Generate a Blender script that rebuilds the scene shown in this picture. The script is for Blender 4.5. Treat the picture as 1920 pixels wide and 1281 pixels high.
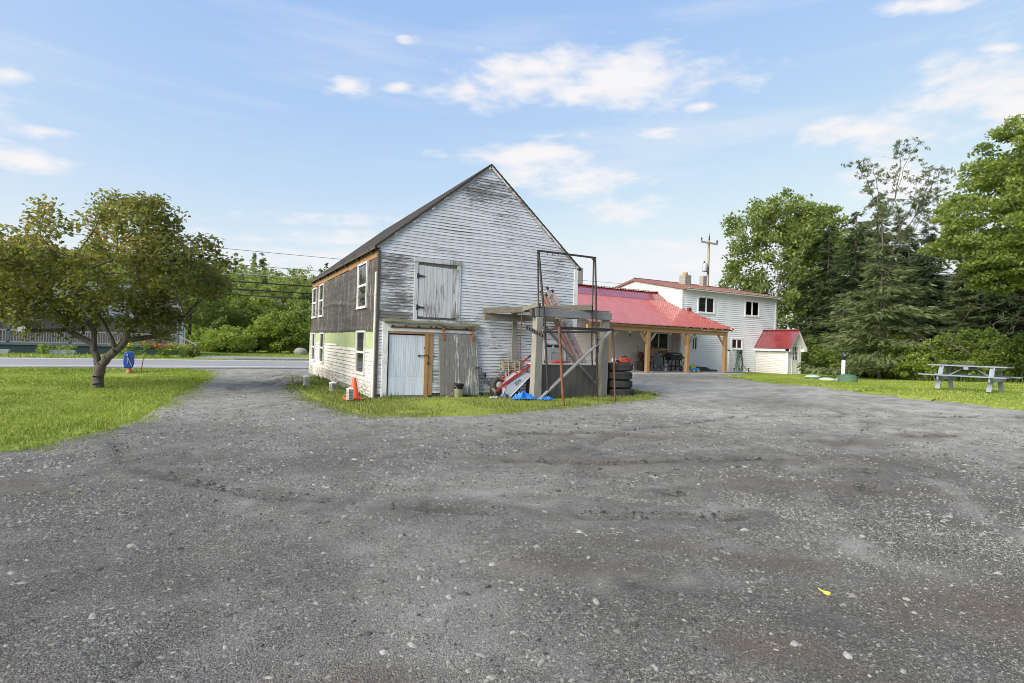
import bpy, bmesh, math, random
import numpy as np
from mathutils import Vector, Matrix
for o in list(bpy.data.objects): bpy.data.objects.remove(o)
SC = bpy.context.scene
COL = SC.collection
RNG = np.random.default_rng(7)
random.seed(7)

# ------------------------------------------------------------------ camera
FPX, PX0, PY0 = 1015.0, 960.0, 640.5
PSI, PIT, ROLL, EYE = math.atan2(560, 1015.), math.atan2(5.5, 1015.), math.radians(1.75), 1.5
F0 = Vector((math.sin(PSI), math.cos(PSI), 0)); R0 = Vector((math.cos(PSI), -math.sin(PSI), 0)); Z0 = Vector((0, 0, 1))
FW = F0*math.cos(PIT) + Z0*math.sin(PIT); UP0 = Z0*math.cos(PIT) - F0*math.sin(PIT)
RT = R0*math.cos(ROLL) + UP0*math.sin(ROLL); UP = UP0*math.cos(ROLL) - R0*math.sin(ROLL)
cam_d = bpy.data.cameras.new('camera'); cam = bpy.data.objects.new('camera', cam_d); COL.objects.link(cam)
cam_d.sensor_width = 36; cam_d.lens = 36*FPX/1920; cam_d.clip_end = 3000; cam_d.clip_start = .05
cam.matrix_world = Matrix(((RT.x, UP.x, -FW.x, 0), (RT.y, UP.y, -FW.y, 0), (RT.z, UP.z, -FW.z, EYE), (0, 0, 0, 1)))
SC.camera = cam

# ------------------------------------------------------------------ exposure, sun, sky
SC.view_settings.view_transform = 'Standard'; SC.view_settings.look = 'None'
SC.view_settings.gamma = 1; SC.view_settings.use_curve_mapping = False
SC.view_settings.exposure = 0.95
SC.cycles.use_denoising = True; SC.cycles.denoiser = 'OPENIMAGEDENOISE'; SC.cycles.denoising_input_passes = 'RGB_ALBEDO_NORMAL'; SC.cycles.denoising_prefilter = 'ACCURATE'; SC.cycles.filter_width = .95
SUN_EL, SUN_AZ = math.radians(31), math.radians(-101)      # azimuth measured from +Y towards +X
sun_d = bpy.data.lights.new('sun', 'SUN'); sun = bpy.data.objects.new('sun', sun_d); COL.objects.link(sun)
sun_d.energy = 3.7; sun_d.angle = math.radians(44); sun_d.color = (1.0, .93, .82)
sdir = Vector((math.sin(SUN_AZ)*math.cos(SUN_EL), math.cos(SUN_AZ)*math.cos(SUN_EL), math.sin(SUN_EL)))
sun.rotation_euler = sdir.to_track_quat('Z', 'Y').to_euler(); sun.location = (0, 0, 40)

def px_dir(x, y):
    d = FW + RT*((x-PX0)/FPX) - UP*((y-PY0)/FPX); d.normalize(); return d

W = bpy.data.worlds.new("World"); SC.world = W; W.use_nodes = True
wt = W.node_tree; wt.nodes.clear()
def wn(t, **k):
    n = wt.nodes.new(t)
    for a, b in k.items(): setattr(n, a, b)
    return n
def wmath(op, a, b=None, c=None, clamp=False):
    n = wn('ShaderNodeMath', operation=op, use_clamp=clamp)
    for i, v in enumerate((a, b, c)):
        if v is None: continue
        if isinstance(v, (int, float)): n.inputs[i].default_value = v
        else: wt.links.new(v, n.inputs[i])
    return n.outputs[0]
def wdot(v, vec):
    n = wn('ShaderNodeVectorMath', operation='DOT_PRODUCT'); wt.links.new(v, n.inputs[0]); n.inputs[1].default_value = vec
    return n.outputs['Value']
sky = wn('ShaderNodeTexSky', sky_type='NISHITA', sun_disc=False, sun_elevation=SUN_EL, sun_rotation=SUN_AZ,
         altitude=200, air_density=1.0, dust_density=1.2, ozone_density=2.5)
wdir = wn('ShaderNodeTexCoord').outputs['Generated']
# soft clouds: noise broken lumps round the directions where the photograph shows them
mp = wn('ShaderNodeMapping'); wt.links.new(wdir, mp.inputs[0]); mp.inputs['Scale'].default_value = (1, 1, 2.6)
no = wn('ShaderNodeTexNoise'); no.inputs['Scale'].default_value = 7.5; no.inputs['Detail'].default_value = 8; no.inputs['Roughness'].default_value = .58
wt.links.new(mp.outputs[0], no.inputs['Vector'])
mp2 = wn('ShaderNodeMapping'); wt.links.new(wdir, mp2.inputs[0]); mp2.inputs['Scale'].default_value = (1, 1, 9)
no2 = wn('ShaderNodeTexNoise'); no2.inputs['Scale'].default_value = 2.2; no2.inputs['Detail'].default_value = 6; no2.inputs['Roughness'].default_value = .55
wt.links.new(mp2.outputs[0], no2.inputs['Vector'])
CLOUDS = [(1000, 120, 190, 44), (1180, 150, 200, 66), (1010, 165, 220, 44), (880, 168, 90, 34), (650, 165, 60, 26), (745, 163, 38, 14), (770, 74, 30, 10), (985, 288, 140, 26), (1065, 335, 150, 42),
          (1185, 398, 110, 34), (1640, 245, 190, 36), (1845, 160, 150, 76), (1900, 190, 110, 50), (1880, 90, 60, 16), (1745, 10, 110, 18), (20, 140, 50, 24), (85, 246, 90, 18), (60, 305, 95, 30), (1720, 345, 130, 50), (815, 290, 30, 12),
          (2150, 260, 260, 60), (-250, 200, 260, 60), (1260, 101, 70, 8), (1320, 200, 60, 14), (1290, 250, 330, 12), (300, 480, 700, 26), (560, 410, 260, 14), (520, 440, 260, 16), (1300, 480, 300, 30)]
tot = None
for x, y, rx, ry in CLOUDS:
    c = px_dir(x, y); h_ = Vector((c.y, -c.x, 0)).normalized(); q_ = (RT-c*c.dot(RT)).normalized(); e1 = (h_*.25+q_*.75).normalized(); e2 = e1.cross(c).normalized()
    k = 1/(Vector(((x-PX0)/FPX, (y-PY0)/FPX, 1)).length)
    a = wmath('DIVIDE', wdot(wdir, e1), rx/FPX*k); b = wmath('DIVIDE', wdot(wdir, e2), ry/FPX*k)
    r = wmath('SQRT', wmath('MULTIPLY_ADD', a, a, wmath('MULTIPLY', b, b)))
    g = wmath('SUBTRACT', 1.0, r)
    if y > 400 or ry < 13: g = wmath('MINIMUM', g, .30)
    elif rx < 100: g = wmath('SUBTRACT', g, .12)
    tot = g if tot is None else wmath('SMOOTH_MAX', tot, g, .15)
tot = wmath('MAXIMUM', tot, -.8)
no3 = wn('ShaderNodeTexNoise'); no3.inputs['Scale'].default_value = 26; no3.inputs['Detail'].default_value = 6; wt.links.new(mp.outputs[0], no3.inputs['Vector'])
dens = wmath('MULTIPLY_ADD', wmath('SUBTRACT', no.outputs[0], .475), 3.6, wmath('MULTIPLY_ADD', tot, 1.3, wmath('MULTIPLY', wmath('SUBTRACT', no3.outputs[0], .5), 1.3)))
mr = wn('ShaderNodeMapRange', interpolation_type='SMOOTHSTEP'); wt.links.new(dens, mr.inputs[0])
mr.inputs[1].default_value = -.05; mr.inputs[2].default_value = 1.35
mr2 = wn('ShaderNodeMapRange', interpolation_type='SMOOTHSTEP'); wt.links.new(no2.outputs[0], mr2.inputs[0])
mr2.inputs[1].default_value = .47; mr2.inputs[2].default_value = .8; mr2.inputs[4].default_value = .32
cl = wmath('MAXIMUM', wmath('MULTIPLY', mr.outputs[0], .93), mr2.outputs[0])
# per channel tone of the sky, towards the pale summer blue, brightened towards the pale summer blue
SKY_K = .1; EXPO = 2**.95
sp_ = wn('ShaderNodeSeparateColor'); wt.links.new(sky.outputs[0], sp_.inputs[0]); cb_ = wn('ShaderNodeCombineColor')
for i_, (a_, g_) in enumerate(((1.27, .72), (1.01, .50), (.955, .10))):
    x_ = wmath('POWER', wmath('MAXIMUM', wmath('MULTIPLY', sp_.outputs[i_], SKY_K*EXPO), .02), g_); wt.links.new(wmath('MULTIPLY', wmath('SMOOTH_MIN', wmath('MULTIPLY', x_, a_), (.86, .90, .96)[i_], .12), 1/EXPO/SKY_K), cb_.inputs[i_])
mixc = wn('ShaderNodeMix', data_type='RGBA'); wt.links.new(cl, mixc.inputs[0]); wt.links.new(cb_.outputs[0], mixc.inputs[6])
mixc.inputs[7].default_value = (5.0, 4.85, 4.85, 1)
bg = wn('ShaderNodeBackground'); bg.inputs['Strength'].default_value = SKY_K
wt.links.new(mixc.outputs[2], bg.inputs['Color'])
out = wn('ShaderNodeOutputWorld'); wt.links.new(bg.outputs[0], out.inputs[0])

# ------------------------------------------------------------------ helpers
OFF = {}
def tag(o, label=None, cat=None, group=None, kind=None):
    if label: o['label'] = label
    if cat: o['category'] = cat
    if group: o['group'] = group
    if kind: o['kind'] = kind
    return o
def thing(name, label, cat, loc=(0, 0, 0), rotz=0, group=None):
    o = bpy.data.objects.new(name, None); COL.objects.link(o)
    o.location = loc; o.rotation_euler = (0, 0, rotz); o.empty_display_size = .2
    OFF[o.name] = Vector(loc) if rotz == 0 else Vector((0, 0, 0))
    return tag(o, label, cat, group)
def nrm(v): v = Vector(v); v.normalize(); return v

class MB:
    def __init__(s): s.v = []; s.f = []; s.sm = []; s.att = []
    def add(s, vs, fs, smooth=False, w=0.0):
        b = len(s.v); s.v += [tuple(p) for p in vs]; s.f += [tuple(i+b for i in f) for f in fs]
        s.sm += [smooth]*len(fs); s.att += [w]*len(vs); return s
    def box(s, x0, x1, y0, y1, z0, z1, w=0.0):
        s.add([(x0,y0,z0),(x1,y0,z0),(x1,y1,z0),(x0,y1,z0),(x0,y0,z1),(x1,y0,z1),(x1,y1,z1),(x0,y1,z1)],
              [(0,3,2,1),(4,5,6,7),(0,1,5,4),(1,2,6,5),(2,3,7,6),(3,0,4,7)], w=w); return s
    def bar(s, p, q, w, h, up=(0, 0, 1), w2=None, h2=None):
        p = Vector(p); q = Vector(q); d = (q-p).normalized(); up = Vector(up)
        if abs(d.dot(up)) > .98: up = Vector((0, 1, 0))
        a = d.cross(up).normalized(); b = a.cross(d).normalized(); w2 = w if w2 is None else w2; h2 = h if h2 is None else h2
        vs = []
        for c, ww, hh in ((p, w, h), (q, w2, h2)):
            for sx, sy in ((-1,-1),(1,-1),(1,1),(-1,1)): vs.append(c + a*(sx*ww/2) + b*(sy*hh/2))
        s.add(vs, [(3,2,1,0),(4,5,6,7),(0,1,5,4),(1,2,6,5),(2,3,7,6),(3,0,4,7)]); return s
    def tube(s, pts, r, n=8, cap=True, closed=False):
        pts = [Vector(p) for p in pts]; m = len(pts); rs = r if hasattr(r, '__len__') else [r]*m
        vs = []; ref = None
        for i in range(m):
            if closed: d = (pts[(i+1) % m]-pts[i-1]).normalized()
            else: d = (pts[min(i+1, m-1)]-pts[max(i-1, 0)]).normalized()
            if ref is None: ref = Vector((0, 0, 1)) if abs(d.z) < .9 else Vector((1, 0, 0))
            a = d.cross(ref).normalized(); b = d.cross(a).normalized(); ref = b.cross(d).normalized() if False else ref
            for k in range(n):
                t = 2*math.pi*k/n; vs.append(pts[i] + (a*math.cos(t)+b*math.sin(t))*rs[i])
        fs = []
        for i in range(m if closed else m-1):
            j = (i+1) % m
            for k in range(n): fs.append((i*n+k, i*n+(k+1) % n, j*n+(k+1) % n, j*n+k))
        s.add(vs, fs, True)
        if cap and not closed:
            s.add(vs[:n], [tuple(range(n))]); s.add(vs[-n:], [tuple(range(n-1, -1, -1))])
        return s
    def lathe(s, prof, n=20, c=(0, 0, 0), smooth=True, axis='z'):
        vs = []
        for r, h in prof:
            for k in range(n):
                t = 2*math.pi*k/n; u, v = r*math.cos(t), r*math.sin(t)
                p = (u, v, h) if axis == 'z' else ((u, h, v) if axis == 'y' else (h, u, v))
                vs.append((c[0]+p[0], c[1]+p[1], c[2]+p[2]))
        fs = [(i*n+k, i*n+(k+1) % n, (i+1)*n+(k+1) % n, (i+1)*n+k) for i in range(len(prof)-1) for k in range(n)]
        s.add(vs, fs, smooth); return s
    def prism(s, poly, d, w=0.0):          # polygon of 3d points swept by vector d
        n = len(poly); d = Vector(d); a = [Vector(p) for p in poly]; vs = a+[p+d for p in a]
        fs = [tuple(range(n-1, -1, -1)), tuple(range(n, 2*n))]+[(i, (i+1) % n, n+(i+1) % n, n+i) for i in range(n)]
        s.add(vs, fs, w=w); return s
    def ico(s, c, r, sub=1, sq=(1, 1, 1), jit=0, smooth=True):
        bm = bmesh.new(); bmesh.ops.create_icosphere(bm, subdivisions=sub, radius=1)
        vs = [(c[0]+v.co.x*r*sq[0]*(1+random.uniform(-jit, jit)), c[1]+v.co.y*r*sq[1]*(1+random.uniform(-jit, jit)), c[2]+v.co.z*r*sq[2]*(1+random.uniform(-jit, jit))) for v in bm.verts]
        bm.verts.index_update(); fs = [tuple(v.index for v in f.verts) for f in bm.faces]; bm.free()
        s.add(vs, fs, smooth); return s
    def build(s, name, mat, parent=None, bevel=0, att=None):
        off = Vector((0, 0, 0))
        if parent is not None: off = OFF.get(parent.name, off)
        me = bpy.data.meshes.new(name)
        vs = np.array([tuple(v) for v in s.v], dtype=np.float64) - np.array(off)
        me.from_pydata(vs.tolist(), [], s.f)
        me.polygons.foreach_set('use_smooth', s.sm)
        if att or any(s.att):
            a = me.attributes.new('wear_shade', 'FLOAT', 'POINT'); a.data.foreach_set('value', s.att)
        me.materials.append(mat)
        bm = bmesh.new(); bm.from_mesh(me); bmesh.ops.recalc_face_normals(bm, faces=bm.faces); bm.to_mesh(me); bm.free()
        me.update()
        o = bpy.data.objects.new(name, me); COL.objects.link(o)
        if parent is not None:
            o.parent = parent; OFF[o.name] = off
        if bevel:
            b = o.modifiers.new('bevel', 'BEVEL'); b.width = bevel; b.segments = 2; b.limit_method = 'ANGLE'
        return o
def raw(name, V, Fq, mat, parent=None, tint=None, smooth=False, off=None):
    me = bpy.data.meshes.new(name); V = np.asarray(V, dtype=np.float32); Fq = np.asarray(Fq, dtype=np.int32)
    if parent is not None and off is None: off = OFF.get(parent.name)
    if off is not None: V = V - np.array(off, dtype=np.float32)
    n, k = Fq.shape
    me.vertices.add(len(V)); me.vertices.foreach_set('co', V.ravel())
    me.loops.add(n*k); me.loops.foreach_set('vertex_index', Fq.ravel())
    me.polygons.add(n); me.polygons.foreach_set('loop_start', np.arange(0, n*k, k, dtype=np.int32)); me.polygons.foreach_set('loop_total', np.full(n, k, dtype=np.int32))
    if smooth: me.polygons.foreach_set('use_smooth', np.ones(n, dtype=bool))
    if tint is not None:
        a = me.attributes.new('tint', 'FLOAT', 'POINT'); a.data.foreach_set('value', np.asarray(tint, dtype=np.float32))
    me.update(calc_edges=True); me.materials.append(mat)
    o = bpy.data.objects.new(name, me); COL.objects.link(o)
    if parent is not None: o.parent = parent; OFF[o.name] = Vector(off) if off is not None else Vector((0, 0, 0))
    return o
def copy_tree(o, loc=None, rotz=None, scale=None, label=None, group=None, parent=None):
    c = o.copy(); COL.objects.link(c)
    if parent is not None: c.parent = parent
    for ch in list(o.children): copy_tree(ch, parent=c)
    if loc is not None: c.location = loc
    if rotz is not None: c.rotation_euler = (0, 0, rotz)
    if scale is not None: c.scale = scale if hasattr(scale, '__len__') else (scale,)*3
    if label: c['label'] = label
    if group: c['group'] = group
    return c

# ------------------------------------------------------------------ materials
class NM:
    def __init__(s, name):
        s.m = bpy.data.materials.new(name); s.m.use_nodes = True; s.t = s.m.node_tree
        s.b = s.t.nodes['Principled BSDF']; s.out = s.t.nodes['Material Output']
    def n(s, t, **k):
        x = s.t.nodes.new(t)
        for a, b in k.items(): setattr(x, a, b)
        return x
    def l(s, a, b): s.t.links.new(a, b)
    def pos(s, scale=(1, 1, 1), obj=False):
        c = s.n('ShaderNodeTexCoord').outputs['Object'] if obj else s.n('ShaderNodeNewGeometry').outputs['Position']
        mpn = s.n('ShaderNodeMapping'); mpn.inputs['Scale'].default_value = scale; s.l(c, mpn.inputs[0]); return mpn.outputs[0]
    def noise(s, vec, scale, detail=4, rough=.55, color=False):
        x = s.n('ShaderNodeTexNoise'); x.inputs['Scale'].default_value = scale; x.inputs['Detail'].default_value = detail; x.inputs['Roughness'].default_value = rough
        s.l(vec, x.inputs['Vector']); return x.outputs['Color' if color else 'Fac']
    def vor(s, vec, scale, feat='F1', out='Distance', rnd=1):
        x = s.n('ShaderNodeTexVoronoi', feature=feat); x.inputs['Scale'].default_value = scale; x.inputs['Randomness'].default_value = rnd
        s.l(vec, x.inputs['Vector']); return x.outputs[out]
    def mr(s, v, a, b, c=0, d=1, smooth=True):
        x = s.n('ShaderNodeMapRange', interpolation_type='SMOOTHSTEP' if smooth else 'LINEAR'); s.l(v, x.inputs[0])
        for i, k in enumerate((a, b, c, d)): x.inputs[i+1].default_value = k
        return x.outputs[0]
    def math(s, op, a, b=None, clamp=False):
        x = s.n('ShaderNodeMath', operation=op, use_clamp=clamp)
        for i, v in enumerate((a, b)):
            if v is None: continue
            if isinstance(v, (int, float)): x.inputs[i].default_value = v
            else: s.l(v, x.inputs[i])
        return x.outputs[0]
    def mix(s, f, a, b, mode='MIX'):
        x = s.n('ShaderNodeMix', data_type='RGBA', blend_type=mode)
        for i, v in ((0, f), (6, a), (7, b)):
            if isinstance(v, (int, float)): x.inputs[i].default_value = v
            elif isinstance(v, tuple): x.inputs[i].default_value = (*v[:3], 1)
            else: s.l(v, x.inputs[i])
        return x.outputs[2]
    def attr(s, name):
        x = s.n('ShaderNodeAttribute', attribute_name=name); return x.outputs['Fac']
    def col(s, c):
        if isinstance(c, tuple): s.b.inputs['Base Color'].default_value = (*c, 1)
        else: s.l(c, s.b.inputs['Base Color'])
    def set(s, rough=.7, metal=0, spec=.5):
        s.b.inputs['Roughness'].default_value = rough; s.b.inputs['Metallic'].default_value = metal; s.b.inputs['Specular IOR Level'].default_value = spec
    def bump(s, h, dist=.01, strength=1):
        x = s.n('ShaderNodeBump'); x.inputs['Distance'].default_value = dist; x.inputs['Strength'].default_value = strength
        s.l(h, x.inputs['Height']); s.l(x.outputs[0], s.b.inputs['Normal'])

def plain(name, c, rough=.6, metal=0, var=.25, scale=6, spec=.5, stretch=(1, 1, 1), bump=.002):
    m = NM(name); v = m.pos(stretch); nz = m.noise(v, scale, 6)
    k = m.mr(nz, .25, .75, 1-var, 1+var*.6, False)
    mm = m.n('ShaderNodeMix', data_type='RGBA', blend_type='MULTIPLY'); mm.inputs[0].default_value = 1; mm.inputs[6].default_value = (*c, 1)
    cc = m.n('ShaderNodeCombineColor'); [m.l(k, cc.inputs[i]) for i in range(3)]; m.l(cc.outputs[0], mm.inputs[7])
    m.col(mm.outputs[2]); m.set(rough, metal, spec)
    if bump: m.bump(nz, bump)
    return m.m
def wood(name, c1, c2, grain=(1, 1, 1), rough=.75, scale=9, knots=True):
    """grain: per-axis scale of the figure, small along the board"""
    m = NM(name); v = m.pos(grain); a = m.noise(v, scale, 8, .65); b = m.noise(m.pos((1, 1, 1)), 2.2, 3)
    f = m.mr(a, .3, .72); f2 = m.mr(b, .3, .75, .0, .55)
    col = m.mix(f, c1, c2); col = m.mix(f2, col, tuple(x*.62 for x in c1))
    m.col(col); m.set(rough, 0, .3); m.bump(a, .006); return m.m
def peel(name, paint, bare, grain, amt=.5, rough=.6):
    m = NM(name); v = m.pos(grain); a = m.noise(v, 5.5, 7, .7); b = m.noise(m.pos((1, 1, 1)), 1.1, 3); c = m.noise(m.pos(tuple(g*4 for g in grain)), 9, 4, .6)
    w = m.attr('wear_shade')
    s_ = m.math('ADD', m.math('MULTIPLY', a, 1.0), m.math('MULTIPLY', b, .45)); s_ = m.math('ADD', s_, m.math('MULTIPLY', w, 1.0))
    s_ = m.math('ADD', s_, m.math('MULTIPLY', c, .28))
    f = m.mr(s_, 1.22-amt*.5, 1.36-amt*.5)
    dirt = m.mr(m.noise(m.pos((grain[0]*.6, grain[1]*.6, grain[2]*.5)), 3.1, 6, .65), .40, .72, 0, .60)
    pc = m.mix(dirt, paint, tuple(x*.62 for x in paint)); bc = m.mix(m.mr(c, .35, .7), bare, tuple(x*.45 for x in bare))
    m.col(m.mix(f, pc, bc)); m.set(rough, 0, .3); m.bump(m.math('SUBTRACT', m.math('MULTIPLY', c, .4), f), .004); return m.m
def leafmat(name, c1, c2, c3=None, trans=.35):
    m = NM(name); t = m.attr('tint'); col = m.mix(m.mr(t, 0, 1, 0, 1, False), c1, c2)
    if c3 is not None: col = m.mix(m.mr(t, .86, .97), col, c3)
    m.col(col); m.set(.55, 0, .25)
    tr = m.n('ShaderNodeBsdfTranslucent'); m.l(m.mix(1.0, col, (1.15, 1.2, .55), 'MULTIPLY'), tr.inputs[0])
    ms = m.n('ShaderNodeMixShader'); ms.inputs[0].default_value = trans
    m.l(m.b.outputs[0], ms.inputs[1]); m.l(tr.outputs[0], ms.inputs[2]); m.l(ms.outputs[0], m.out.inputs[0]); return m.m
def glassmat(name, c=(.02, .022, .025), rough=.04):
    m = NM(name); m.col(c); m.set(rough, 0, .6)
    nz = m.noise(m.pos(), .9, 2); m.bump(nz, .01, .5); return m.m

MT = {}
MT['gable_paint'] = peel('peeling_gable_paint', (.60, .63, .655), (.20, .19, .175), (.55, .55, 9), .5)
MT['side_paint'] = peel('worn_side_paint', (.62, .60, .55), (.34, .31, .27), (.55, .55, 7), .38)
MT['door_paint'] = peel('door_paint', (.64, .70, .77), (.2, .19, .18), (7, 7, .5), .24)
MT['loft_paint'] = peel('loft_door_paint', (.54, .56, .565), (.22, .21, .2), (7, 7, .4), .55)
MT['grey_board'] = peel('weathered_boards', (.66, .67, .66), (.245, .235, .215), (8, 8, .35), 1.13, .8)
MT['trim_white'] = peel('worn_trim_paint', (.74, .74, .72), (.25, .23, .2), (3, 3, 3), .3)
MT['mossy'] = wood('mossy_board', (.17, .17, .11), (.09, .10, .06), (.6, .6, 6))
MT['cedar'] = wood('tan_timber', (.44, .265, .125), (.31, .18, .08), (6, 6, .5))
MT['cedar_x'] = wood('tan_timber_beam', (.44, .27, .125), (.30, .18, .08), (.5, 6, 6))
MT['plank'] = wood('orange_plank', (.36, .215, .10), (.23, .13, .06), (4, .4, 6))
MT['greywood_v'] = wood('grey_post_wood', (.32, .305, .265), (.165, .155, .135), (7, 7, .4))
MT['greywood_x'] = wood('grey_beam_wood', (.24, .225, .175), (.105, .098, .076), (.5, 5, 7))
MT['blue_greywood'] = wood('grey_plank_wood', (.27, .275, .275), (.15, .154, .157), (.7, 4, 7))
MT['darkwood'] = wood('dark_wood', (.10, .09, .075), (.05, .045, .04), (1, 1, 5))
MT['shingle'] = plain('dark_shingles', (.036, .033, .034), .85, var=.5, scale=14, bump=.01)
MT['frame_white'] = plain('dull_window_frame', (.60, .60, .59), .5, var=.12)
MT['green_board'] = plain('green_insulation', (.33, .40, .205), .65, var=.12, scale=1.6)
MT['vinyl'] = plain('white_vinyl', (.80, .81, .84), .45, var=.05, scale=3, bump=0)
MT['vinyl_cream'] = plain('white_vinyl_plain', (.58, .57, .545), .45, var=.05, scale=3, bump=0)
MT['white'] = plain('white_trim', (.80, .80, .79), .45, var=.06, scale=4, bump=0)
MT['glass'] = glassmat('window_glass')
m_ = NM('clear_glass'); _tr = m_.n('ShaderNodeBsdfTransparent'); _gl = m_.n('ShaderNodeBsdfGlossy'); _gl.inputs['Roughness'].default_value = .03; _mx = m_.n('ShaderNodeMixShader'); _fr = m_.n('ShaderNodeFresnel'); _fr.inputs[0].default_value = 1.55; m_.l(m_.math('ADD', _fr.outputs[0], .05), _mx.inputs[0]); m_.l(_tr.outputs[0], _mx.inputs[1]); m_.l(_gl.outputs[0], _mx.inputs[2]); m_.l(_mx.outputs[0], m_.out.inputs[0]); MT['clear_glass'] = m_.m
MT['curtain'] = plain('pale_curtain', (.55, .55, .52), .8, var=.2, scale=20, stretch=(6, 6, .5))
MT['inside'] = plain('dim_interior_shade', (.035, .035, .03), .9, var=.4)  # near-black colour standing for the shade of unlit rooms
MT['concrete'] = plain('concrete', (.42, .41, .38), .9, var=.25, scale=5)
MT['block'] = plain('chimney_block', (.30, .28, .25), .9, var=.35, scale=9)
MT['clay'] = plain('clay_pot', (.42, .22, .12), .8, var=.25)
MT['steel_dark'] = plain('dark_steel', (.055, .05, .045), .6, .5, var=.4, scale=12)
MT['rust'] = plain('rusty_steel', (.17, .075, .038), .85, .1, var=.6, scale=10)
MT['rust_or'] = plain('orange_rust', (.30, .13, .055), .85, 0, var=.6, scale=18)
MT['iron'] = plain('black_iron', (.03, .03, .032), .55, .3, var=.3)
MT['alu'] = plain('dull_aluminium', (.62, .62, .61), .4, .85, var=.2, scale=10)
MT['rubber'] = plain('tyre_rubber', (.045, .043, .042), .85, var=.5, scale=7, bump=.004)
MT['black'] = plain('black_plastic', (.025, .025, .027), .5, var=.2)
MT['darkgrey'] = plain('dark_grey_panel', (.105, .10, .095), .65, var=.15, scale=3)
MT['red'] = plain('red_paint', (.33, .025, .03), .45, var=.25, scale=10)
MT['orange'] = plain('orange_plastic', (.75, .085, .02), .5, var=.15)
MT['grey_tub'] = plain('grey_poly_tub', (.25, .28, .315), .5, var=.15, scale=4)
MT['blue'] = plain('blue_tarp', (.02, .16, .62), .4, var=.35, scale=9)
MT['blue_pl'] = plain('blue_plastic', (.015, .075, .40), .45, var=.15)
MT['green_pl'] = plain('green_plastic', (.055, .13, .08), .6, var=.2)
MT['green_pale'] = plain('pale_green_plastic', (.36, .45, .36), .6, var=.2)
MT['yellow'] = plain('yellow_plastic', (.85, .68, .06), .5, var=.1)
MT['card'] = plain('cardboard', (.38, .23, .12), .85, var=.2)
MT['fence_grey'] = plain('grey_table_paint', (.20, .235, .27), .65, var=.2, scale=7)
MT['slate'] = plain('slate_blue_trim', (.09, .12, .15), .7, var=.15)
MT['beige'] = plain('beige_siding', (.46, .43, .40), .7, var=.1, stretch=(1, 1, 8))
MT['roof_grey'] = plain('grey_shingle_roof', (.10, .12, .13), .85, var=.3, scale=12)
MT['teal'] = plain('dark_teal_skirting', (.02, .05, .055), .7, var=.2)
MT['paint_line'] = plain('road_paint', (.38, .38, .37), .7, var=.2)
MT['bark'] = plain('grey_bark', (.115, .10, .085), .95, var=.55, scale=14, stretch=(1, 1, .35), bump=.02)
MT['bark_pale'] = plain('pale_bark', (.30, .28, .25), .95, var=.5, scale=9, stretch=(1, 1, .5), bump=.01)
MT['twig'] = plain('dead_twig', (.27, .235, .19), .95, var=.4, scale=12)
def redmetal(c1=(.225, .024, .026), c2=(.16, .018, .02)):
    m = NM('red_metal_roof'); nz = m.noise(m.pos((1, .2, 1)), 3, 5)
    m.col(m.mix(m.mr(nz, .3, .75), c1, c2)); m.set(.24, 0, .9); m.b.inputs['Coat Weight'].default_value = 1.0; m.b.inputs['Coat Roughness'].default_value = .13; m.b.inputs['Coat IOR'].default_value = 2.3
    m.bump(m.noise(m.pos((1, .5, 1)), 2.5, 2), .006); return m.m
MT['redmetal'] = redmetal(); MT['redmetal_sheen'] = redmetal((.35, .085, .078), (.28, .066, .06))  # porch copy paler and pinker, sky sheen put into its base colour
m_ = NM('brown_red_metal_roof'); m_.col(m_.mix(m_.mr(m_.noise(m_.pos((1, .3, 1)), 2.2, 6), .35, .7), (.215, .095, .08), (.155, .075, .065))); m_.set(.38, 0, .55); MT['brownmetal'] = m_.m
def tarpaper():
    m = NM('tar_paper'); v = m.pos((1, 1, 1)); st = m.noise(m.pos((1, 5.5, .35)), 2.1, 5, .6); big = m.noise(m.pos((1, .35, 2.2)), 1.6, 5, .6); fine = m.noise(v, 22, 4)
    f = m.math('MULTIPLY', m.mr(st, .53, .68), m.mr(fine, .36, .55)); col = m.mix(m.mr(big, .3, .75), (.042, .038, .033), (.075, .067, .058))
    m.col(m.mix(m.math('MULTIPLY', f, .8), col, (.30, .285, .26))); m.set(.55, 0, .5)
    m.bump(m.math('ADD', m.math('MULTIPLY', big, 1.0), m.math('MULTIPLY', st, .25)), .05); return m.m
MT['tar'] = tarpaper()
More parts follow.
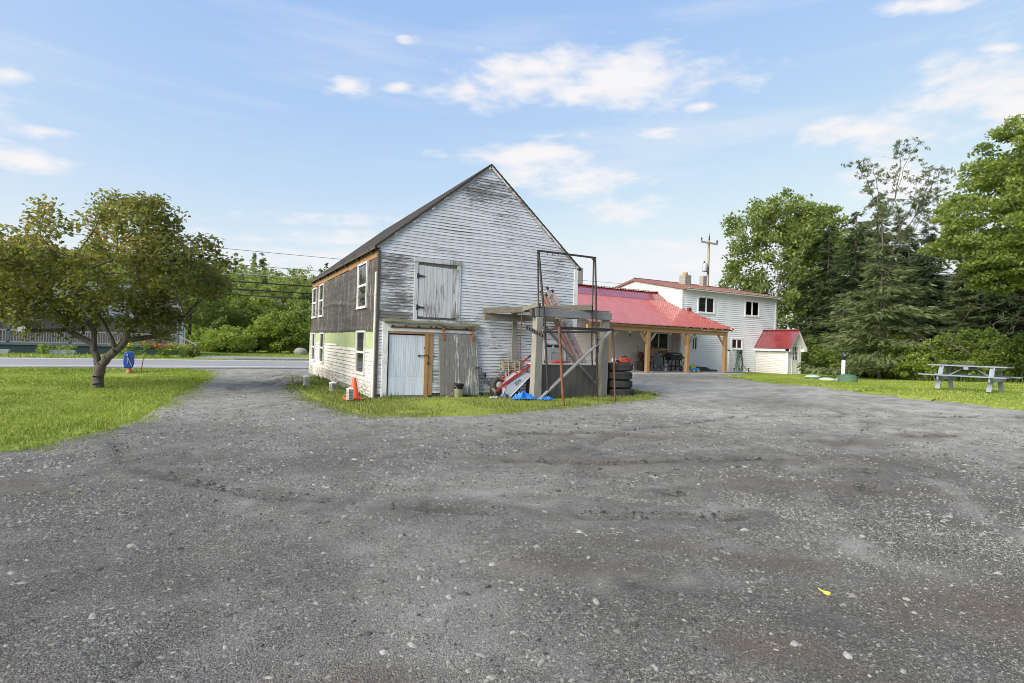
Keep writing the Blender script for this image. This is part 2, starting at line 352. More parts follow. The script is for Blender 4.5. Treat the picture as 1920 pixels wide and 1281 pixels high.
def gravel():
    m = NM('gravel'); v = m.pos((1, 1, .3)); 
    wv = m.n('ShaderNodeVectorMath', operation='ADD'); m.l(v, wv.inputs[0])
    sc = m.n('ShaderNodeVectorMath', operation='SCALE'); m.l(m.noise(v, 9, 3, color=True), sc.inputs[0]); sc.inputs['Scale'].default_value = .05; m.l(sc.outputs[0], wv.inputs[1]); v2 = wv.outputs[0]
    c1 = m.vor(v2, 95, out='Color'); d1 = m.vor(v2, 95); c2 = m.vor(v2, 34, out='Color'); d2 = m.vor(v2, 34); d3 = m.vor(v2, 210); c3 = m.vor(v2, 210, out='Color')
    def r(c):
        x = m.n('ShaderNodeSeparateColor'); m.l(c, x.inputs[0]); return x.outputs[0], x.outputs[1]
    r1, g1 = r(c1); r2, g2 = r(c2); r3, g3 = r(c3)
    big = m.noise(m.pos((1, 1, 1)), .55, 5, .6); mid = m.noise(m.pos((1, 1, 1)), 2.6, 5, .62)
    base = m.mix(m.mr(r3, 0, 1, 0, 1, False), (.031, .030, .026), (.212, .206, .182))
    s1 = m.mr(g1, .35, .6, 0, 1); st1 = m.mix(r1, (.036, .036, .033), (.32, .314, .285)); base = m.mix(m.math('MULTIPLY', s1, m.mr(d1, .35, .62, 1, 0)), base, st1)
    s2 = m.mr(g2, .80, .93, 0, 1); st2 = m.mix(r2, (.10, .10, .10), (.42, .41, .39)); base = m.mix(m.math('MULTIPLY', s2, m.mr(d2, .3, .5, 1, 0)), base, st2)
    dust_paling = m.math('MULTIPLY', m.mr(mid, .42, .7), m.mr(big, .35, .65)); base = m.mix(m.math('MULTIPLY', dust_paling, .5), base, (.26, .255, .247)); base = m.mix(m.math('MULTIPLY', m.attr('dust_paling'), m.mr(mid, .25, .7, .45, .95)), base, m.mix(r3, (.33, .324, .295), (.51, .50, .46)))
    dk = m.mr(m.math('ADD', m.math('MULTIPLY', mid, .5), big), .5, .90, .34, 0); base = m.mix(dk, base, (.068, .066, .058))
    base = m.mix(m.math('MULTIPLY', m.attr('rut'), .74), base, (.052, .044, .036))
    base = m.mix(m.math('MULTIPLY', m.attr('dirt'), .88), base, m.mix(r3, (.085, .070, .055), (.20, .168, .138)))
    m.col(base); m.set(.93, 0, .2)
    h = m.math('ADD', m.math('MULTIPLY', m.math('SUBTRACT', 1.0, d1), .55), m.math('MULTIPLY', m.math('MULTIPLY', s2, m.math('SUBTRACT', 1.0, d2)), .9)); h = m.math('ADD', h, m.math('MULTIPLY', m.math('SUBTRACT', 1.0, d3), .3))
    m.bump(h, .022, 1.0); return m.m
MT['gravel'] = gravel()
def stonemat():
    m = NM('loose_stone'); t = m.attr('tint'); n = m.noise(m.pos(), 60, 4)
    c = m.mix(m.mr(t, 0, .8, 0, 1, False), (.037, .036, .032), (.34, .328, .29)); c = m.mix(m.mr(t, .93, .95), c, (.38, .36, .33)); c = m.mix(m.mr(t, .990, .994), c, (.22, .15, .115))
    m.col(m.mix(m.mr(n, .3, .7, 0, .4), c, (.06, .06, .06))); m.set(.85, 0, .3); return m.m
MT['stone'] = stonemat()
def lawn():
    m = NM('lawn_turf'); a = m.noise(m.pos((1, 1, 1)), .5, 4); b = m.noise(m.pos((1, 1, 1)), 9, 5, .65); c = m.noise(m.pos((1, 1, 1)), 2, 4)
    col = m.mix(m.mr(b, .3, .7), (.12, .17, .028), (.235, .28, .055)); col = m.mix(m.mr(a, .35, .7, 0, .6), col, (.27, .31, .06)); col = m.mix(m.mr(c, .58, .8, 0, .5), col, (.055, .10, .016))
    m.col(col); m.set(.95, 0, .1); m.bump(b, .03); return m.m
MT['lawn'] = lawn()
MT['blade'] = leafmat('grass_blades', (.135, .20, .033), (.325, .385, .072), (.42, .38, .15), .3)
MT['blade_worn'] = leafmat('worn_grass_blades', (.105, .145, .034), (.25, .275, .075), (.36, .31, .15), .3)
MT['tallgrass'] = leafmat('tall_grass', (.04, .085, .018), (.12, .17, .04), (.27, .24, .12), .3)
def asphalt():
    m = NM('asphalt'); b = m.noise(m.pos((1, 1, 1)), 60, 3); a = m.noise(m.pos((.12, 1.4, 1)), 1.3, 5, .6)
    m.col(m.mix(m.mr(a, .35, .7, 0, .7), m.mix(b, (.19, .19, .19), (.27, .27, .268)), (.32, .318, .312))); m.set(.85, 0, .3); m.bump(b, .004); return m.m
MT['asphalt'] = asphalt()
m_ = NM('hill_floor'); m_.col(m_.mix(m_.noise(m_.pos(), .2, 5), (.03, .055, .012), (.09, .12, .03))); m_.set(1, 0, 0); MT['hill'] = m_.m
MT['apple'] = leafmat('apple_leaves', (.105, .128, .040), (.265, .262, .092), (.34, .205, .09), .5)
MT['maple'] = leafmat('maple_leaves', (.115, .17, .042), (.29, .355, .095), (.37, .43, .13), .5)
MT['poplar'] = leafmat('poplar_leaves', (.10, .155, .04), (.26, .32, .10), (.34, .39, .15), .48)
MT['needles'] = leafmat('spruce_needles', (.025, .045, .02), (.085, .12, .045), (.13, .145, .055), .2)
MT['larch'] = leafmat('larch_needles', (.075, .108, .042), (.19, .22, .095), None, .32)
MT['bush'] = leafmat('bush_leaves', (.085, .14, .03), (.23, .30, .065), (.32, .38, .085), .42)
MT['bush_far'] = leafmat('roadside_bush_leaves', (.12, .18, .035), (.29, .36, .08), (.38, .44, .10), .45)
MT['bush_pale'] = leafmat('light_bush_leaves', (.15, .22, .045), (.36, .44, .10), (.44, .50, .13), .45)  # lighter leaf green, the plants' own colour
MT['wood_far'] = leafmat('hill_wood_leaves', (.12, .175, .045), (.33, .38, .12), (.46, .48, .13), .45)
MT['petal'] = plain('red_petals', (.65, .07, .03), .7, var=.2)
MT['petal_y'] = plain('yellow_petals', (.75, .55, .05), .7, var=.2)
MT['petal_w'] = plain('lilac_petals', (.45, .34, .55), .7, var=.2)
# ------------------------------------------------------------------ terrain
def S01(t):
    t = np.clip(t, 0, 1); return t*t*(3-2*t)
_lat = np.random.default_rng(3).random((256, 256))
def vnoise(x, y, s):
    x = np.asarray(x)*s+1000.3; y = np.asarray(y)*s+1000.7; xi = np.floor(x).astype(int); yi = np.floor(y).astype(int); fx = x-xi; fy = y-yi
    fx = fx*fx*(3-2*fx); fy = fy*fy*(3-2*fy); g = lambda a, b: _lat[a % 256, b % 256]
    return (g(xi, yi)*(1-fx)+g(xi+1, yi)*fx)*(1-fy)+(g(xi, yi+1)*(1-fx)+g(xi+1, yi+1)*fx)*fy - .5
def tz(x, y):
    x = np.asarray(x, float); y = np.asarray(y, float)
    z = .45*S01((x-9)/12)*(1-S01((y-8)/11))
    z = z - .22*np.exp(-((y-23.6)/1.7)**2)*S01((-.8-x)/2.5) + .10*np.exp(-((y-20.3)/1.8)**2)*S01((-.8-x)/2.5)
    z = z + 9.0*S01((y-62)/75)*S01((92-x)/40)*S01((y-40-.55*np.maximum(x-5, 0))/30) + 3*S01((y-135)/60)*S01((92-x)/40)
    return z
def tzf(x, y): return float(tz(x, y))
RUTS = [([(4.48,8.02),(5.96,7.53),(7.64,7.76),(10.33,8.27),(11.41,7.91),(13.32,6.61),(15.48,4.91)], .10, .8),
        ([(3.7,5.96),(4.78,6.52),(6.43,7.37)], .09, .7), ([(3.39,6.05),(4.56,5.47),(5.21,5.32),(6.24,5.11),(7.2,5.01)], .10, .95),
        ([(8.88,5.19),(10.22,5.55),(11.28,5.83),(12.07,6.24),(13.17,7.29),(13.35,7.57)], .13, .6), ([(2.95,3.88),(3.51,3.67),(4.23,3.27)], .10, .85),
        ([(-1.1,9.04),(-.79,7.52),(-.19,6.38),(.4,5.67),(.99,5.18)], .08, .6), ([(1.41,4.79),(2.31,4.18)], .075, .65), ([(2.37,2.62),(2.7,2.51)], .05, .7),
        ([(.29,16.34),(1.14,20.1),(2.8,24.5)], .16, .35), ([(1.5,18.5),(3.13,23.79)], .14, .75), ([(4.2,4.15),(4.35,4.05)], .09, 1.0), ([(11.0,5.1),(11.8,4.8),(12.3,5.0)], .10, .8),
        ([(8.3,3.75),(7.9,3.4)], .12, .7), ([(4.0,5.95),(3.8,5.8)], .12, .9), ([(9.3,6.1),(10.2,6.5)], .08, .6), ([(6.3,3.3),(7.6,3.9)], .07, .6)]
DIRT = [(5.65, 3.9, .85, .34), (6.4, 3.42, .9, .25), (3.6, 2.5, .5, .15), (7.5, 4.6, .8, .2), (2.2, 3.0, .5, .15), (8.6, 4.2, .9, .22), (.6, 2.4, .4, .15), (11.5, 4.95, .9, .35), (4.5, 5.5, 1.3, .25), (3.0, 3.1, .5, .12), (9.4, 5.3, .8, .25), (-1.6, 7.0, .6, .3), (6, 7.2, 1.6, .3), (2.4, 1.75, .6, .2), (4.1, 1.5, .8, .4)]
def segdist(X, Y, pts):
    d = np.full(X.shape, 9.)
    for (ax, ay), (bx, by) in zip(pts[:-1], pts[1:]):
        t = np.clip(((X-ax)*(bx-ax)+(Y-ay)*(by-ay))/((bx-ax)**2+(by-ay)**2), 0, 1)
        d = np.minimum(d, np.hypot(X-ax-t*(bx-ax), Y-ay-t*(by-ay)))
    return d
def lines(parts): return np.unique(np.round(np.concatenate([np.arange(*p) for p in parts]), 4))
gx = lines([(-900, -120, 60), (-120, -24, 8), (-24, -4, .4), (-4, 15, .07), (15, 40, .4), (40, 140, 6), (140, 960, 60)])
gy = lines([(-400, -30, 40), (-30, -2, 2), (-2, .8, .2), (.8, 10.2, .07), (10.2, 30, .3), (30, 60, 1.5), (60, 200, 5), (200, 1500, 80)])
GX, GY = np.meshgrid(gx, gy); GZ = tz(GX, GY)
near = (np.abs(GX) < 30) & (GY < 32) & (GY > -5)
rut = np.zeros(GX.shape); dz = np.zeros(GX.shape)
wob = vnoise(GX, GY, 3.2)*.12 + vnoise(GX, GY, 9)*.09
brk = S01(.62+vnoise(GX, GY, 2.3)*1.6+vnoise(GX, GY, 8)*1.1)
for pts, w, k in RUTS:
    d = segdist(GX, GY, pts) + wob*.9
    g = np.exp(-(d/w)**2); rut = np.maximum(rut, g*k*brk); dz -= .034*g*k; dz += .024*np.exp(-((np.abs(d)-2.1*w)/(.8*w))**2)*k
dirt = np.zeros(GX.shape)
for cx, cy, rx, ry in DIRT:
    r = ((GX-cx)*math.cos(.5)-(GY-cy)*math.sin(.5))**2/rx**2+((GX-cx)*math.sin(.5)+(GY-cy)*math.cos(.5))**2/ry**2
    dirt = np.maximum(dirt, np.exp(-r)*S01(.75+vnoise(GX, GY, 4)*1.5))
GR0 = None
GZ = GZ + np.where(near & (GY < 26.5), dz + vnoise(GX, GY, .7)*.05 + vnoise(GX, GY, 2.4)*.022 + vnoise(GX, GY, 7)*.010, 0)
nx, ny = len(gx), len(gy); idx = np.arange(nx*ny).reshape(ny, nx)
Fq = np.stack([idx[:-1, :-1], idx[:-1, 1:], idx[1:, 1:], idx[1:, :-1]], -1).reshape(-1, 4)
dust_paling = S01((np.hypot(GX, GY)-5.5)/9)*(.8+vnoise(GX, GY, .35)*.9)  # yard made paler with distance from the camera
dust_paling = np.maximum(dust_paling, .55*np.exp(-(segdist(GX, GY, [(3.3, 5.0), (6, 6.6), (10, 8.5), (16, 10)])/1.3)**2)*(.7+vnoise(GX, GY, 1.2)))
dust_paling = np.maximum(dust_paling, .45*np.exp(-(segdist(GX, GY, [(1.0, 2.6), (1.2, 4.2), (1.0, 9), (1.0, 14)])/.7)**2)*(.6+vnoise(GX, GY, 1.2)*1.6)); dust_paling = np.clip(dust_paling, 0, 1)
def smooth(P, k=8):
    P = [P[0]]+list(P)+[P[-1]]; o = []
    for i in range(1, len(P)-2):
        p0, p1, p2, p3 = [np.array(q, float) for q in P[i-1:i+3]]
        for t in np.linspace(0, 1, k, endpoint=False): o.append(tuple(.5*(2*p1+(p2-p0)*t+(2*p0-5*p1+4*p2-p3)*t*t+(3*p1-p0-3*p2+p3)*t**3)))
    return o+[P[-2]]
def offs(P, d):
    P = np.array(P); T = np.gradient(P, axis=0); T /= np.linalg.norm(T, axis=1)[:, None]; return [tuple(q) for q in P+np.column_stack([-T[:, 1], T[:, 0]])*d]
TRACKS = [offs(smooth(p), s) for p in ([(1.6,21),(1.3,15.5),(1.7,11),(2.9,8.2),(5.4,6.7),(9,6.7),(13,8.4),(18,12.2),(23,17)], [(1.0,14),(.6,9),(1.0,5.6),(2.4,3.6),(5,2.5)], [(20,15),(14,9.4),(9,5.2),(6,2.9),(4.5,1.1)], [(-.4,7.6),(1.6,6.0),(5,5.1),(9,5.4),(13,7.2)]) for s in (-.76, .76)]
def trackf(X, Y):
    r = np.zeros(X.shape)
    for P in TRACKS: r = np.maximum(r, np.exp(-((segdist(X, Y, P)+vnoise(X, Y, 2.2)*.12)/.15)**2))
    return r*S01(.55+vnoise(X, Y, .8)*1.5)
trk = trackf(GX, GY); dust_paling = np.maximum(dust_paling, .62*trk*(.75+vnoise(GX, GY, 5)*.9)); GZ = GZ-np.where(near & (GY < 26.5), .014*trk, 0)
def inpoly(X, Y, P):
    r = np.zeros(X.shape, bool); n = len(P)
    for i in range(n):
        x1, y1 = P[i]; x2, y2 = P[(i+1) % n]
        c = ((y1 > Y) != (y2 > Y))
        with np.errstate(divide='ignore', invalid='ignore'): r ^= c & (X < (x2-x1)*(Y-y1)/(y2-y1+1e-12)+x1)
    return r
LEFT = [(-60,4.5),(-6,7.3),(-3.2,8.1),(-2.19,8.61),(-1.76,8.95),(-1.05,10.22),(-.79,11.52),(-.67,12.95),(-.52,15.08),(-.03,19.09),(.26,23.46),(.04,26.2),(-1.2,27.75),(-60,27.8)]
BARNL = [(3.25,22.9),(2.56,21.9),(2.15,19.9),(1.95,17.26),(1.89,15.01),(2.03,13.1),(2.32,11.4),(2.75,10.5),(3.7,10.06),(4.46,10.0),(5.75,10.32),(7.34,10.59),(9.41,11.34),(11.42,11.85),(12.45,12.35),(13.1,13.48),(13.2,15.13),(12.2,16.5),(10,16.5),(9.9,14),(3.7,14),(3.7,23)]
RIGHT = [(26.2,22.25),(24.59,18.93),(20.26,13.61),(17.43,9.58),(16.99,7.9),(16.78,6.58),(16.58,5.27),(16.2,3.5),(18,-3),(70,-3),(95,60),(37.3,60),(37.2,26.2),(29.3,26.1),(28.7,23.0)]
FARL = [(-200,36.2),(-1.0,36.2),(.8,37.5),(13,38.0),(120,38.0),(300,140),(300,400),(-300,400),(-300,60)]
for P_ in (LEFT, BARNL, RIGHT): GZ = GZ-.06*(inpoly(GX, GY, P_) & (segdist(GX, GY, P_+[P_[0]]) > .3))
ground = raw('ground', np.stack([GX, GY, GZ], -1).reshape(-1, 3), Fq, MT['gravel'], smooth=True)
for nm, arr in (('rut', rut), ('dirt', dirt), ('dust_paling', dust_paling)):
    a = ground.data.attributes.new(nm, 'FLOAT', 'POINT'); a.data.foreach_set('value', arr.ravel().astype(np.float32))
tag(ground, 'grey crushed stone yard with curved wheel ruts and damp brown patches', kind='structure')

def mowsheet(name, P, fine, coarse, lift, label):
    A = np.array(P); x0, y0 = A.min(0); x1, y1 = A.max(0); V = []; Q = []
    def cells(x, y, s):
        c = np.stack([x, y], -1)
        return c
    xs, ys = np.meshgrid(np.arange(x0-coarse, x1+coarse, coarse), np.arange(y0-coarse, y1+coarse, coarse)); xs = xs.ravel(); ys = ys.ravel(); s = coarse; done = []
    while True:
        ins = [inpoly(xs+a*s, ys+b*s, P) for a in (0, .5, 1) for b in (0, .5, 1)]
        al = np.all(ins, 0); anyv = np.any(ins, 0)
        if s <= fine*1.01:
            j = inpoly(xs+s/2+vnoise(xs, ys, 2.1)*.28, ys+s/2+vnoise(ys, xs, 2.7)*.28, P); done.append((xs[j], ys[j], s)); break
        done.append((xs[al], ys[al], s)); r = (~al) if s == coarse else (~al)
        xs, ys = xs[r], ys[r]
        if s == coarse:  # keep only cells near the outline
            d = np.full(xs.shape, 1e9); PP = P+[P[0]]
            d = segdist(xs+s/2, ys+s/2, PP); k = d < s*1.0; xs, ys = xs[k], ys[k]
        xs = np.concatenate([xs, xs+s/2, xs, xs+s/2]); ys = np.concatenate([ys, ys, ys+s/2, ys+s/2]); s /= 2
    for X, Y, s in done:
        q = np.stack([np.stack([X, Y], -1), np.stack([X+s, Y], -1), np.stack([X+s, Y+s], -1), np.stack([X, Y+s], -1)], 1).reshape(-1, 2)
        b = sum(len(v) for v in V); V.append(q); Q.append(np.arange(len(q)).reshape(-1, 4)+b)
    V = np.concatenate(V); Q = np.concatenate(Q); de = segdist(V[:, 0], V[:, 1], P+[P[0]]); de = np.where(inpoly(V[:, 0], V[:, 1], P), de, 0); Z = tz(V[:, 0], V[:, 1]) + lift - .10*(1-S01(de/.4)) + vnoise(V[:, 0], V[:, 1], .5)*.03 + vnoise(V[:, 0], V[:, 1], .11)*.06*(V[:, 1] > 30)
    return tag(raw(name, np.column_stack([V, Z]), Q, MT['lawn'], smooth=True), label, kind='structure')
mowsheet('lawn', LEFT, .1, 1.6, .02, 'mown green lawn under the apple tree beside the road')
mowsheet('lawn', BARNL, .1, .8, .02, 'strip of patchy grass along the foot of the barn')
mowsheet('lawn', RIGHT, .1, 1.6, .02, 'mown lawn around the picnic table up to the trees')
mowsheet('lawn', FARL, .25, 4, .045, 'grass verge and meadow on the far side of the road')
# roads
def strip(name, x0, x1, y0, y1, z, mat, label, n=60):
    xs = np.linspace(x0, x1, n); V = np.array([(x, y, z+(.05 if .3 < k < .7 else 0)) for x in xs for k, y in ((0, y0), (.5, (y0+y1)/2), (1, y1))])
    Q = [(i*3+k, i*3+3+k, i*3+4+k, i*3+1+k) for i in range(n-1) for k in range(2)]
    return tag(raw(name, V, Q, mat, smooth=True), label, kind='structure')
strip('road', -150, 200, 28.0, 36.0, .02, MT['asphalt'], 'pale grey asphalt country road running across behind the barn')
for y, zz in ((28.55, .034), (35.62, .034)):
    strip('road_marking', -150, 200, y, y+.12, zz, MT['paint_line'], 'faded white edge line on the road', 30)
fd = [(-1.0,38.6),(1.2,37.9),(14,38.6),(14,40.8),(-.6,41.2)]
MB().prism([(x, y, -.05) for x, y in fd], (0, 0, .16)).build('far_drive', MT['asphalt'])
tag(bpy.data.objects['far_drive'], 'short grey drive across the road beside the porch steps', kind='structure')

# loose stones on the yard
def scatter_polar(n, d0, d1, a0, a1, rng, p=1.0):
    d = d0+(d1-d0)*rng.random(n)**p; a = a0+(a1-a0)*rng.random(n)
    return d*np.sin(a), d*np.cos(a), d
A0, A1 = PSI-math.radians(58), PSI+math.radians(55)
GRASSY = lambda X, Y: inpoly(X, Y, LEFT) | inpoly(X, Y, BARNL) | inpoly(X, Y, RIGHT)
gz = lambda x, y: tz(x, y) + vnoise(x, y, .7)*.05 + vnoise(x, y, 2.4)*.022 + vnoise(x, y, 7)*.010
def dirtf(x, y):
    r_ = np.zeros(x.shape)
    for cx, cy, rx, ry in DIRT: r_ = np.maximum(r_, np.exp(-(((x-cx)*math.cos(.5)-(y-cy)*math.sin(.5))**2/rx**2+((x-cx)*math.sin(.5)+(y-cy)*math.cos(.5))**2/ry**2)))
    return r_
big_b = np.array([(0, 0, 1), (1, 0, 0), (.4, .9, .1), (-.75, .65, 0), (-.85, -.5, .1), (.25, -.95, 0), (.55, .3, .75), (-.4, -.45, .8)])
big_t = np.array([(6, 1, 2), (6, 2, 3), (6, 3, 0), (0, 3, 7), (7, 3, 4), (7, 4, 5), (7, 5, 6), (6, 5, 1), (0, 7, 6)])
sm_b = np.array([(.1, .05, .9), (1, 0, -.25), (.3, .95, -.25), (-.8, .6, -.25), (-.8, -.6, -.25), (.3, -.95, -.25)]); sm_t = np.array([(0, 1, 2), (0, 2, 3), (0, 3, 4), (0, 4, 5), (0, 5, 1)])
def stones(n, d0, d1, p, smin, smax, par, B, T, hz):
    sx, sy, sd = scatter_polar(n, d0, d1, A0, A1, RNG, p); rr = np.zeros(n)
    for pts, w, k in RUTS: rr = np.maximum(rr, k*np.exp(-((segdist(sx, sy, pts)+vnoise(sx, sy, 3.2)*.11)/w)**2))
    keep = ~GRASSY(sx, sy) & (RNG.random(n) < .75+.8*(vnoise(sx, sy, .9)+vnoise(sx, sy, 3))) & (RNG.random(n) > rr*1.25) & (RNG.random(n) > trackf(sx, sy)*.75) & (RNG.random(n) > dirtf(sx, sy)*.85); sx, sy, sd, rr = sx[keep], sy[keep], sd[keep], rr[keep]; n = len(sx)
    size = np.clip(smin*(1+RNG.pareto(par, n)), smin, smax)*np.clip(.7+sd*.10, .85, 1.9)
    sh = B[None]*(1+.38*(RNG.random((n, len(B), 3))-.5)); asp = np.column_stack([RNG.uniform(.8, 1.6, n), RNG.uniform(.6, 1.0, n), RNG.uniform(*hz, n)])
    sh = sh*asp[:, None]*size[:, None, None]; ang = RNG.random(n)*6.283; ca, sa = np.cos(ang), np.sin(ang)
    X = sh[..., 0]*ca[:, None]-sh[..., 1]*sa[:, None]+sx[:, None]; Y = sh[..., 0]*sa[:, None]+sh[..., 1]*ca[:, None]+sy[:, None]
    zg = gz(sx, sy) - .034*rr - .012*trackf(sx, sy)
    t = np.clip(RNG.random(n)**1.05*(.85+.5*vnoise(sx, sy, 1.3)), 0, .9); t = np.where(RNG.random(n) < .036, RNG.uniform(.9, 1, n), t)
    return np.stack([X, Y, sh[..., 2]+zg[:, None]-.0005], -1).reshape(-1, 3), (T[None]+np.arange(n)[:, None, None]*len(B)).reshape(-1, 3), np.repeat(t, len(B))
parts = [stones(300000, 1.5, 6.2, 1.35, .0036, .010, 4.5, sm_b, sm_t, (.55, 1.0)), stones(110000, 5.5, 16, 1.3, .006, .016, 4, sm_b, sm_t, (.5, .9)), stones(16000, 1.5, 13, 1.5, .008, .026, 3.2, big_b, big_t, (.35, .7))]
cl_x, cl_y = [], []
for pts, w, k in RUTS:
    for (ax, ay), (bx, by) in zip(pts[:-1], pts[1:]):
        L_ = math.hypot(bx-ax, by-ay); m_n = int(L_*150*k); f_ = RNG.random(m_n); o_n = RNG.choice([-1, 1], m_n)*RNG.uniform(.3, 1.9, m_n)*w
        cl_x += list(ax+(bx-ax)*f_-(by-ay)/L_*o_n); cl_y += list(ay+(by-ay)*f_+(bx-ax)/L_*o_n)
cl_x, cl_y = np.array(cl_x), np.array(cl_y); kp = vnoise(cl_x, cl_y, 3)+RNG.normal(size=len(cl_x))*.2 > -.05; cl_x, cl_y = cl_x[kp], cl_y[kp]; m_n = len(cl_x)
sh = big_b[None]*(1+.5*(RNG.random((m_n, 8, 3))-.5))*np.clip(.007*(1+RNG.pareto(2.6, m_n)), .007, .028)[:, None, None]*np.array([1.3, .9, .75])
parts.append((np.stack([sh[..., 0]+cl_x[:, None], sh[..., 1]+cl_y[:, None], sh[..., 2]+gz(cl_x, cl_y)[:, None]+.002], -1).reshape(-1, 3), (big_t[None]+np.arange(m_n)[:, None, None]*8).reshape(-1, 3), np.repeat(RNG.random(m_n)**2*.35, 8)))
o_ = 0; Vs, Ts, Tt = [], [], []
for v, t, c in parts: Vs.append(v); Ts.append(t+o_); Tt.append(c); o_ += len(v)
st = raw('loose_gravel', np.concatenate(Vs), np.concatenate(Ts), MT['stone'], tint=np.concatenate(Tt))
tag(st, 'loose grey and pale pebbles strewn over the yard', kind='stuff')

# grass blades
def blades(name, polys, n, d0, d1, h0, h1, w0, mat, label, p=1.0, rng=RNG, dens=None, wild=.35, feather=True):
    x, y, d = scatter_polar(n, d0, d1, A0, A1, rng, p); k = np.zeros(n, bool)
    jx, jy = vnoise(x, y, 2.1)*.3, vnoise(y, x, 2.7)*.3
    de = np.full(n, -9.); ins = np.zeros(n, bool)
    for P in polys:
        e = segdist(x, y, P+[P[0]]); i_ = inpoly(x, y, P); de = np.maximum(de, np.where(i_, e, -e)); ins |= i_
    pr = S01((de+.28*(vnoise(x, y, 2.1)+vnoise(x, y, 6))*2+.16)/.34); pr = np.maximum(pr, .10*S01((de+.6)/.5)*(vnoise(x, y, 5) > .12)) if feather else np.where(de > 0, 1, 0)
    k = rng.random(n) < pr; inner = de > .4
    if dens is not None: k &= rng.random(n) < dens(x, y)
    x, y, d, inner, de = x[k], y[k], d[k], inner[k], de[k]; n = len(x)
    h = rng.uniform(h0, h1, n)*(1+vnoise(x, y, 1.7)*.7)*np.clip(.55+de*1.1, .4, 1); w = w0*np.clip(d/8, 1, 3.5)*rng.uniform(.7, 1.3, n); a = rng.random(n)*6.283; b = rng.random(n)*6.283; l = h*wild*rng.random(n)*2
    z = np.where(inner, tz(x, y)+.01, gz(x, y)-.004); V = np.empty((n, 3, 3)); V[:, 0] = np.column_stack([x-np.cos(a)*w, y-np.sin(a)*w, z]); V[:, 1] = np.column_stack([x+np.cos(a)*w, y+np.sin(a)*w, z])
    V[:, 2] = np.column_stack([x+np.cos(b)*l, y+np.sin(b)*l, z+h])
    t = np.clip(rng.random(n)*.75+.12+vnoise(x, y, .35)*.75+vnoise(x, y, 1.3)*.5, 0, .85); t = np.where(rng.random(n) < .05, .95, t)
    return tag(raw(name, V.reshape(-1, 3), np.arange(n*3).reshape(-1, 3), mat, tint=np.repeat(t, 3)), label, kind='stuff')
blades('grass', [LEFT], 360000, 7.5, 29, .028, .062, .006, MT['blade'], 'short mown grass blades of the left lawn')
blades('grass', [BARNL], 330000, 9.5, 22, .03, .085, .006, MT['blade_worn'], 'longer grass growing along the barn foot', dens=lambda x, y: np.clip(.62+vnoise(x, y, 1.3)*1.5, .08, 1))
blades('grass', [RIGHT], 210000, 14, 42, .03, .065, .007, MT['blade'], 'short mown grass blades around the picnic table')
blades('grass', [FARL], 40000, 36, 62, .06, .16, .008, MT['blade'], 'verge grass on the far side of the road')
TUFT = [[(.3,15.2),(.9,15.6),(1.1,17.2),(.6,17.4)], [(-1.15,6.15),(-.85,6.3),(-.95,6.42),(-1.2,6.3)], [(3.4,9.2),(4.8,9.5),(4.4,9.75),(3.2,9.6)]]
blades('grass', TUFT, 60000, 6, 18, .02, .05, .005, MT['blade'], 'thin weedy tufts sprouting in the gravel drive', dens=lambda x, y: np.clip(.3+vnoise(x, y, 3)*1.6, 0, 1), feather=False)
EDGE = [[(9.9,13.0),(9.9,13.9),(3.75,13.9),(3.75,13.2),(7.6,13.0)], [(3.6,14),(3.6,22),(3.2,22),(3.0,14)]]
blades('weeds', EDGE, 60000, 12, 22, .08, .24, .008, MT['tallgrass'], 'taller weeds against the barn wall', dens=lambda x, y: np.clip(.35+vnoise(x, y, 1.2)*1.8, 0, 1), feather=False)
VERGE = [[(32.0,4),(33.4,10),(34.8,14.5),(38.2,20),(39.6,25),(37.6,27),(37.6,34),(60,40),(60,2)]]
blades('tall_grass', VERGE, 230000, 26, 60, .25, .75, .010, MT['tallgrass'], 'tall unmown grass along the foot of the trees', wild=.3, dens=lambda x, y: np.clip(.55+vnoise(x, y, .8)*1.4, .05, 1), feather=False)
# ------------------------------------------------------------------ barn
def siding(mb, M, spans, z0, z1, expo, proud=.024, groove=.011, wear_shade=None, seg=(1.4, 4.2), jit=.0025, rng=random, top=.006):
    z = z0
    while z < z1-.001:
        e = min(expo, z1-z)
        for u0, u1 in spans(z+e*.5):
            if u1-u0 < .02: continue
            u = u0; wc = rng.uniform(-.04, .04)
            while u < u1-.001:
                v = u1 if (seg is None or u1-u < seg[1]) else u+rng.uniform(*seg)
                w = (wear_shade(u, v, z) if wear_shade else 0)+rng.uniform(-.05, .05)+wc
                zb = z+groove+rng.uniform(-jit, jit); zc = z+groove+rng.uniform(-jit, jit)
                pr = proud+rng.uniform(-.004, .004); ua, ub = u+.002, v-.002
                n = max(1, int((ub-ua)/.5)) if wear_shade else 1
                for i in range(n):
                    a = ua+(ub-ua)*i/n; b = ua+(ub-ua)*(i+1)/n; za = zb+(zc-zb)*i/n; zd = zb+(zc-zb)*(i+1)/n
                    wa = w if not wear_shade else wear_shade(a, a, z)+w*.5; wb = w if not wear_shade else wear_shade(b, b, z)+w*.5
                    k = len(mb.v); mb.add([M(a, za, pr), M(b, zd, pr), M(b, z+e+.004, top), M(a, z+e+.004, top), M(a, za, 0), M(b, zd, 0)], [(0, 1, 2, 3), (4, 5, 1, 0)])
                    for q, ww in enumerate((wa, wb, wb, wa, .5, .5)): mb.att[k+q] = ww
                u = v
            if groove > 0: mb.add([M(u0, z-.002, .003), M(u1, z-.002, .003), M(u1, z+groove+.004, .003), M(u0, z+groove+.004, .003)], [(0, 1, 2, 3)], w=.55)  # bare-wood tone in the lap gap, shadow line put into its colour
        z += e
BX0, BX1, BY0, BY1, BZE, BZR = 3.70, 9.95, 13.95, 24.6, 4.02, 6.62
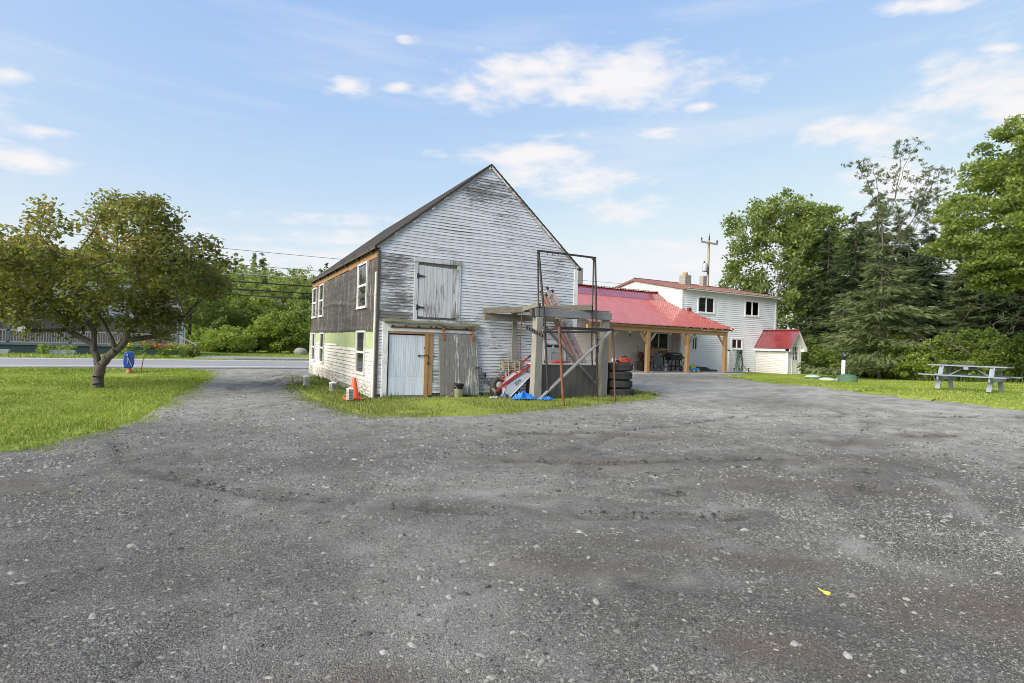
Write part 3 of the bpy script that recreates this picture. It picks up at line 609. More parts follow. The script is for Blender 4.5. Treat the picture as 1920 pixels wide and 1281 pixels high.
BXM = (BX0+BX1)/2; SL = (BZR-BZE)/(BX1-BXM)
barn = thing('barn', 'tall weathered white clapboard barn with peeling gable and tar papered side', 'barn', (BXM, BY0, 0))
Mf = lambda u, z, n: (u, BY0-n+.006*math.sin(u*2.1+z*1.7), z+.009*math.sin(u*1.4+z*2.3)+.005*math.sin(u*3.7-z*5.1))
Ml = lambda u, z, n: (BX0-n, u, z)
Mr_ = lambda u, z, n: (BX1+n, u, z)
Mb_ = lambda u, z, n: (u, BY1+n, z)
def gable_spans(openings):
    def f(z):
        if z <= BZE: a, b = BX0, BX1
        else: a, b = BX0+(z-BZE)/SL, BX1-(z-BZE)/SL
        r = [(a, b)]
        for x0, x1, y0, y1 in openings:
            if y0 < z < y1:
                q = []
                for s, t in r:
                    if x1 <= s or x0 >= t: q.append((s, t)); continue
                    if x0 > s: q.append((s, x0))
                    if x1 < t: q.append((x1, t))
                r = q
        return r
    return f
OPF = [(4.0, 5.24, -.1, 1.76), (4.74, 5.90, 2.12, 3.66), (8.80, 9.50, .82, 1.56)]
def gwear(u, v, z):
    m = (u+v)/2; w = .0
    w += .17*math.exp(-((m-4.2)/.5)**2)*(2.0 < z < 3.75)          # beside the loft door
    w += .16*math.exp(-((m-6.75)/.55)**2)*math.exp(-((z-5.95)/.45)**2)
    w += .05*math.exp(-((z-.3)/.45)**2) + .07*math.exp(-((m-9.5)/.5)**2)*(z > 2.2)
    w += .06*(2.0 < z < 2.2); w += .02*(z < 2.1)
    return w
mb = MB(); siding(mb, Mf, gable_spans(OPF), .10, BZR-.03, .0835, proud=.021, groove=.0078, jit=.0035, wear_shade=gwear)
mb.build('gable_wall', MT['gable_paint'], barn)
core = MB()
pts = [(BX0+.02, 0, -.1), (BX1-.02, 0, -.1), (BX1-.02, 0, BZE-.03), (BXM, 0, BZR-.06), (BX0+.02, 0, BZE-.03)]
core.prism([(x, BY0+.06, z) for x, _, z in pts], (0, BY1-BY0-.12, 0)); core.build('inner_wall', MT['darkwood'], barn)
f1 = MB()                                                            # sheathing boards behind the clapboards
for x0, x1, z0, z1 in ((BX0, 4.0, -.1, BZE), (5.24, BX1-.001, -.1, .82), (4.0, 5.24, 1.76, 2.12), (5.9, BX1, 1.56, BZE-.02), (4.0, 4.74, 2.12, BZE), (4.74, 5.9, 3.66, BZE), (5.24, 8.8, .82, 1.56), (9.5, BX1, .82, 1.56), (5.24, 5.9, 1.56, 2.12)):
    f1.box(x0, x1, BY0+.001, BY0+.058, z0, z1)
f1.prism([(BX0, BY0+.001, BZE), (BX1, BY0+.001, BZE), (BXM, BY0+.001, BZR-.03)], (0, .057, 0)); f1.build('sheathing', MT['darkwood'], barn)
r1 = MB()
siding(r1, Mr_, lambda z: [(BY0, BY1)], .1, BZE-.02, .0835, wear_shade=lambda u, v, z: .05)
siding(r1, Mb_, gable_spans([]), .1, BZR-.03, .0835, wear_shade=lambda u, v, z: .02); r1.build('rear_wall', MT['gable_paint'], barn)
# left side: clapboards below, insulation, tar paper, planks
LW = [(15.02, 16.06, .55, 1.76), (21.35, 22.2, .58, 1.73), (23.35, 24.15, .58, 1.73)]; UW = [(14.98, 16.08, 2.40, 3.68), (21.72, 22.72, 2.36, 3.63), (23.35, 24.3, 2.36, 3.60)]
def side_spans(z):
    r = [(BY0+.06, BY1)] if z < 1.13 else ([(BY0+.06, 20.2), (20.2, BY1)] if z < 1.24 else [(18.9, BY1)])
    for y0, y1, a, b in LW:
        if a < z < b:
            q = []
            for s, t in r:
                if y1 <= s or y0 >= t: q.append((s, t)); continue
                if y0 > s: q.append((s, y0))
                if y1 < t: q.append((y1, t))
            r = q
    if z < .14: r = [(s, t) for s, t in r if not (s < 16 and t < 18.6)] if False else [(BY0+.06, 16.1), (18.6, BY1)]
    return r
ls = MB(); siding(ls, Ml, side_spans, .03, 1.34, .112, proud=.03, groove=.0165, wear_shade=lambda u, v, z: .07+.10*(z < .3), seg=(2.6, 5.5)); ls.build('side_wall', MT['side_paint'], barn)
gb = MB(); y = BY0+.03
while y < BY1-.1:
    y2 = min(BY1, y+1.22); gb.box(BX0-.008, BX0+.03, y+.012, y2-.012, 1.1, 1.80); y = y2
gb.build('insulation_board', MT['green_board'], barn)
# tar paper: a wrinkled sheet
ny_, nz_ = 150, 40; ys = np.linspace(BY0+.03, BY1, ny_); zs = np.linspace(1.735, 3.66, nz_); YY, ZZ = np.meshgrid(ys, zs)
fold = .035*np.exp(-((ZZ-2.62-.1*np.sin(YY*.7))/.035)**2)*S01((YY-15.2)/1.5) + .02*np.exp(-((ZZ-2.70-.05*np.sin(YY*1.3))/.03)**2) + .02*np.exp(-((ZZ-1.80)/.04)**2)
XX = BX0-.012-np.abs(vnoise(YY, ZZ*2, 1.5))*.03-np.abs(vnoise(YY*2.5, ZZ*.6, 2.2))*.022-fold
ii = np.arange(ny_*nz_).reshape(nz_, ny_); raw('tar_paper', np.stack([XX, YY, ZZ], -1).reshape(-1, 3), np.stack([ii[:-1, :-1], ii[1:, :-1], ii[1:, 1:], ii[:-1, 1:]], -1).reshape(-1, 4), MT['tar'], barn, smooth=True)
pk = MB(); y = BY0+.05
for w in (.7, .9, 1.3, .5, 1.6, 2.2, .8, 1.1, 1.8):
    if y > BY1-.1: break
    pk.box(BX0-.02, BX0+.03, y+.006, min(y+w, BY1)-.006, 3.67+random.uniform(-.01, .02), 3.97); y += w
pk.build('frieze_plank', MT['plank'], barn)
# roof
ro = MB(); ov, th = .14, .055
for s, xe in ((-1, BX0-ov), (1, BX1+ov*.9)):
    ze = BZR-SL*abs(xe-BXM); nn = nrm((SL*s, 0, 1))*th; y0 = BY0-.07; L = BY1+.25-y0; K = 26
    for i in range(K):                                              # courses of shingle, thin steps, a little uneven
        a, b = i/K, (i+1)/K; lift = .012
        p = lambda t, h: (BXM+(xe-BXM)*t, y0, BZR+(ze-BZR)*t+h)
        ro.prism([p(a, -.025), p(b, -.025), p(b, -.025+th+lift), p(a, -.025+th)], (0, L, 0))
ro.build('roof', MT['shingle'], barn)
rk = MB()                                                           # rake boards on the gable, worn through
for s, xe in ((-1, BX0-.10), (1, BX1+.06)):
    ze = BZR-SL*abs(xe-BXM); n_ = 9
    for i in range(n_):
        a, b = i/n_, (i+1)/n_-.004; off = random.uniform(-.008, .008)
        pa = Vector((BXM+(xe-BXM)*a, BY0-.045, BZR+(ze-BZR)*a-.035+off)); pb = Vector((BXM+(xe-BXM)*b, BY0-.045, BZR+(ze-BZR)*b-.035+off)); rk.bar(pa, pb, .03, .085, up=(0, 0, 1))
k = len(rk.att); rk.att = [random.uniform(.25, .75) if rk.v[q][0] < BXM else random.uniform(.0, .45) for q in range(k)]; rk.build('rake_board', MT['trim_white'], barn)
for y in np.arange(BY0+.5, BY1, 1.62):
    MB().bar((BX0+.25, y, BZE-.02+.25*SL), (BX0-ov+.02, y, BZE-.07-(ov-.02)*SL), .09, .13).build('rafter_tail', MT['darkwood'], barn)
fas = MB(); fas.box(BX0-ov-.004, BX0-ov+.03, BY0-.05, BY1+.2, BZE-ov*SL-.045, BZE-ov*SL+.012)
fas.prism([(BX0-ov+.03, BY0+.02, BZE-.10), (BX0-.02, BY0+.02, BZE-.01), (BX0-.02, BY0+.02, BZE+.015), (BX0-ov+.03, BY0+.02, BZE-.075)], (0, BY1-BY0, 0)); fas.build('fascia', MT['darkwood'], barn)
cb = MB(); cb.box(BX0-.034, BX0+.035, BY0-.034, BY0-.002, .02, BZE-.18); cb.box(BX0-.036, BX0-.003, BY0, BY0+.09, .0, BZE-.08); cb.build('corner_board', MT['darkwood'], barn)
MB().box(BX0-.06, BX0-.036, BY0+.035, BY0+.14, -.08, 3.28).build('corner_trim', MT['side_paint'], barn, att=True); MB().box(BX0-.06, BX0-.01, BY1-.12, BY1+.02, -.08, 1.75).build('corner_trim', MT['side_paint'], barn, att=True); cw = MB(); cw.box(BX0-.045, BX0-.026, BY0+.14, 16.0, -.02, .035).build('base_trim', MT['side_paint'], barn, att=True); cw = MB(); cw.box(BX0-.045, BX0-.026, 16.0, 18.7, .125, .165); cw.box(BX0-.045, BX0-.026, 18.68, 18.72, -.08, .125); cw.build('hatch_trim', MT['side_paint'], barn, att=True)
rc = MB(); rc.box(BX1-.11, BX1+.03, BY0-.036, BY0-.004, .05, BZE-.12); rc.build('corner_board', MT['trim_white'], barn, att=True)
fo = MB(); fo.box(BX0-.03, BX0+.0, 18.75, BY1, -.1, .035); fo.build('foundation', MT['concrete'], barn)
ha = MB(); ha.box(BX0-.012, BX0+.02, 16.05, 18.65, -.12, .13); ha.box(BX0-.03, BX0+.01, 16.05, 16.13, -.12, .12); ha.box(BX0-.03, BX0+.01, 17.2, 17.26, -.12, .12); ha.build('hatch', MT['greywood_v'], barn)
def side_window(y0, y1, z0, z1):
    f = MB(); x = BX0-.045; t = .05; zm = (z0+z1)/2
    f.box(x-.02, x+.06, y0, y0+t, z0, z1); f.box(x-.02, x+.06, y1-t, y1, z0, z1); f.box(x-.022, x+.06, y0+t, y1-t, z1-t, z1); f.box(x-.03, x+.06, y0-.02, y1+.02, z0-.02, z0+t-.002)
    f.box(x-.008, x+.055, y0+t, y1-t, zm-.03, zm+.03)
    for a, b in ((z0+t, zm-.03), (zm+.03, z1-t)):
        f.box(x, x+.05, y0+t, y0+t+.03, a, b); f.box(x, x+.05, y1-t-.03, y1-t, a, b)
    w = f.build('window', MT['frame_white'], barn)
    for a, b, dx in ((z0+t, zm-.03, .02), (zm+.03, z1-t, .012)):
        MB().box(x+dx, x+dx+.006, y0+t+.03, y1-t-.03, a, b).build('pane', MT['glass'], w)
    return w
for a in LW+UW: side_window(*a)
# gable window, low behind the box
w = MB(); x0, x1, z0, z1 = OPF[2]; w.box(x0-.10, x0, BY0-.05, BY0+.02, z0-.06, z1+.10); w.box(x1, x1+.10, BY0-.05, BY0+.02, z0-.06, z1+.10); w.box(x0, x1, BY0-.052, BY0+.02, z1, z1+.11); w.box(x0-.12, x1+.12, BY0-.075, BY0+.02, z0-.10, z0-.06); w.box((x0+x1)/2-.02, (x0+x1)/2+.02, BY0-.01, BY0+.03, z0-.06, z1)
wo = w.build('window', MT['trim_white'], barn, att=True); MB().box(x0, x1, BY0+.03, BY0+.04, z0-.06, z1).build('pane', MT['inside'], wo)
# loft door
x0, x1, z0, z1 = OPF[1]; d = MB(); n_ = 7; ws = [.16, .17, .17, .17, .16, .15, .14]; x = x0+.03; k_ = 0
for ww in ws:
    a = x; x += ww; d.box(a+.003, x-.003, BY0-.026-random.uniform(0, .006), BY0+.01, z0+.05+random.uniform(-.01, .01), z1-.10-.028*k_/6+random.uniform(-.008, .008), w=random.uniform(-.03, .14)); k_ += 1
d.box(x0+.02, x1-.02, BY0+.012, BY0+.03, z0, z1, w=.6)
ld = d.build('loft_door', MT['loft_paint'], barn, att=True)
fr = MB(); fr.box(x0-.09, x0+.015, BY0-.04, BY0+.03, z0-.02, z1+.01); fr.box(x1-.015, x1+.09, BY0-.04, BY0+.03, z0-.02, z1-.02); fr.box(x0-.11, x1+.10, BY0-.048, BY0+.03, z1-.02, z1+.10); fr.box(x0-.10, x1+.10, BY0-.045, BY0+.03, z0-.09, z0-.02); fr.att = [random.uniform(0, .22) for _ in fr.att]
fr.build('door_frame', MT['loft_paint'], barn, att=True)
for zz in (3.26, 2.42):
    h = MB(); h.prism([(x0-.02, BY0-.046, zz-.07), (x0+.03, BY0-.046, zz-.07), (x0+.04, BY0-.046, zz-.035), (x0+.21, BY0-.046, zz-.012), (x0+.21, BY0-.046, zz+.012), (x0+.04, BY0-.046, zz+.035), (x0+.03, BY0-.046, zz+.07), (x0-.02, BY0-.046, zz+.07)], (0, .01, 0)); h.build('hinge', MT['iron'], ld)
# canopy ledge above the doors
cp = MB(); xs = np.linspace(3.84, 6.58, 13)
for i in range(12):
    s = .012*math.sin(i*1.3); e = .012*math.sin((i+1)*1.3); zz = 2.03-.004*i
    cp.prism([(xs[i], BY0-.02, zz+.06+s), (xs[i], BY0-.19+random.uniform(-.012, .012), zz-.02+s), (xs[i], BY0-.19, zz-.06+s), (xs[i], BY0-.02, zz-.03+s)], (xs[i+1]-xs[i]-.002, 0, (e-s)))
cp.build('canopy', MT['mossy'], barn)
rail = MB(); rail.box(3.98, 6.5, BY0-.055, BY0-.03, 1.76, 1.97); rail.box(3.84, 3.98, BY0-.055, BY0-.01, .02, 1.97); rail.att = [random.uniform(0, .12) for _ in rail.att]; rail.build('header_board', MT['trim_white'], barn, att=True)
tr = MB(); tr.box(4.04, 6.46, BY0-.085, BY0-.06, 1.845, 1.885)
for xx in (4.1, 4.45, 4.8, 5.15, 5.3, 6.2): tr.box(xx-.03, xx+.03, BY0-.078, BY0-.05, 1.86, 1.915)
tr.tube([(5.62+.11*math.cos(t), BY0-.11, 1.88+.11*math.sin(t)) for t in np.linspace(.2, 2.9, 9)], .016, 6); tr.build('door_track', MT['rust'], barn)
# white plank door in its timber frame
d = MB(); x = 4.03; nb = 15; bw = (5.0-4.03)/nb
for i in range(nb): d.box(x+.0022, x+bw-.0022, BY0-.012, BY0+.02, .56, 1.66, w=random.uniform(-.04, .03)); x += bw
d.box(4.028, 5.002, BY0+.001, BY0+.03, .06, 1.665); x = 4.03
for ww in (.42, .31, .24): d.box(x+.003, x+ww-.003, BY0-.02, BY0+.01, .07, .555, w=random.uniform(.0, .07)); x += ww
pd_ = d.build('plank_door', MT['door_paint'], barn, att=True)
l = MB(); l.tube([(4.84, BY0-.03, 1.12), (5.08, BY0-.05, 1.13), (5.10, BY0-.05, 1.12), (5.10, BY0-.05, .97)], .012, 6); l.tube([(5.10+.03*math.cos(t), BY0-.05, .93+.045*math.sin(t)) for t in np.linspace(0, 6.28, 10)], .009, 5); l.ico((4.84, BY0-.03, 1.12), .035, 1); l.build('latch', MT['iron'], pd_); MB().ico((4.99, BY0-.03, 1.33), .02, 1).build('knob', MT['iron'], pd_)
j = MB(); j.box(5.0, 5.10, BY0-.045, BY0+.03, .03, 1.70); j.box(5.105, 5.235, BY0-.03, BY0+.03, .05, 1.70); j.box(4.0, 5.24, BY0-.05, BY0+.03, 1.70, 1.755); j.build('door_jamb', MT['cedar'], barn)
si = MB(); si.box(3.86, 5.1, BY0-.10, BY0+.03, -.05, .055); si.build('door_sill', MT['greywood_x'], barn)
# sliding door
s = MB(); x = 5.36; nb = 8
for i in range(nb):
    ww = (6.52-5.36)/nb; lean = .05
    k = len(s.v); s.box(x+.003, x+ww-.003, BY0-.115, BY0-.085, .04+random.uniform(-.03, .03), 1.715, w=random.uniform(-.12, .12)); x += ww
s.v = [(px+(1.7-pz)*.045, py-(1.7-pz)*.03, pz) for px, py, pz in s.v]
s.box(5.38, 6.5, BY0-.082, BY0-.062, 1.45, 1.6, w=.5)
sd_ = s.build('sliding_door', MT['grey_board'], barn, att=True)
for xx in (5.50, 6.37):
    r = MB(); r.box(xx-.03, xx+.03, BY0-.135, BY0-.118, 1.60, 1.80); r.prism([(xx-.045, BY0-.137, 1.60), (xx, BY0-.137, 1.54), (xx+.045, BY0-.137, 1.60), (xx, BY0-.137, 1.67)], (0, .016, 0)); r.lathe([(0, -.03), (.05, -.03), (.05, 0), (0, 0)], 12, (xx, BY0-.10, 1.86), axis='y'); r.build('roller', MT['rust_or'], sd_)
# ------------------------------------------------------------------ two storey house, wing, porch
HX0, HX1, HY0, HYR, HY1, HZE, HZR = 27.31, 37.1, 26.2, 30.8, 35.4, 5.62, 6.58
house = thing('house', 'white two storey clapboard house with rusty red low pitched roof', 'house', (HX0, HY0, 0))
def cut(op):
    def f(z, a, b):
        r = [(a, b)]
        for x0, x1, z0, z1 in op:
            if z0 < z < z1:
                q = []
                for s, t in r:
                    if x1 <= s or x0 >= t: q.append((s, t)); continue
                    if x0 > s: q.append((s, x0))
                    if x1 < t: q.append((x1, t))
                r = q
        return r
    return f
HW = [(28.86, 30.36, 4.10, 5.14), (33.66, 35.12, 4.13, 5.17), (32.30, 33.36, 1.70, 2.36), (28.35, 28.82, 1.50, 2.42)]
c_ = cut(HW)
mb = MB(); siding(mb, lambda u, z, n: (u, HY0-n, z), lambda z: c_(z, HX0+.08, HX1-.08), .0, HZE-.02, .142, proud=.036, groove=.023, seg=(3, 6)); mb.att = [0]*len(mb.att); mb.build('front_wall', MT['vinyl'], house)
mb = MB(); sl = (HZR-HZE)/(HYR-HY0)
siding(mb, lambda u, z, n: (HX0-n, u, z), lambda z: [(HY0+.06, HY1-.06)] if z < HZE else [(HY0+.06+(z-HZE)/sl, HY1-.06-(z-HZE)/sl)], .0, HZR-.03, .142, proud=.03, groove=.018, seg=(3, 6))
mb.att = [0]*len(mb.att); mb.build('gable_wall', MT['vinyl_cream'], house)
co = MB(); co.prism([(HX0+.05, HY0+.05, -.1), (HX0+.05, HY1-.05, -.1), (HX0+.05, HY1-.05, HZE), (HX0+.05, HYR, HZR-.03), (HX0+.05, HY0+.05, HZE)], (HX1-HX0-.10, 0, 0)); co.build('inner_wall', MT['vinyl'], house)
mb = MB(); siding(mb, lambda u, z, n: (HX1+n, u, z), lambda z: [(HY0, HY1)], 0, HZE, .142, seg=None); mb.att = [0]*len(mb.att); mb.build('end_wall', MT['vinyl'], house)
tr = MB(); tr.box(HX0-.04, HX0+.08, HY0-.05, HY0-.004, 0, HZE-.09); tr.box(HX0-.045, HX0-.005, HY0-.004, HY0+.09, 0, HZE-.09); tr.build('corner_trim', MT['white'], house); MB().box(HX1-.09, HX1+.03, HY0-.05, HY0-.004, 0, HZE-.09).build('corner_trim', MT['white'], house)
tr = MB(); tr.box(HX0-.1, HX1+.12, HY0-.36, HY0-.03, HZE-.08, HZE-.055); tr.build('soffit', MT['white'], house)
fb = MB(); fb.box(HX0-.14, HX1+.15, HY0-.42, HY0-.38, HZE-.12, HZE+.02)
fb.build('fascia', MT['white'], house)
rf = MB(); ye0, ye1 = HY0-.45, HY1+.45; z_e = HZE-.45*sl+.05
x = HX0-.18; xe = HX1+.2; rib = .23
while x < xe:
    b = min(x+rib, xe)
    for ya, za, yb, zb in ((ye0, z_e, HYR, HZR+.06), (HYR, HZR+.06, ye1, z_e)):
        rf.prism([(x, ya, za), (x, yb, zb), (x, yb, zb+.03), (x, ya, za+.03)], (b-x-.035, 0, 0)); rf.prism([(b-.035, ya, za), (b-.035, yb, zb), (b-.035, yb, zb+.055), (b-.035, ya, za+.055)], (.035, 0, 0))
    x = b
rf.build('roof', MT['brownmetal'], house)
rk = MB(); rk.bar((HX0-.16, ye0, z_e-.03), (HX0-.16, HYR, HZR-.01), .05, .13); rk.bar((HX0-.16, HYR, HZR-.01), (HX0-.16, ye1, z_e-.03), .05, .13); rk.bar((HX0-.17, HYR, HZR+.12), (HX1+.2, HYR, HZR+.12), .16, .05); rk.build('rake_trim', MT['brownmetal'], house)
def slider_window(x0, x1, z0, z1, curtain=None):
    gm = MT['clear_glass'] if curtain else MT['glass']
    f = MB(); t = .075; y = HY0-.055; xm = (x0+x1)/2
    f.box(x0-.05, x1+.05, y-.012, HY0+.03, z1-.01, z1+.10); f.box(x0-.07, x1+.07, y-.03, HY0+.03, z0-.10, z0); f.box(x0-.10, x0, y, HY0+.03, z0, z1-.01); f.box(x1, x1+.10, y, HY0+.03, z0, z1-.01)
    f.box(x0, x0+.05, y+.02, HY0+.04, z0, z1-.01); f.box(x1-.05, x1, y+.02, HY0+.04, z0, z1-.01); f.box(xm-.04, xm+.04, y+.014, HY0+.04, z0, z1-.01); f.box(x0+.05, x1-.05, y+.02, HY0+.04, z0, z0+.045); f.box(x0+.05, x1-.05, y+.02, HY0+.04, z1-.05, z1-.012)
    w = f.build('window', MT['white'], house)
    MB().box(x0+.05, xm-.04, HY0+.0, HY0+.006, z0+.04, z1-.05).build('pane', gm, w); MB().box(xm+.04, x1-.05, HY0-.008, HY0-.002, z0+.04, z1-.05).build('pane', gm, w)
    if curtain:
        MB().box(x0, x1, HY0+.034, HY0+.046, z0, z1).build('dark_backing', MT['inside'], w); c = MB(); hz = z0+(z1-z0)*curtain  # dark sheet added close behind the glass for the unlit room
        for k in range(14):
            a = x0+.05+(x1-x0-.1)*k/14; c.bar((a+(x1-x0-.1)/28, HY0+.022, z0+.04), (a+(x1-x0-.1)/28, HY0+.022, hz if abs(k-6.5) > 1.2 else hz-.12), (x1-x0-.1)/15, .010+.006*(k % 2), up=(0, 1, 0))
        c.build('curtain', MT['curtain'], w)
    return w
slider_window(*HW[0]); slider_window(*HW[1], curtain=.45)
w = slider_window(*HW[2], curtain=.6); slider_window(*HW[3])
# chimneys on the far slope
def chimney(x, y, z0, z1, s, pot):
    c = MB(); n = int((z1-z0)/.2)
    for i in range(n): c.box(x-s+.004*(i % 2), x+s-.004*(i % 2), y-s+.004*(i % 2), y+s-.004*(i % 2), z0+i*.2, z0+i*.2+.192); c.box(x-s+.02, x+s-.02, y-s+.02, y+s-.02, z0+i*.2+.19, z0+i*.2+.202)
    o = c.build('chimney', MT['block'], house)
    if pot: MB().lathe([(.17, 0), (.19, .03), (.19, .22), (.15, .24), (.13, .05)], 12, (x, y, z0+n*.2)).build('chimney_pot', MT['clay'], o)
    return o
chimney(31.55, 30.0, 6.2, 7.2, .32, True); chimney(33.95, 30.4, 6.2, 7.5, .20, False)
# small dark box on the house wall wire and scuffs
mb = MB(); mb.box(30.0, 30.2, HY0-.05, HY0-.03, 2.95, 3.1); mb.build('vent_plate', MT['vinyl_cream'], house)
fd_ = MB(); fd_.box(HX0+.02, HX1-.02, HY0+.02, HY1-.02, -.3, .02); fd_.build('foundation', MT['concrete'], house)

# entry porch (bulkhead) with its own little gable
hut = thing('entry_shed', 'small white entry shed with red gable roof on the house front', 'shed', (35.7, 24.9, 0))
ex0, ex1, ey0, ey1, ez, er = 35.0, 36.44, 23.7, 26.17, 2.12, 3.06; em = (ex0+ex1)/2
mb = MB(); siding(mb, lambda u, z, n: (ex0-n, u, z), lambda z: [(ey0+.09, ey1)], -.02, ez, .12, proud=.03, groove=.02, seg=None); mb.att = [0]*len(mb.att); mb.build('side_wall', MT['vinyl_cream'], hut)
esl = (er-ez)/(em-ex0)
dx0, dx1 = 35.52, 36.20
mb = MB(); cf = cut([(dx0-.08, dx1+.08, -.1, 2.12)]); siding(mb, lambda u, z, n: (u, ey0-n, z), lambda z: cf(z, ex0+.08, ex1-.08) if z < ez else [(ex0+(z-ez)/esl, ex1-(z-ez)/esl)], -.02, er-.05, .12, proud=.022, groove=.015, seg=None); mb.att = [0]*len(mb.att); mb.build('front_wall', MT['vinyl'], hut)
co = MB(); co.prism([(ex0+.05, ey0+.06, -.1), (ex1-.02, ey0+.06, -.1), (ex1-.02, ey0+.06, ez), (em, ey0+.06, er-.04), (ex0+.05, ey0+.06, ez)], (0, ey1-ey0-.08, 0)); co.build('inner_wall', MT['vinyl'], hut)
mb = MB(); siding(mb, lambda u, z, n: (ex1+n-.02, u, z), lambda z: [(ey0, ey1)], -.02, ez, .12, seg=None); mb.att = [0]*len(mb.att); mb.build('side_wall', MT['vinyl'], hut)
tr = MB(); tr.box(ex0-.035, ex0+.08, ey0-.035, ey0-.003, -.03, ez-.02); tr.box(ex0-.04, ex0-.003, ey0, ey0+.09, -.03, ez-.02); tr.box(ex1-.08, ex1+.03, ey0-.035, ey0-.003, -.03, ez-.02)
tr.box(dx0-.08, dx0, ey0-.03, ey0+.05, 0, 2.10); tr.box(dx1, dx1+.08, ey0-.03, ey0+.05, 0, 2.10); tr.box(dx0-.08, dx1+.08, ey0-.032, ey0+.05, 2.10, 2.18)
yo = ey0-.33                                                        # barge boards, eave fascia
for s in (-1, 1):
    xe = em+s*(em-ex0+.27); ze = er-esl*(em-ex0+.27)
    tr.prism([(em, yo, er-.17), (xe, yo, ze-.17), (xe, yo, ze+.03), (em, yo, er+.03)], (0, .03, 0)); tr.prism([(em, yo+.03, er-.02), (xe, yo+.03, ze-.02), (xe, yo+.03, ze+.0), (em, yo+.03, er+.0)], (0, ey1-yo-.05, 0))
    tr.box(min(xe, xe-s*.03), max(xe, xe-s*.03), yo+.031, ey1-.01, ze-.16, ze+.02); tr.box(min(xe-s*.03, em+s*(em-ex0+.02)), max(xe-s*.03, em+s*(em-ex0+.02)), yo+.031, ey1-.02, ze-.15, ze-.135)
    tr.prism([(xe, yo+.031, ze-.17), (xe-s*.30, yo+.031, ze-.17), (xe-s*.30, yo+.031, ze+.03+.0), (xe, yo+.031, ze-.02)], (0, .30, 0))
tr.build('trim', MT['white'], hut)
rf = MB()
for s in (-1, 1):
    xe = em+s*(em-ex0+.30); ze = er-esl*(em-ex0+.30); y = yo-.03
    while y < ey1-.01:
        b = min(y+.23, ey1); rf.prism([(em, y, er+.045), (xe, y, ze+.045), (xe, y, ze+.065), (em, y, er+.065)], (0, b-y-.03, 0)); rf.prism([(em, b-.03, er+.045), (xe, b-.03, ze+.045), (xe, b-.03, ze+.085), (em, b-.03, er+.085)], (0, .03, 0)); y = b
rf.bar((em, yo-.03, er+.09), (em, ey1, er+.09), .26, .03); rf.build('roof', MT['redmetal'], hut)
d = MB(); d.box(dx0+.004, dx1-.004, ey0-.01, ey0+.04, .03, 1.02); xs = [dx0+.004, dx0+.09, dx0+.09+.155, dx0+.09+.185, dx0+.09+.34, dx0+.09+.37, dx0+.09+.50, dx1-.004]
d.box(dx0+.004, dx0+.09, ey0-.01, ey0+.04, 1.02, 2.09); d.box(dx1-.10, dx1-.004, ey0-.01, ey0+.04, 1.02, 2.09); d.box(dx0+.09, dx1-.10, ey0-.01, ey0+.04, 1.94, 2.09)
gx0, gx1 = dx0+.09, dx1-.10
for i in (1, 2): d.box(gx0+(gx1-gx0)*i/3-.013, gx0+(gx1-gx0)*i/3+.013, ey0-.008, ey0+.03, 1.02, 1.94); d.box(gx0, gx1, ey0-.009, ey0+.03, 1.02+.92*i/3-.013, 1.02+.92*i/3+.013)
d.box(dx0+.10, dx0+.31, ey0-.02, ey0-.01, .18, .86); d.box(dx0+.37, dx1-.10, ey0-.02, ey0-.01, .18, .86)
do = d.build('door', MT['white'], hut); MB().box(gx0, gx1, ey0+.012, ey0+.02, 1.02, 1.94).build('pane', MT['glass'], do); MB().ico((dx1-.07, ey0-.05, .98), .03, 1).build('handle', MT['alu'], do)

# single storey wing between barn and house
WX0, WX1, WY0, WY1 = 16.4, 27.28, 26.9, 30.4
wing = thing('house_wing', 'single storey white wing with red metal roof behind the open porch', 'house', (WX0, WY0, 0))
op = [(25.30, 26.78, 1.46, 2.58), (20.75, 21.62, .1, 2.16)]
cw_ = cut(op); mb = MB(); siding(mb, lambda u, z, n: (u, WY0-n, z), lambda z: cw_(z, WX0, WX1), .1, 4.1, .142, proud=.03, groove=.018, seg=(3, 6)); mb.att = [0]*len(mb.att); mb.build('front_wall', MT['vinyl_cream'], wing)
co = MB(); co.prism([(WX0+.03, WY0+.05, -.1), (WX0+.03, WY1-.05, -.1), (WX0+.03, WY1-.05, 4.0), (WX0+.03, 28.54, 5.36), (WX0+.03, WY0+.05, 4.10)], (WX1-WX0-.06, 0, 0)); co.build('inner_wall', MT['vinyl_cream'], wing)
f = MB(); x0, x1, z0, z1 = op[0]; xm = x0+.68
f.box(x0-.10, x0, WY0-.05, WY0+.04, z0-.09, z1+.09); f.box(x1, x1+.10, WY0-.05, WY0+.04, z0-.09, z1+.09); f.box(x0, x1, WY0-.05, WY0+.04, z1, z1+.09); f.box(x0-.0, x1, WY0-.06, WY0+.04, z0-.09, z0); f.box(xm-.045, xm+.045, WY0-.035, WY0+.04, z0, z1)
w = f.build('window', MT['vinyl_cream'], wing)
for a, b in ((x0, xm-.045), (xm+.045, x1)): MB().box(a, b, WY0+.0, WY0+.008, z0, z1).build('pane', MT['glass'], w)
x0, x1, z0, z1 = op[1]; d = MB(); d.box(x0-.10, x0, WY0-.05, WY0+.04, z0, z1+.1); d.box(x1, x1+.10, WY0-.05, WY0+.04, z0, z1+.1); d.box(x0, x1, WY0-.05, WY0+.04, z1, z1+.1); d.box(x0, x1, WY0-.02, WY0+.03, z0, 1.15); d.box(x0, x0+.12, WY0-.02, WY0+.03, 1.15, z1); d.box(x1-.12, x1, WY0-.02, WY0+.03, 1.15, z1); d.box(x0+.12, x1-.12, WY0-.02, WY0+.03, 2.03, z1)
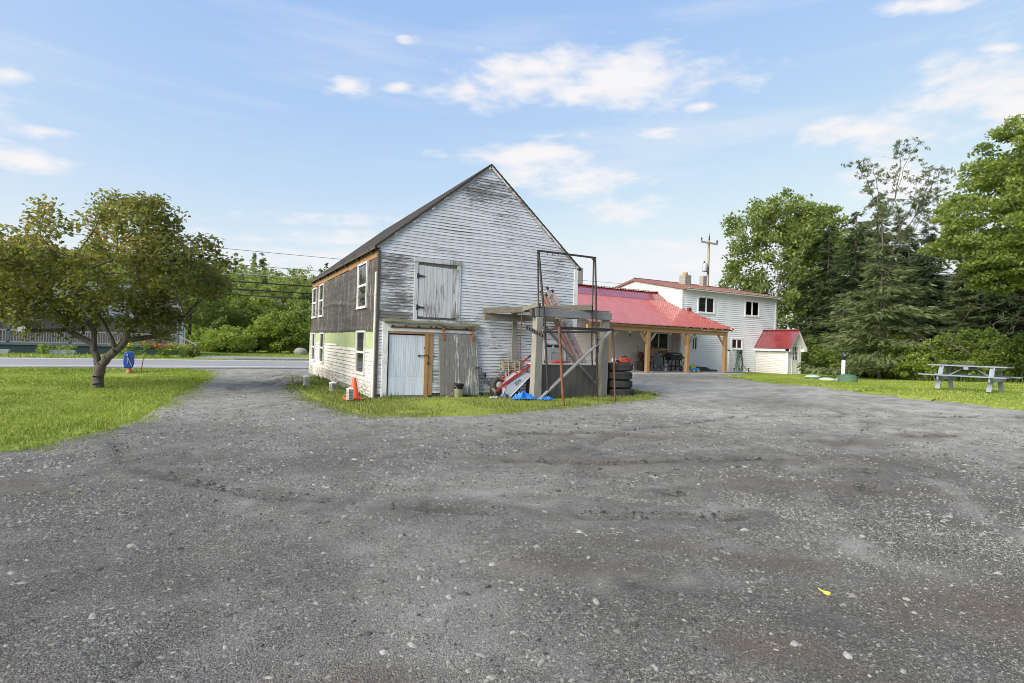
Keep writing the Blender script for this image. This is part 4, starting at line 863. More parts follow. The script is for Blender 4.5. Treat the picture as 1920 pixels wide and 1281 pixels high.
for i in (1, 2): xx = x0+.12+(x1-x0-.24)*i/3; d.box(xx-.015, xx+.015, WY0-.018, WY0+.03, 1.15, 2.03); zz = 1.15+.88*i/3; d.box(x0+.12, x1-.12, WY0-.016, WY0+.028, zz-.015, zz+.015)
do = d.build('door', MT['vinyl_cream'], wing); MB().box(x0+.12, x1-.12, WY0+.032, WY0+.04, 1.15, 2.03).build('pane', MT['glass'], do); MB().ico((x0+.07, WY0-.06, 1.05), .035, 1).build('handle', MT['iron'], do)
# upper slopes
rf = MB(); x = WX0; yb, zb, yr, zr = 27.58, 4.82, 28.54, 5.46
while x < WX1-.001:
    b = min(x+.23, WX1); rf.prism([(x, yb, zb), (x, yr, zr), (x, yr, zr+.02), (x, yb, zb+.02)], (b-x-.035, 0, 0)); rf.prism([(b-.035, yb, zb), (b-.035, yr, zr), (b-.035, yr, zr+.045), (b-.035, yb, zb+.045)], (.035, 0, 0))
    rf.prism([(x, yr, zr), (x, 31.0, 3.85), (x, 31.0, 3.87), (x, yr, zr+.02)], (b-x, 0, 0)); x = b
rf.bar((WX0, 28.54, zr+.05), (WX1, 28.54, zr+.05), .34, .03); rf.build('roof', MT['redmetal'], wing)
c = MB(); cx, cy = 20.72, 28.75
for i in range(8): c.box(cx-.42, cx+.14, cy-.2, cy+.2, 5.0+i*.2, 5.19+i*.2); c.box(cx-.41, cx+.13, cy-.19, cy+.19, 5.18+i*.2, 5.21+i*.2)
ch = c.build('chimney', MT['block'], wing); MB().box(cx-.46, cx+.2, cy-.34, cy-.19, 4.95, 5.40).build('flashing', MT['alu'], ch)
fs = MB(); fs.box(27.42, 27.66, 25.66, 25.84, 3.95, 4.30); fs.build('vent_box', MT['redmetal'], wing)

# open porch
PY, PZ = 23.2, .10
porch = thing('porch', 'open timber porch with red ribbed metal roof on tan posts', 'porch', (24.6, PY, PZ))
rf = MB(); ye, ze, yt, zt = 22.9, 2.84, 27.62, 4.80; ps = (zt-ze)/(yt-ye)
x = 17.3; XR = 28.36
while x < XR-.001:
    b = min(x+.23, XR)
    def top(xx): return yt if xx < 27.26 else max(ye+.02, 26.15-(xx-27.26)*3.0)
    for u, v, h in ((x, b-.06, .012), (b-.06, b, .058)):
        t0, t1 = top(u), top(v); t0 = t1 if t1 < yt else t0
        rf.add([(u, ye, ze), (v, ye, ze), (v, t1, ze+(t1-ye)*ps), (u, t0, ze+(t0-ye)*ps), (u, ye, ze+h), (v, ye, ze+h), (v, t1, ze+(t1-ye)*ps+h), (u, t0, ze+(t0-ye)*ps+h)], [(0,3,2,1),(4,5,6,7),(0,1,5,4),(1,2,6,5),(2,3,7,6),(3,0,4,7)])
    x = b
rf.build('roof', MT['redmetal_sheen'], porch)
et = MB(); et.bar((28.38, ye-.01, ze+.0), (27.32, 26.15, ze+(26.15-ye)*ps+.0), .05, .12); et.build('rake_trim', MT['redmetal'], porch)
bm_ = MB(); bm_.box(17.3, 28.12, PY-.09, PY+.09, 2.46, 2.70); bm_.build('beam', MT['cedar_x'], porch)
for x in np.arange(17.6, 28.4, .61):
    r = MB(); r.bar((x, ye+.06, ze-.075), (x, min(WY0, 26.1 if x > 27.3 else 26.85), ze-.075+ps*(min(WY0, 26.1 if x > 27.3 else 26.85)-ye-.06)), .045, .14); r.build('rafter', MT['cedar'], porch)
fj = MB(); fj.bar((28.33, ye+.0, ze-.08), (27.5, 25.6, ze-.08+ps*(25.6-ye)), .04, .15); fj.box(17.3, 28.1, ye+.10, ye+.135, 2.71, 2.80); fj.build('fascia', MT['cedar_x'], porch)
for x in (18.75, 21.6, 24.75, 28.0):
    p = MB(); p.box(x-.10, x+.10, PY-.10, PY+.10, PZ, 2.46); po = p.build('post', MT['cedar'], porch)
    ft = MB(); ft.box(x-.115, x+.115, PY-.115, PY+.115, PZ-.02, PZ+.06); ft.build('post_foot', MT['greywood_v'], po)
    for s in (-1, 1):
        if (x > 27.9 and s > 0): continue
        b = MB(); b.bar((x+s*.09, PY, 1.83), (x+s*.62, PY, 2.45), .10, .09, up=(0, 1, 0)); b.build('brace', MT['cedar'] if s < 0 else MT['greywood_v'], porch)
slab = MB(); slab.box(18.3, 29.3, 22.55, 26.9, -.15, .10); slab.build('slab', MT['concrete'], porch)
ce = MB(); ce.box(17.3, 27.2, 23.3, 26.85, 2.455, 2.47) if False else None
# string lights and feeder under the beam
for k, x in enumerate((18.9, 20.25, 21.3, 23.35, 25.0, 26.4, 27.85)):
    b = MB(); b.tube([(x, PY-.02, 2.455), (x, PY-.02, 2.41)], .014, 6); b.ico((x, PY-.02, 2.385), .036, 2)
    tag(b.build('light_bulb', MT['white']), None, 'light bulb', 'string light bulbs under the porch beam')['label'] = 'small white bulb of the string lights along the porch beam'
fe = thing('bird_feeder', 'small dark bird feeder hanging under the porch beam', 'bird feeder', (20.28, 23.2, 2.14))
MB().lathe([(.0, 2.14), (.05, 2.14), (.06, 2.2), (.045, 2.28), (.07, 2.3), (.0, 2.34)], 10, (20.28, 23.2, 0)).build('container', MT['black'], fe); MB().tube([(20.28, 23.2, 2.34), (20.28, 23.2, 2.46)], .006, 4).build('hook', MT['iron'], fe)
# ------------------------------------------------------------------ things on the porch
PS = .10
t = thing('shovel', 'long shovel with a yellow D handle leaning on the wing wall', 'shovel', (23.9, 26.6, PS))
MB().tube([(23.74, 26.72, 1.2), (24.0, 26.45, .42)], .017, 6).build('shaft', MT['cedar'], t)
MB().tube([(23.74, 26.73, 1.2), (23.67, 26.74, 1.28), (23.66, 26.76, 1.37), (23.74, 26.77, 1.39), (23.79, 26.76, 1.37), (23.79, 26.74, 1.28)], .022, 6, closed=True).build('handle', MT['yellow'], t)
MB().prism([(23.92, 26.44, .46), (24.08, 26.40, .46), (24.1, 26.34, .24), (24.02, 26.31, .11), (23.92, 26.34, .24)], (0, .014, .0)).build('blade', MT['iron'], t)
t = thing('bucket', 'white bucket with a dark lid beside the shovel', 'bucket', (22.22, 25.2, PS))
MB().lathe([(0, 0), (.12, 0), (.145, .33), (.0, .33)], 16, (22.22, 25.2, PS)).build('body', MT['white'], t); MB().lathe([(.152, .33), (.152, .37), (.0, .38)], 16, (22.22, 25.2, PS)).build('lid', MT['black'], t); MB().box(22.05, 22.2, 25.12, 25.28, PS+.38, PS+.46).build('lid_tool', MT['black'], t)
t = thing('push_broom', 'tall black pole broom standing by the black bin', 'broom', (23.5, 25.7, PS))
MB().tube([(23.62, 26.3, 1.68), (23.5, 25.72, .18)], .017, 6).build('handle', MT['black'], t); MB().box(23.36, 23.62, 25.64, 25.78, PS, .2).build('head', MT['black'], t)
t = thing('storage_bin', 'square black storage bin behind the porch post', 'bin', (23.9, 25.9, PS))
b = MB(); b.prism([(23.55, 25.7, PS), (24.2, 25.7, PS), (24.27, 25.66, .66), (23.48, 25.66, .66)], (0, .5, 0)); b.build('body', MT['black'], t); MB().box(23.45, 24.3, 25.62, 26.2, .66, .70).build('rim', MT['black'], t)
t = thing('golf_bag', 'dark maroon bag standing against the wing wall', 'bag', (24.15, 26.55, PS))
MB().lathe([(0, 0), (.17, 0), (.19, .3), (.16, .75), (.20, .95), (.12, 1.15), (.0, 1.2)], 12, (24.2, 26.55, PS)).build('body', plain('maroon_cloth', (.11, .02, .03), .9), t); MB().tube([(24.05, 26.42, .4), (23.98, 26.4, .8), (24.08, 26.42, 1.15)], .025, 6).build('strap', MT['black'], t)
t = thing('deck_chair', 'slatted dark grey wooden lounge chair on the porch', 'chair', (24.75, 25.2, PS))
s = MB()
for i in range(5): s.box(24.35+i*.115, 24.45+i*.115, 24.9, 25.5, .46-.015*i, .485-.015*i)
s.build('seat', MT['slate'], t); s = MB()
for i in range(5): s.bar((24.45, 24.95+i*.125, .46), (24.15, 24.95+i*.125, 1.22+.05*math.sin(i*.8)), .11, .02, up=(1, 0, 0))
s.build('backrest', MT['slate'], t)
for yy in (24.88, 25.52): MB().box(24.2, 25.0, yy-.06, yy+.06, .66, .69).build('armrest', MT['slate'], t); MB().box(24.86, 24.94, yy-.03, yy+.03, PS, .66).build('leg', MT['slate'], t); MB().bar((24.9, yy, .46), (24.12, yy, PS), .03, .10, up=(0, 1, 0)).build('leg', MT['slate'], t)
t = thing('propane_cylinder', 'white propane cylinder under the grill shelf', 'gas cylinder', (25.28, 25.45, PS))
MB().lathe([(0, .02), (.13, .02), (.155, .06), (.155, .28), (.12, .36), (.03, .39), (0, .39)], 16, (25.28, 25.45, PS)).build('tank', MT['white'], t); MB().lathe([(.09, .36), (.09, .45), (.085, .45), (.085, .36)], 12, (25.28, 25.45, PS)).build('collar', MT['white'], t); MB().lathe([(.02, .38), (.02, .43), (0, .43)], 8, (25.28, 25.45, PS)).build('valve', MT['iron'], t)
t = thing('work_table', 'low dark side table carrying boxes beside the grill', 'table', (25.5, 26.3, PS))
MB().box(24.8, 26.2, 26.05, 26.6, .98, 1.03).build('tabletop', MT['darkwood'], t)
for xx in (24.85, 26.15):
    for yy in (26.1, 26.55): MB().box(xx-.03, xx+.03, yy-.03, yy+.03, PS, .98).build('leg', MT['darkwood'], t)
def carton(x0, x1, y0, y1, z0, z1, label):
    t = thing('cardboard_box', label, 'box', ((x0+x1)/2, (y0+y1)/2, z0), group='boxes on the porch table'); MB().box(x0, x1, y0, y1, z0, z1).build('carton', MT['card'], t)
    f = MB(); f.bar((x0, (y0+y1)/2, z1), (x0-.08, (y0+y1)/2, z1+.07), .012, y1-y0, up=(1, 0, 1)); f.bar(((x0+x1)/2, y0, z1), ((x0+x1)/2, y0-.08, z1+.06), x1-x0, .01); f.build('flap', MT['card'], t)
carton(25.65, 26.05, 26.1, 26.5, 1.03, 1.40, 'light brown open carton nearest the grill'); carton(24.95, 25.3, 26.15, 26.5, 1.03, 1.48, 'taller brown carton behind the grey chair')
t = thing('jug', 'dark red jug with pale label between two cartons', 'jug', (25.48, 26.2, 1.03)); MB().lathe([(0, 0), (.12, 0), (.12, .22), (.05, .29), (.04, .33), (0, .33)], 12, (25.48, 26.25, 1.03)).build('body', MT['red'], t); MB().box(25.42, 25.54, 26.12, 26.13, 1.09, 1.22).build('paper_label', MT['white'], t); MB().lathe([(.045, .33), (.045, .37), (0, .37)], 10, (25.48, 26.25, 1.03)).build('cap', MT['white'], t)
t = thing('barbecue_grill', 'black gas barbecue with lid on a wheeled cart', 'barbecue', (26.1, 25.6, PS))
b = MB(); b.prism([(25.62, 25.35, .80), (26.55, 25.35, .80), (26.6, 25.3, 1.02), (25.57, 25.3, 1.02)], (0, .5, 0)); b.build('firebox', MT['iron'], t)
l = MB(); l.prism([(25.58, 25.3, 1.03), (25.58, 25.84, 1.03), (25.58, 25.82, 1.2), (25.58, 25.68, 1.30), (25.58, 25.46, 1.30), (25.58, 25.32, 1.18)], (1.0, 0, 0)); lo = l.build('lid', MT['black'], t); MB().tube([(25.75, 25.27, 1.16), (25.78, 25.24, 1.16), (26.4, 25.24, 1.16), (26.43, 25.27, 1.16)], .014, 6).build('handle', MT['alu'], lo)
MB().box(25.25, 25.56, 25.32, 25.8, .98, 1.01).build('side_shelf', MT['black'], t); 
for xx in (25.85, 26.25): MB().lathe([(0, -.03), (.03, -.03), (.03, 0), (0, 0)], 10, (xx, 25.30, .92), axis='y').build('knob', MT['alu'], t)
for xx, q in ((25.78, -.08), (26.42, .08)):
    for yy in (25.4, 25.78): MB().bar((xx, yy, .80), (xx+q, yy, .18), .05, .05).build('leg', MT['black'], t)
MB().box(25.7, 26.5, 25.4, 25.78, .36, .46).build('bottom_shelf', MT['black'], t)
for xx in (25.7, 26.5): MB().lathe([(0, -.03), (.08, -.03), (.08, .03), (0, .03)], 12, (xx, 25.38, .18), axis='y').build('wheel', MT['rubber'], t)
t = thing('kids_tricycle', 'green and black pushchair tricycle behind the second post', 'tricycle', (26.75, 25.3, PS))
fr = MB(); fr.tube([(26.45, 25.3, .32), (26.7, 25.3, .62), (26.95, 25.3, .55), (27.15, 25.3, .25)], .025, 6); fr.tube([(26.7, 25.3, .62), (26.85, 25.3, 1.02), (27.05, 25.3, 1.06)], .02, 6); fr.tube([(26.45, 25.3, .32), (26.5, 25.3, 1.0)], .02, 6); fr.build('frame', MT['black'], t)
for xx, yy in ((26.45, 25.3), (27.15, 25.12), (27.15, 25.48)): MB().lathe([(.09, -.025), (.17, -.025), (.18, 0), (.17, .025), (.09, .025), (.09, -.025)], 16, (xx, yy, .28), axis='y').build('wheel', MT['rubber'], t)
MB().ico((26.8, 25.3, .66), .17, 2, (1, .9, .5)).build('seat', plain('lime_cloth', (.30, .42, .06), .8), t); MB().ico((26.55, 25.3, .98), .20, 2, (.9, 1, .5)).build('canopy', plain('olive_cloth', (.13, .18, .05), .8), t); MB().ico((27.0, 25.28, .78), .09, 1).build('bag', MT['white'], t)
t = thing('toy_truck', 'bright blue toy truck with yellow wheels on the porch slab', 'toy', (26.95, 24.6, PS))
MB().prism([(26.66, 24.48, .20), (27.26, 24.48, .20), (27.26, 24.48, .34), (26.98, 24.48, .36), (26.66, 24.48, .34)], (0, .26, 0)).build('body', plain('sky_blue_plastic', (.03, .30, .75), .4), t); MB().prism([(26.70, 24.5, .35), (26.94, 24.5, .36), (26.88, 24.5, .50), (26.74, 24.5, .48)], (0, .22, 0)).build('cab', plain('lime_plastic', (.35, .55, .05), .4), t)
for xx in (26.76, 27.14): 
    for yy in (24.46, 24.76): MB().lathe([(0, -.02), (.07, -.02), (.07, .02), (0, .02)], 12, (xx, yy, .17), axis='y').build('wheel', MT['yellow'], t)
t = thing('wooden_steps', 'low brown wooden steps against the house front', 'steps', (28.9, 25.7, PS))
MB().box(28.1, 29.75, 25.2, 26.14, PS, .22).build('lower_step', MT['darkwood'], t); s = MB(); s.prism([(28.1, 25.45, .225), (29.35, 25.45, .225), (29.0, 25.45, .38), (28.1, 25.45, .40)], (0, .69, 0)); s.build('upper_step', MT['darkwood'], t)
# hose on the house wall
hz = thing('hose_reel', 'coiled dark green garden hose hanging on the house wall', 'garden hose', (33.0, 26.1, 1.5))
MB().lathe([(.0, 0), (.16, 0), (.16, .05), (.05, .06), (.05, .20), (.16, .22), (.16, .25), (0, .25)], 16, (32.92, 25.86, 1.45), axis='y').build('hanger', MT['black'], hz)
h = MB(); pts = []
for k in range(5):
    w, d = .13+.05*k, 1.15+.11*k-(.25 if k == 2 else 0)
    for a in np.linspace(0, 2*math.pi, 22, endpoint=False): pts.append((32.95+w*math.sin(a)*(1 if math.cos(a) > 0 else 1.25), 25.92+.02*k, 1.45-d/2+(d/2+.14)*math.cos(a)))
pts += [(33.2, 25.9, .5), (33.5, 25.8, .22), (33.8, 25.6, .03)]
h.tube(pts, .021, 6); h.build('hose', MT['green_pl'], hz)
for x, lab in ((32.1, 'short grey stake left of the hanging hose'), (33.62, 'short dark stake right of the hanging hose')):
    o = MB().tube([(x, 25.75, -.05), (x, 25.75, .28)], .03, 8); o.lathe([(0, .26), (.05, .27), (.05, .33), (0, .34)], 8, (x, 25.75, 0)); tag(o.build('garden_stake', MT['steel_dark']), lab, 'stake', 'stakes by the hose')
sp = thing('utility_post', 'thin white pipe post on the house front by the porch corner', 'post', (31.9, 26.08, 0)); MB().box(31.83, 31.97, 26.02, 26.12, 0, 1.5).build('conduit', MT['white'], sp); MB().box(31.82, 31.98, 26.0, 26.13, 1.5, 1.6).build('cap', MT['black'], sp)
# ------------------------------------------------------------------ timber frame by the barn
t = thing('timber_frame', 'grey weathered timber frame of posts, beams and crossed braces before the barn', 'timber frame', (9.0, 12.8, 0))
def roughpost(x0, x1, xt0, xt1, y, z1, d):
    m = MB(); n = 9
    for i in range(n):
        a, b = i/n, (i+1)/n; j = lambda k: .006*math.sin(k*2.3+x0)
        L = lambda f, k: (x0+(xt0-x0)*f+j(k), x1+(xt1-x1)*f-j(k+3))
        l0, r0 = L(a, i); l1, r1 = L(b, i+1); z, zz = -.1+(z1+.1)*a, -.1+(z1+.1)*b
        m.add([(l0, y-d, z), (r0, y-d, z), (r0, y+d, z), (l0, y+d, z), (l1, y-d, zz), (r1, y-d, zz), (r1, y+d, zz), (l1, y+d, zz)], [(0,1,5,4),(1,2,6,5),(2,3,7,6),(3,0,4,7)]+([(4,5,6,7)] if i == n-1 else [])) 
    return m
roughpost(7.73, 7.99, 7.77, 7.98, 12.82, 2.28, .12).build('post', MT['greywood_v'], t, bevel=.015)
roughpost(10.14, 10.38, 10.20, 10.40, 12.92, 2.32, .11).build('post', MT['greywood_v'], t, bevel=.015)
MB().box(7.63, 7.75, 12.76, 12.88, 2.29, 2.52).build('post_cap', MT['darkwood'], t)
MB().bar((7.75, 12.80, 2.41), (10.42, 12.80, 2.425), .11, .22).build('front_beam', MT['blue_greywood'], t, bevel=.008)
MB().bar((7.9, 12.9, 2.545), (10.40, 12.88, 2.565), .10, .05).build('front_plank', MT['greywood_x'], t, bevel=.006)
MB().bar((6.61, 13.68, 2.25), (9.05, 13.68, 2.315), .14, .19).build('rear_beam', MT['greywood_x'], t, bevel=.008)
MB().bar((6.60, 13.70, 2.42), (9.62, 12.72, 2.645), .17, .17).build('top_beam', MT['greywood_x'], t, bevel=.01)
MB().bar((7.55, 13.7, 2.42), (7.9, 12.8, 2.62), .16, .12).build('cross_beam', MT['greywood_x'], t, bevel=.008)
MB().bar((9.0, 13.6, 2.36), (9.25, 12.9, 2.36), .15, .12).build('cross_beam', MT['greywood_x'], t, bevel=.008)
MB().bar((10.36, 12.66, 2.02), (7.90, 12.66, .02), .035, .14, up=(0, 1, 0)).build('brace', MT['blue_greywood'], t)
MB().bar((7.93, 12.96, 2.28), (10.02, 12.96, .42), .035, .14, up=(0, 1, 0)).build('brace', MT['blue_greywood'], t)
MB().box(7.62, 7.78, 13.80, 13.86, .97, 2.18).build('hanging_board', MT['greywood_v'], t)
MB().tube([(7.52, 13.1, 2.4), (7.54, 13.2, 1.6), (7.62, 13.3, 1.05), (7.70, 13.2, .6)], .012, 5).build('rope', MT['rust'], t)
# ------------------------------------------------------------------ steel pipe rack
t = thing('pipe_rack', 'tall rusty pipe rack with hooks along its top bar', 'rack', (8.8, 12.0, 0))
MB().tube([(7.68, 11.16, -.05), (7.49, 11.18, 1.97)], .036, 8).build('leg', MT['rust'], t)
MB().tube([(9.93, 11.9, -.05), (9.80, 11.92, 2.02)], .024, 8).build('leg', MT['rust'], t)
MB().tube([(8.19, 12.66, -.05), (8.0, 12.67, 2.2), (7.75, 12.69, 4.08)], .032, 8).build('upright', MT['steel_dark'], t)
MB().tube([(7.98, 12.75, 0), (7.86, 12.75, 2.2), (7.75, 12.74, 4.08)], .022, 8).build('upright', MT['steel_dark'], t)
MB().tube([(9.87, 12.62, -.05), (9.76, 12.63, 2.2), (9.66, 12.65, 4.08)], .030, 8).build('upright', MT['steel_dark'], t)
MB().tube([(9.78, 12.7, 0), (9.66, 12.7, 1.6), (9.64, 12.7, 4.08)], .020, 8).build('upright', MT['steel_dark'], t)
MB().bar((7.73, 12.71, 4.10), (9.70, 12.68, 4.10), .05, .05).build('top_bar', MT['steel_dark'], t)
h = MB()
for x in (7.72, 8.05, 8.22, 8.40, 9.58): h.bar((x, 12.71, 4.075), (x-.16, 12.45, 3.99), .022, .022)
h.build('hook', MT['steel_dark'], t)
s = MB(); s.bar((7.49, 11.18, 1.95), (9.80, 11.92, 2.0), .05, .055); s.bar((7.49, 11.18, 1.95), (7.86, 12.6, 1.86), .05, .05); s.bar((9.80, 11.92, 2.0), (9.72, 12.65, 1.95), .05, .05); s.bar((7.9, 12.62, 1.86), (9.75, 12.66, 1.94), .05, .05)
s.bar((7.55, 11.4, 1.925), (9.79, 12.12, 1.975), .36, .012); s.build('shelf_frame', MT['steel_dark'], t)
a = MB(); p, q = Vector((7.22, 12.3, 1.955)), Vector((7.50, 11.85, 1.72)); 
for k in (0, 1): a.bar(p+Vector((0, 0, .05-.10*k)), q+Vector((0, 0, .05-.10*k)), .02, .022)
for i in range(8): c = p.lerp(q, i/7); a.bar(c+Vector((0, 0, -.05)), c+Vector((0, 0, .05)), .022, .022)
a.bar(p+Vector((.012, .012, 0)), q+Vector((.012, .012, 0)), .006, .10)
a.build('slotted_angle', MT['steel_dark'], t)
MB().tube([(7.52, 12.0, 1.84), (7.78, 12.4, 1.93)], .012, 5).build('crossbar', MT['alu'], t)
# ------------------------------------------------------------------ grey box, hoop, ladder
t = thing('storage_box', 'long dark grey box of upright panels with pale lid under the timber frame', 'storage box', (9.3, 13.3, 0))
b = MB(); x0, x1 = 8.02, 10.52; n = 11
for i in range(n):
    xa = x0+(x1-x0)*i/n; xb = x0+(x1-x0)*(i+1)/n; b.box(xa+.004, xb-.004, 13.03, 13.045, .02, .94)
    b.box(xa+.0, xa+.03, 13.02, 13.03, .02, .94)
b.box(x0+.005, x1-.005, 13.045, 13.62, .02, .94); b.build('body', MT['darkgrey'], t)
MB().box(x0-.03, x1+.03, 12.99, 13.64, .945, .985).build('lid', MT['alu'] if False else plain('pale_lid', (.50, .49, .46), .7, var=.3), t, bevel=.008)
t = thing('toy_basketball_hoop', 'grey plastic basketball backboard with red rim lying on the grey box', 'basketball hoop', (8.85, 13.3, .985))
b = MB(); pts = []
for a, c in (((0, 0)), ((1, 0)), ((1, 1)), ((0, 1))):
    cx, cz = (8.62 if a == 0 else 9.08), (1.07 if c == 0 else 1.37); st = {(0, 0): math.pi, (1, 0): 1.5*math.pi, (1, 1): 0, (0, 1): .5*math.pi}[(a, c)]
    for k in range(5): pts.append((cx+.11*math.cos(st+k*math.pi/8), 13.38+.12*(cz-.98), cz+.08*math.sin(st+k*math.pi/8)))
b.prism(pts, (0, .03, 0)); bo = b.build('backboard', plain('grey_board_plastic', (.36, .38, .39), .5), t, bevel=.008)
q = MB(); q.tube([(8.70, 13.385, 1.10), (8.70, 13.40, 1.27), (8.76, 13.405, 1.31), (8.96, 13.405, 1.31), (9.02, 13.40, 1.27), (9.02, 13.385, 1.10)], .008, 5); q.build('target_line', plain('pale_grey_line', (.24, .26, .28), .6), bo)
MB().tube([(8.86+.2*math.cos(a), 13.2+.14*math.sin(a), 1.035) for a in np.linspace(0, 6.283, 20, endpoint=False)], .03, 8, closed=True).build('rim', plain('bright_red_plastic', (.62, .035, .03), .45), t)
t = thing('extension_ladder', 'orange fibreglass extension ladder leaning sideways on the barn gable', 'ladder', (10.2, 13.75, 0))
pb, pt_ = Vector((10.50, 13.72, .10)), Vector((8.64, 13.80, 3.20)); ax = (pt_-pb).normalized(); sd = Vector((ax.z, 0, -ax.x))
orange = plain('orange_fibreglass', (.40, .135, .075), .55, var=.35); pinkish = plain('faded_fibreglass', (.47, .36, .33), .55, var=.3)
for k, (dy, l0, l1, sh) in enumerate(((0, 0, 1, 0), (-.065, .02, .96, .075))):
    for s in (-1, 1):
        o = sd*(s*.125+sh) + Vector((0, dy, 0)); a, b = pb+ax*(3.6*l0)+o, pb+ax*(3.6*l1)+o
        r = MB(); r.bar(a, b, .082, .03, up=(0, 1, 0)); ro_ = r.build('side_rail', orange if s < 0 else pinkish, t)
        r = MB(); r.bar(a+Vector((0, -.017, 0))+sd*.012, b+Vector((0, -.017, 0))+sd*.016, .044, .004, up=(0, 1, 0)); r.build('rail_face', pinkish, ro_)
        r = MB(); r.bar(b-ax*.07, b+ax*.015, .078, .045, up=(0, 1, 0)); r.build('end_cap', MT['black'], ro_)
    for i in range(11):
        c = pb+ax*(3.6*l0+.25+i*.305)+sd*sh+Vector((0, dy, 0))
        MB().tube([c-sd*.125, c+sd*.125], .016, 6).build('rung', MT['alu'], t)
t = thing('helmet', 'black and white bike helmet on the end of the grey box', 'helmet', (10.5, 13.3, .985))
h = MB(); h.ico((10.46, 13.32, 1.1), .14, 2, (1.1, .9, .95)); h.build('shell', MT['black'], t); MB().ico((10.50, 13.21, 1.08), .07, 1, (1, .6, .8)).build('visor', MT['white'], t); MB().ico((10.38, 13.21, 1.05), .045, 1).build('strap', MT['red'], t)
# ------------------------------------------------------------------ tyres
tx, ty = 10.92, 13.0
def tyre(k):
    names = ('lowest wide tyre of the stack beside the grey box, standing in grass', 'second tyre up in the stack beside the grey box', 'third tyre up in the stack beside the grey box', 'topmost tyre of the stack, carrying the orange chainsaw')
    z = .01+k*.258; ox = (.07, .01, -.02, .02)[k]; R = (.455, .44, .45, .435)[k]
    o = thing('tyre', names[k], 'tyre', (tx+ox, ty, z), rotz=k*1.1+.01, group='stacked used tyres')
    c = MB(); prof = [(.27, .03), (.36, .008), (R-.045, .012), (R-.008, .045)]
    for i in range(5): h = .052+i*.031; prof += [(R, h), (R, h+.022), (R-.010, h+.0235), (R-.010, h+.0295)]
    prof += [(R-.008, .208), (R-.045, .238), (R-.09, .244), (.27, .22), (.25, .20), (.25, .05), (.27, .03)]
    c.lathe(prof, 64); c.build('carcass', MT['rubber'], o)
    b = MB()
    for i in range(44):
        a = i*2*math.pi/44
        for h, s in ((.06, 1), (.12, -1), (.18, 1)): p = Vector((math.cos(a)*(R+.001), math.sin(a)*(R+.001), h)); q = Vector((math.cos(a+.07*s)*(R+.001), math.sin(a+.07*s)*(R+.001), h+.035)); b.bar(p, q, .014, .006, up=(math.cos(a), math.sin(a), 0))
    b.build('tread', MT['rubber'], o); return o
for k in range(4): tyre(k)
t = thing('chainsaw', 'orange and red chainsaw lying on top of the tyre stack', 'chainsaw', (10.95, 12.85, 1.05))
zt = 1.045
b = MB(); b.prism([(10.78, 12.72, zt), (11.12, 12.72, zt), (11.12, 12.72, zt+.13), (11.0, 12.72, zt+.17), (10.82, 12.72, zt+.15), (10.74, 12.72, zt+.06)], (0, .16, 0)); b.build('engine_body', plain('orange_red_plastic', (.62, .10, .04), .45), t, bevel=.02)
MB().box(11.06, 11.18, 12.70, 12.86, zt, zt+.15).build('rear_cover', MT['red'], t, bevel=.015); MB().tube([(10.98, 12.70, zt+.10), (10.99, 12.69, zt+.19), (11.01, 12.78, zt+.22), (11.0, 12.88, zt+.18)], .014, 6).build('front_handle', MT['black'], t)
MB().tube([(11.12, 12.78, zt+.12), (11.02, 12.79, zt+.19), (10.86, 12.79, zt+.17)], .014, 6).build('rear_handle', MT['black'], t); MB().prism([(10.78, 12.76, zt+.03), (10.60, 12.70, zt+.02), (10.56, 12.70, zt+.05), (10.60, 12.70, zt+.08), (10.78, 12.76, zt+.09)], (0, .012, 0)).build('guide_bar', MT['iron'], t)
t = thing('plastic_bag', 'crumpled white plastic bag beside the chainsaw on the tyres', 'bag', (10.62, 12.85, zt)); MB().ico((10.60, 12.82, zt+.06), .10, 2, (1, .8, .75), .35, False).build('bag', MT['white'], t)
t = thing('frisbee', 'small black disc on the right edge of the top tyre', 'disc', (11.22, 13.0, zt)); MB().lathe([(0, .03), (.07, .028), (.085, .0), (.0, .0)], 16, (11.24, 12.95, zt)).build('disc', MT['black'], t)
# ------------------------------------------------------------------ wheelbarrow, tipped on its nose
t = thing('wheelbarrow', 'red handled wheelbarrow with grey tub tipped up against the timber post', 'wheelbarrow', (7.3, 13.3, 0))
A, Bp = Vector((6.80, 13.12, .22)), Vector((7.93, 13.02, 1.02)); A2, B2 = Vector((6.96, 13.62, .30)), Vector((8.02, 13.52, 1.14))
hd = MB(); hd.bar(A, Bp, .035, .05); hd.build('handle', MT['red'], t); hd = MB(); hd.bar(A2, B2, .035, .05); hd.build('handle', MT['red'], t)
for q, dq in ((B2, B2-A2),): MB().tube([q-dq.normalized()*.03, q+dq.normalized()*.10], .026, 8).build('grip', MT['black'], t)
dirn = (Bp-A).normalized(); upn = Vector((-dirn.z, 0, dirn.x))
u = MB(); u.bar(A+dirn*.25+upn*.03, A+dirn*.75+upn*.03, .04, .03); u.bar(A2+dirn*.2, A+dirn*.25, .03, .03); u.bar(A2+dirn*.75+upn*.02, A+dirn*.8+upn*.02, .03, .03)
u.tube([A+dirn*.42, A+dirn*.35+upn*.16+Vector((0, .2, 0)), A2+dirn*.35+upn*.14], .016, 6); u.build('undercarriage', MT['red'], t)
MB().bar(A-Vector((.03, 0, .02)), A2-Vector((.06, 0, .02)), .05, .06).build('nose_guard', MT['greywood_x'], t)
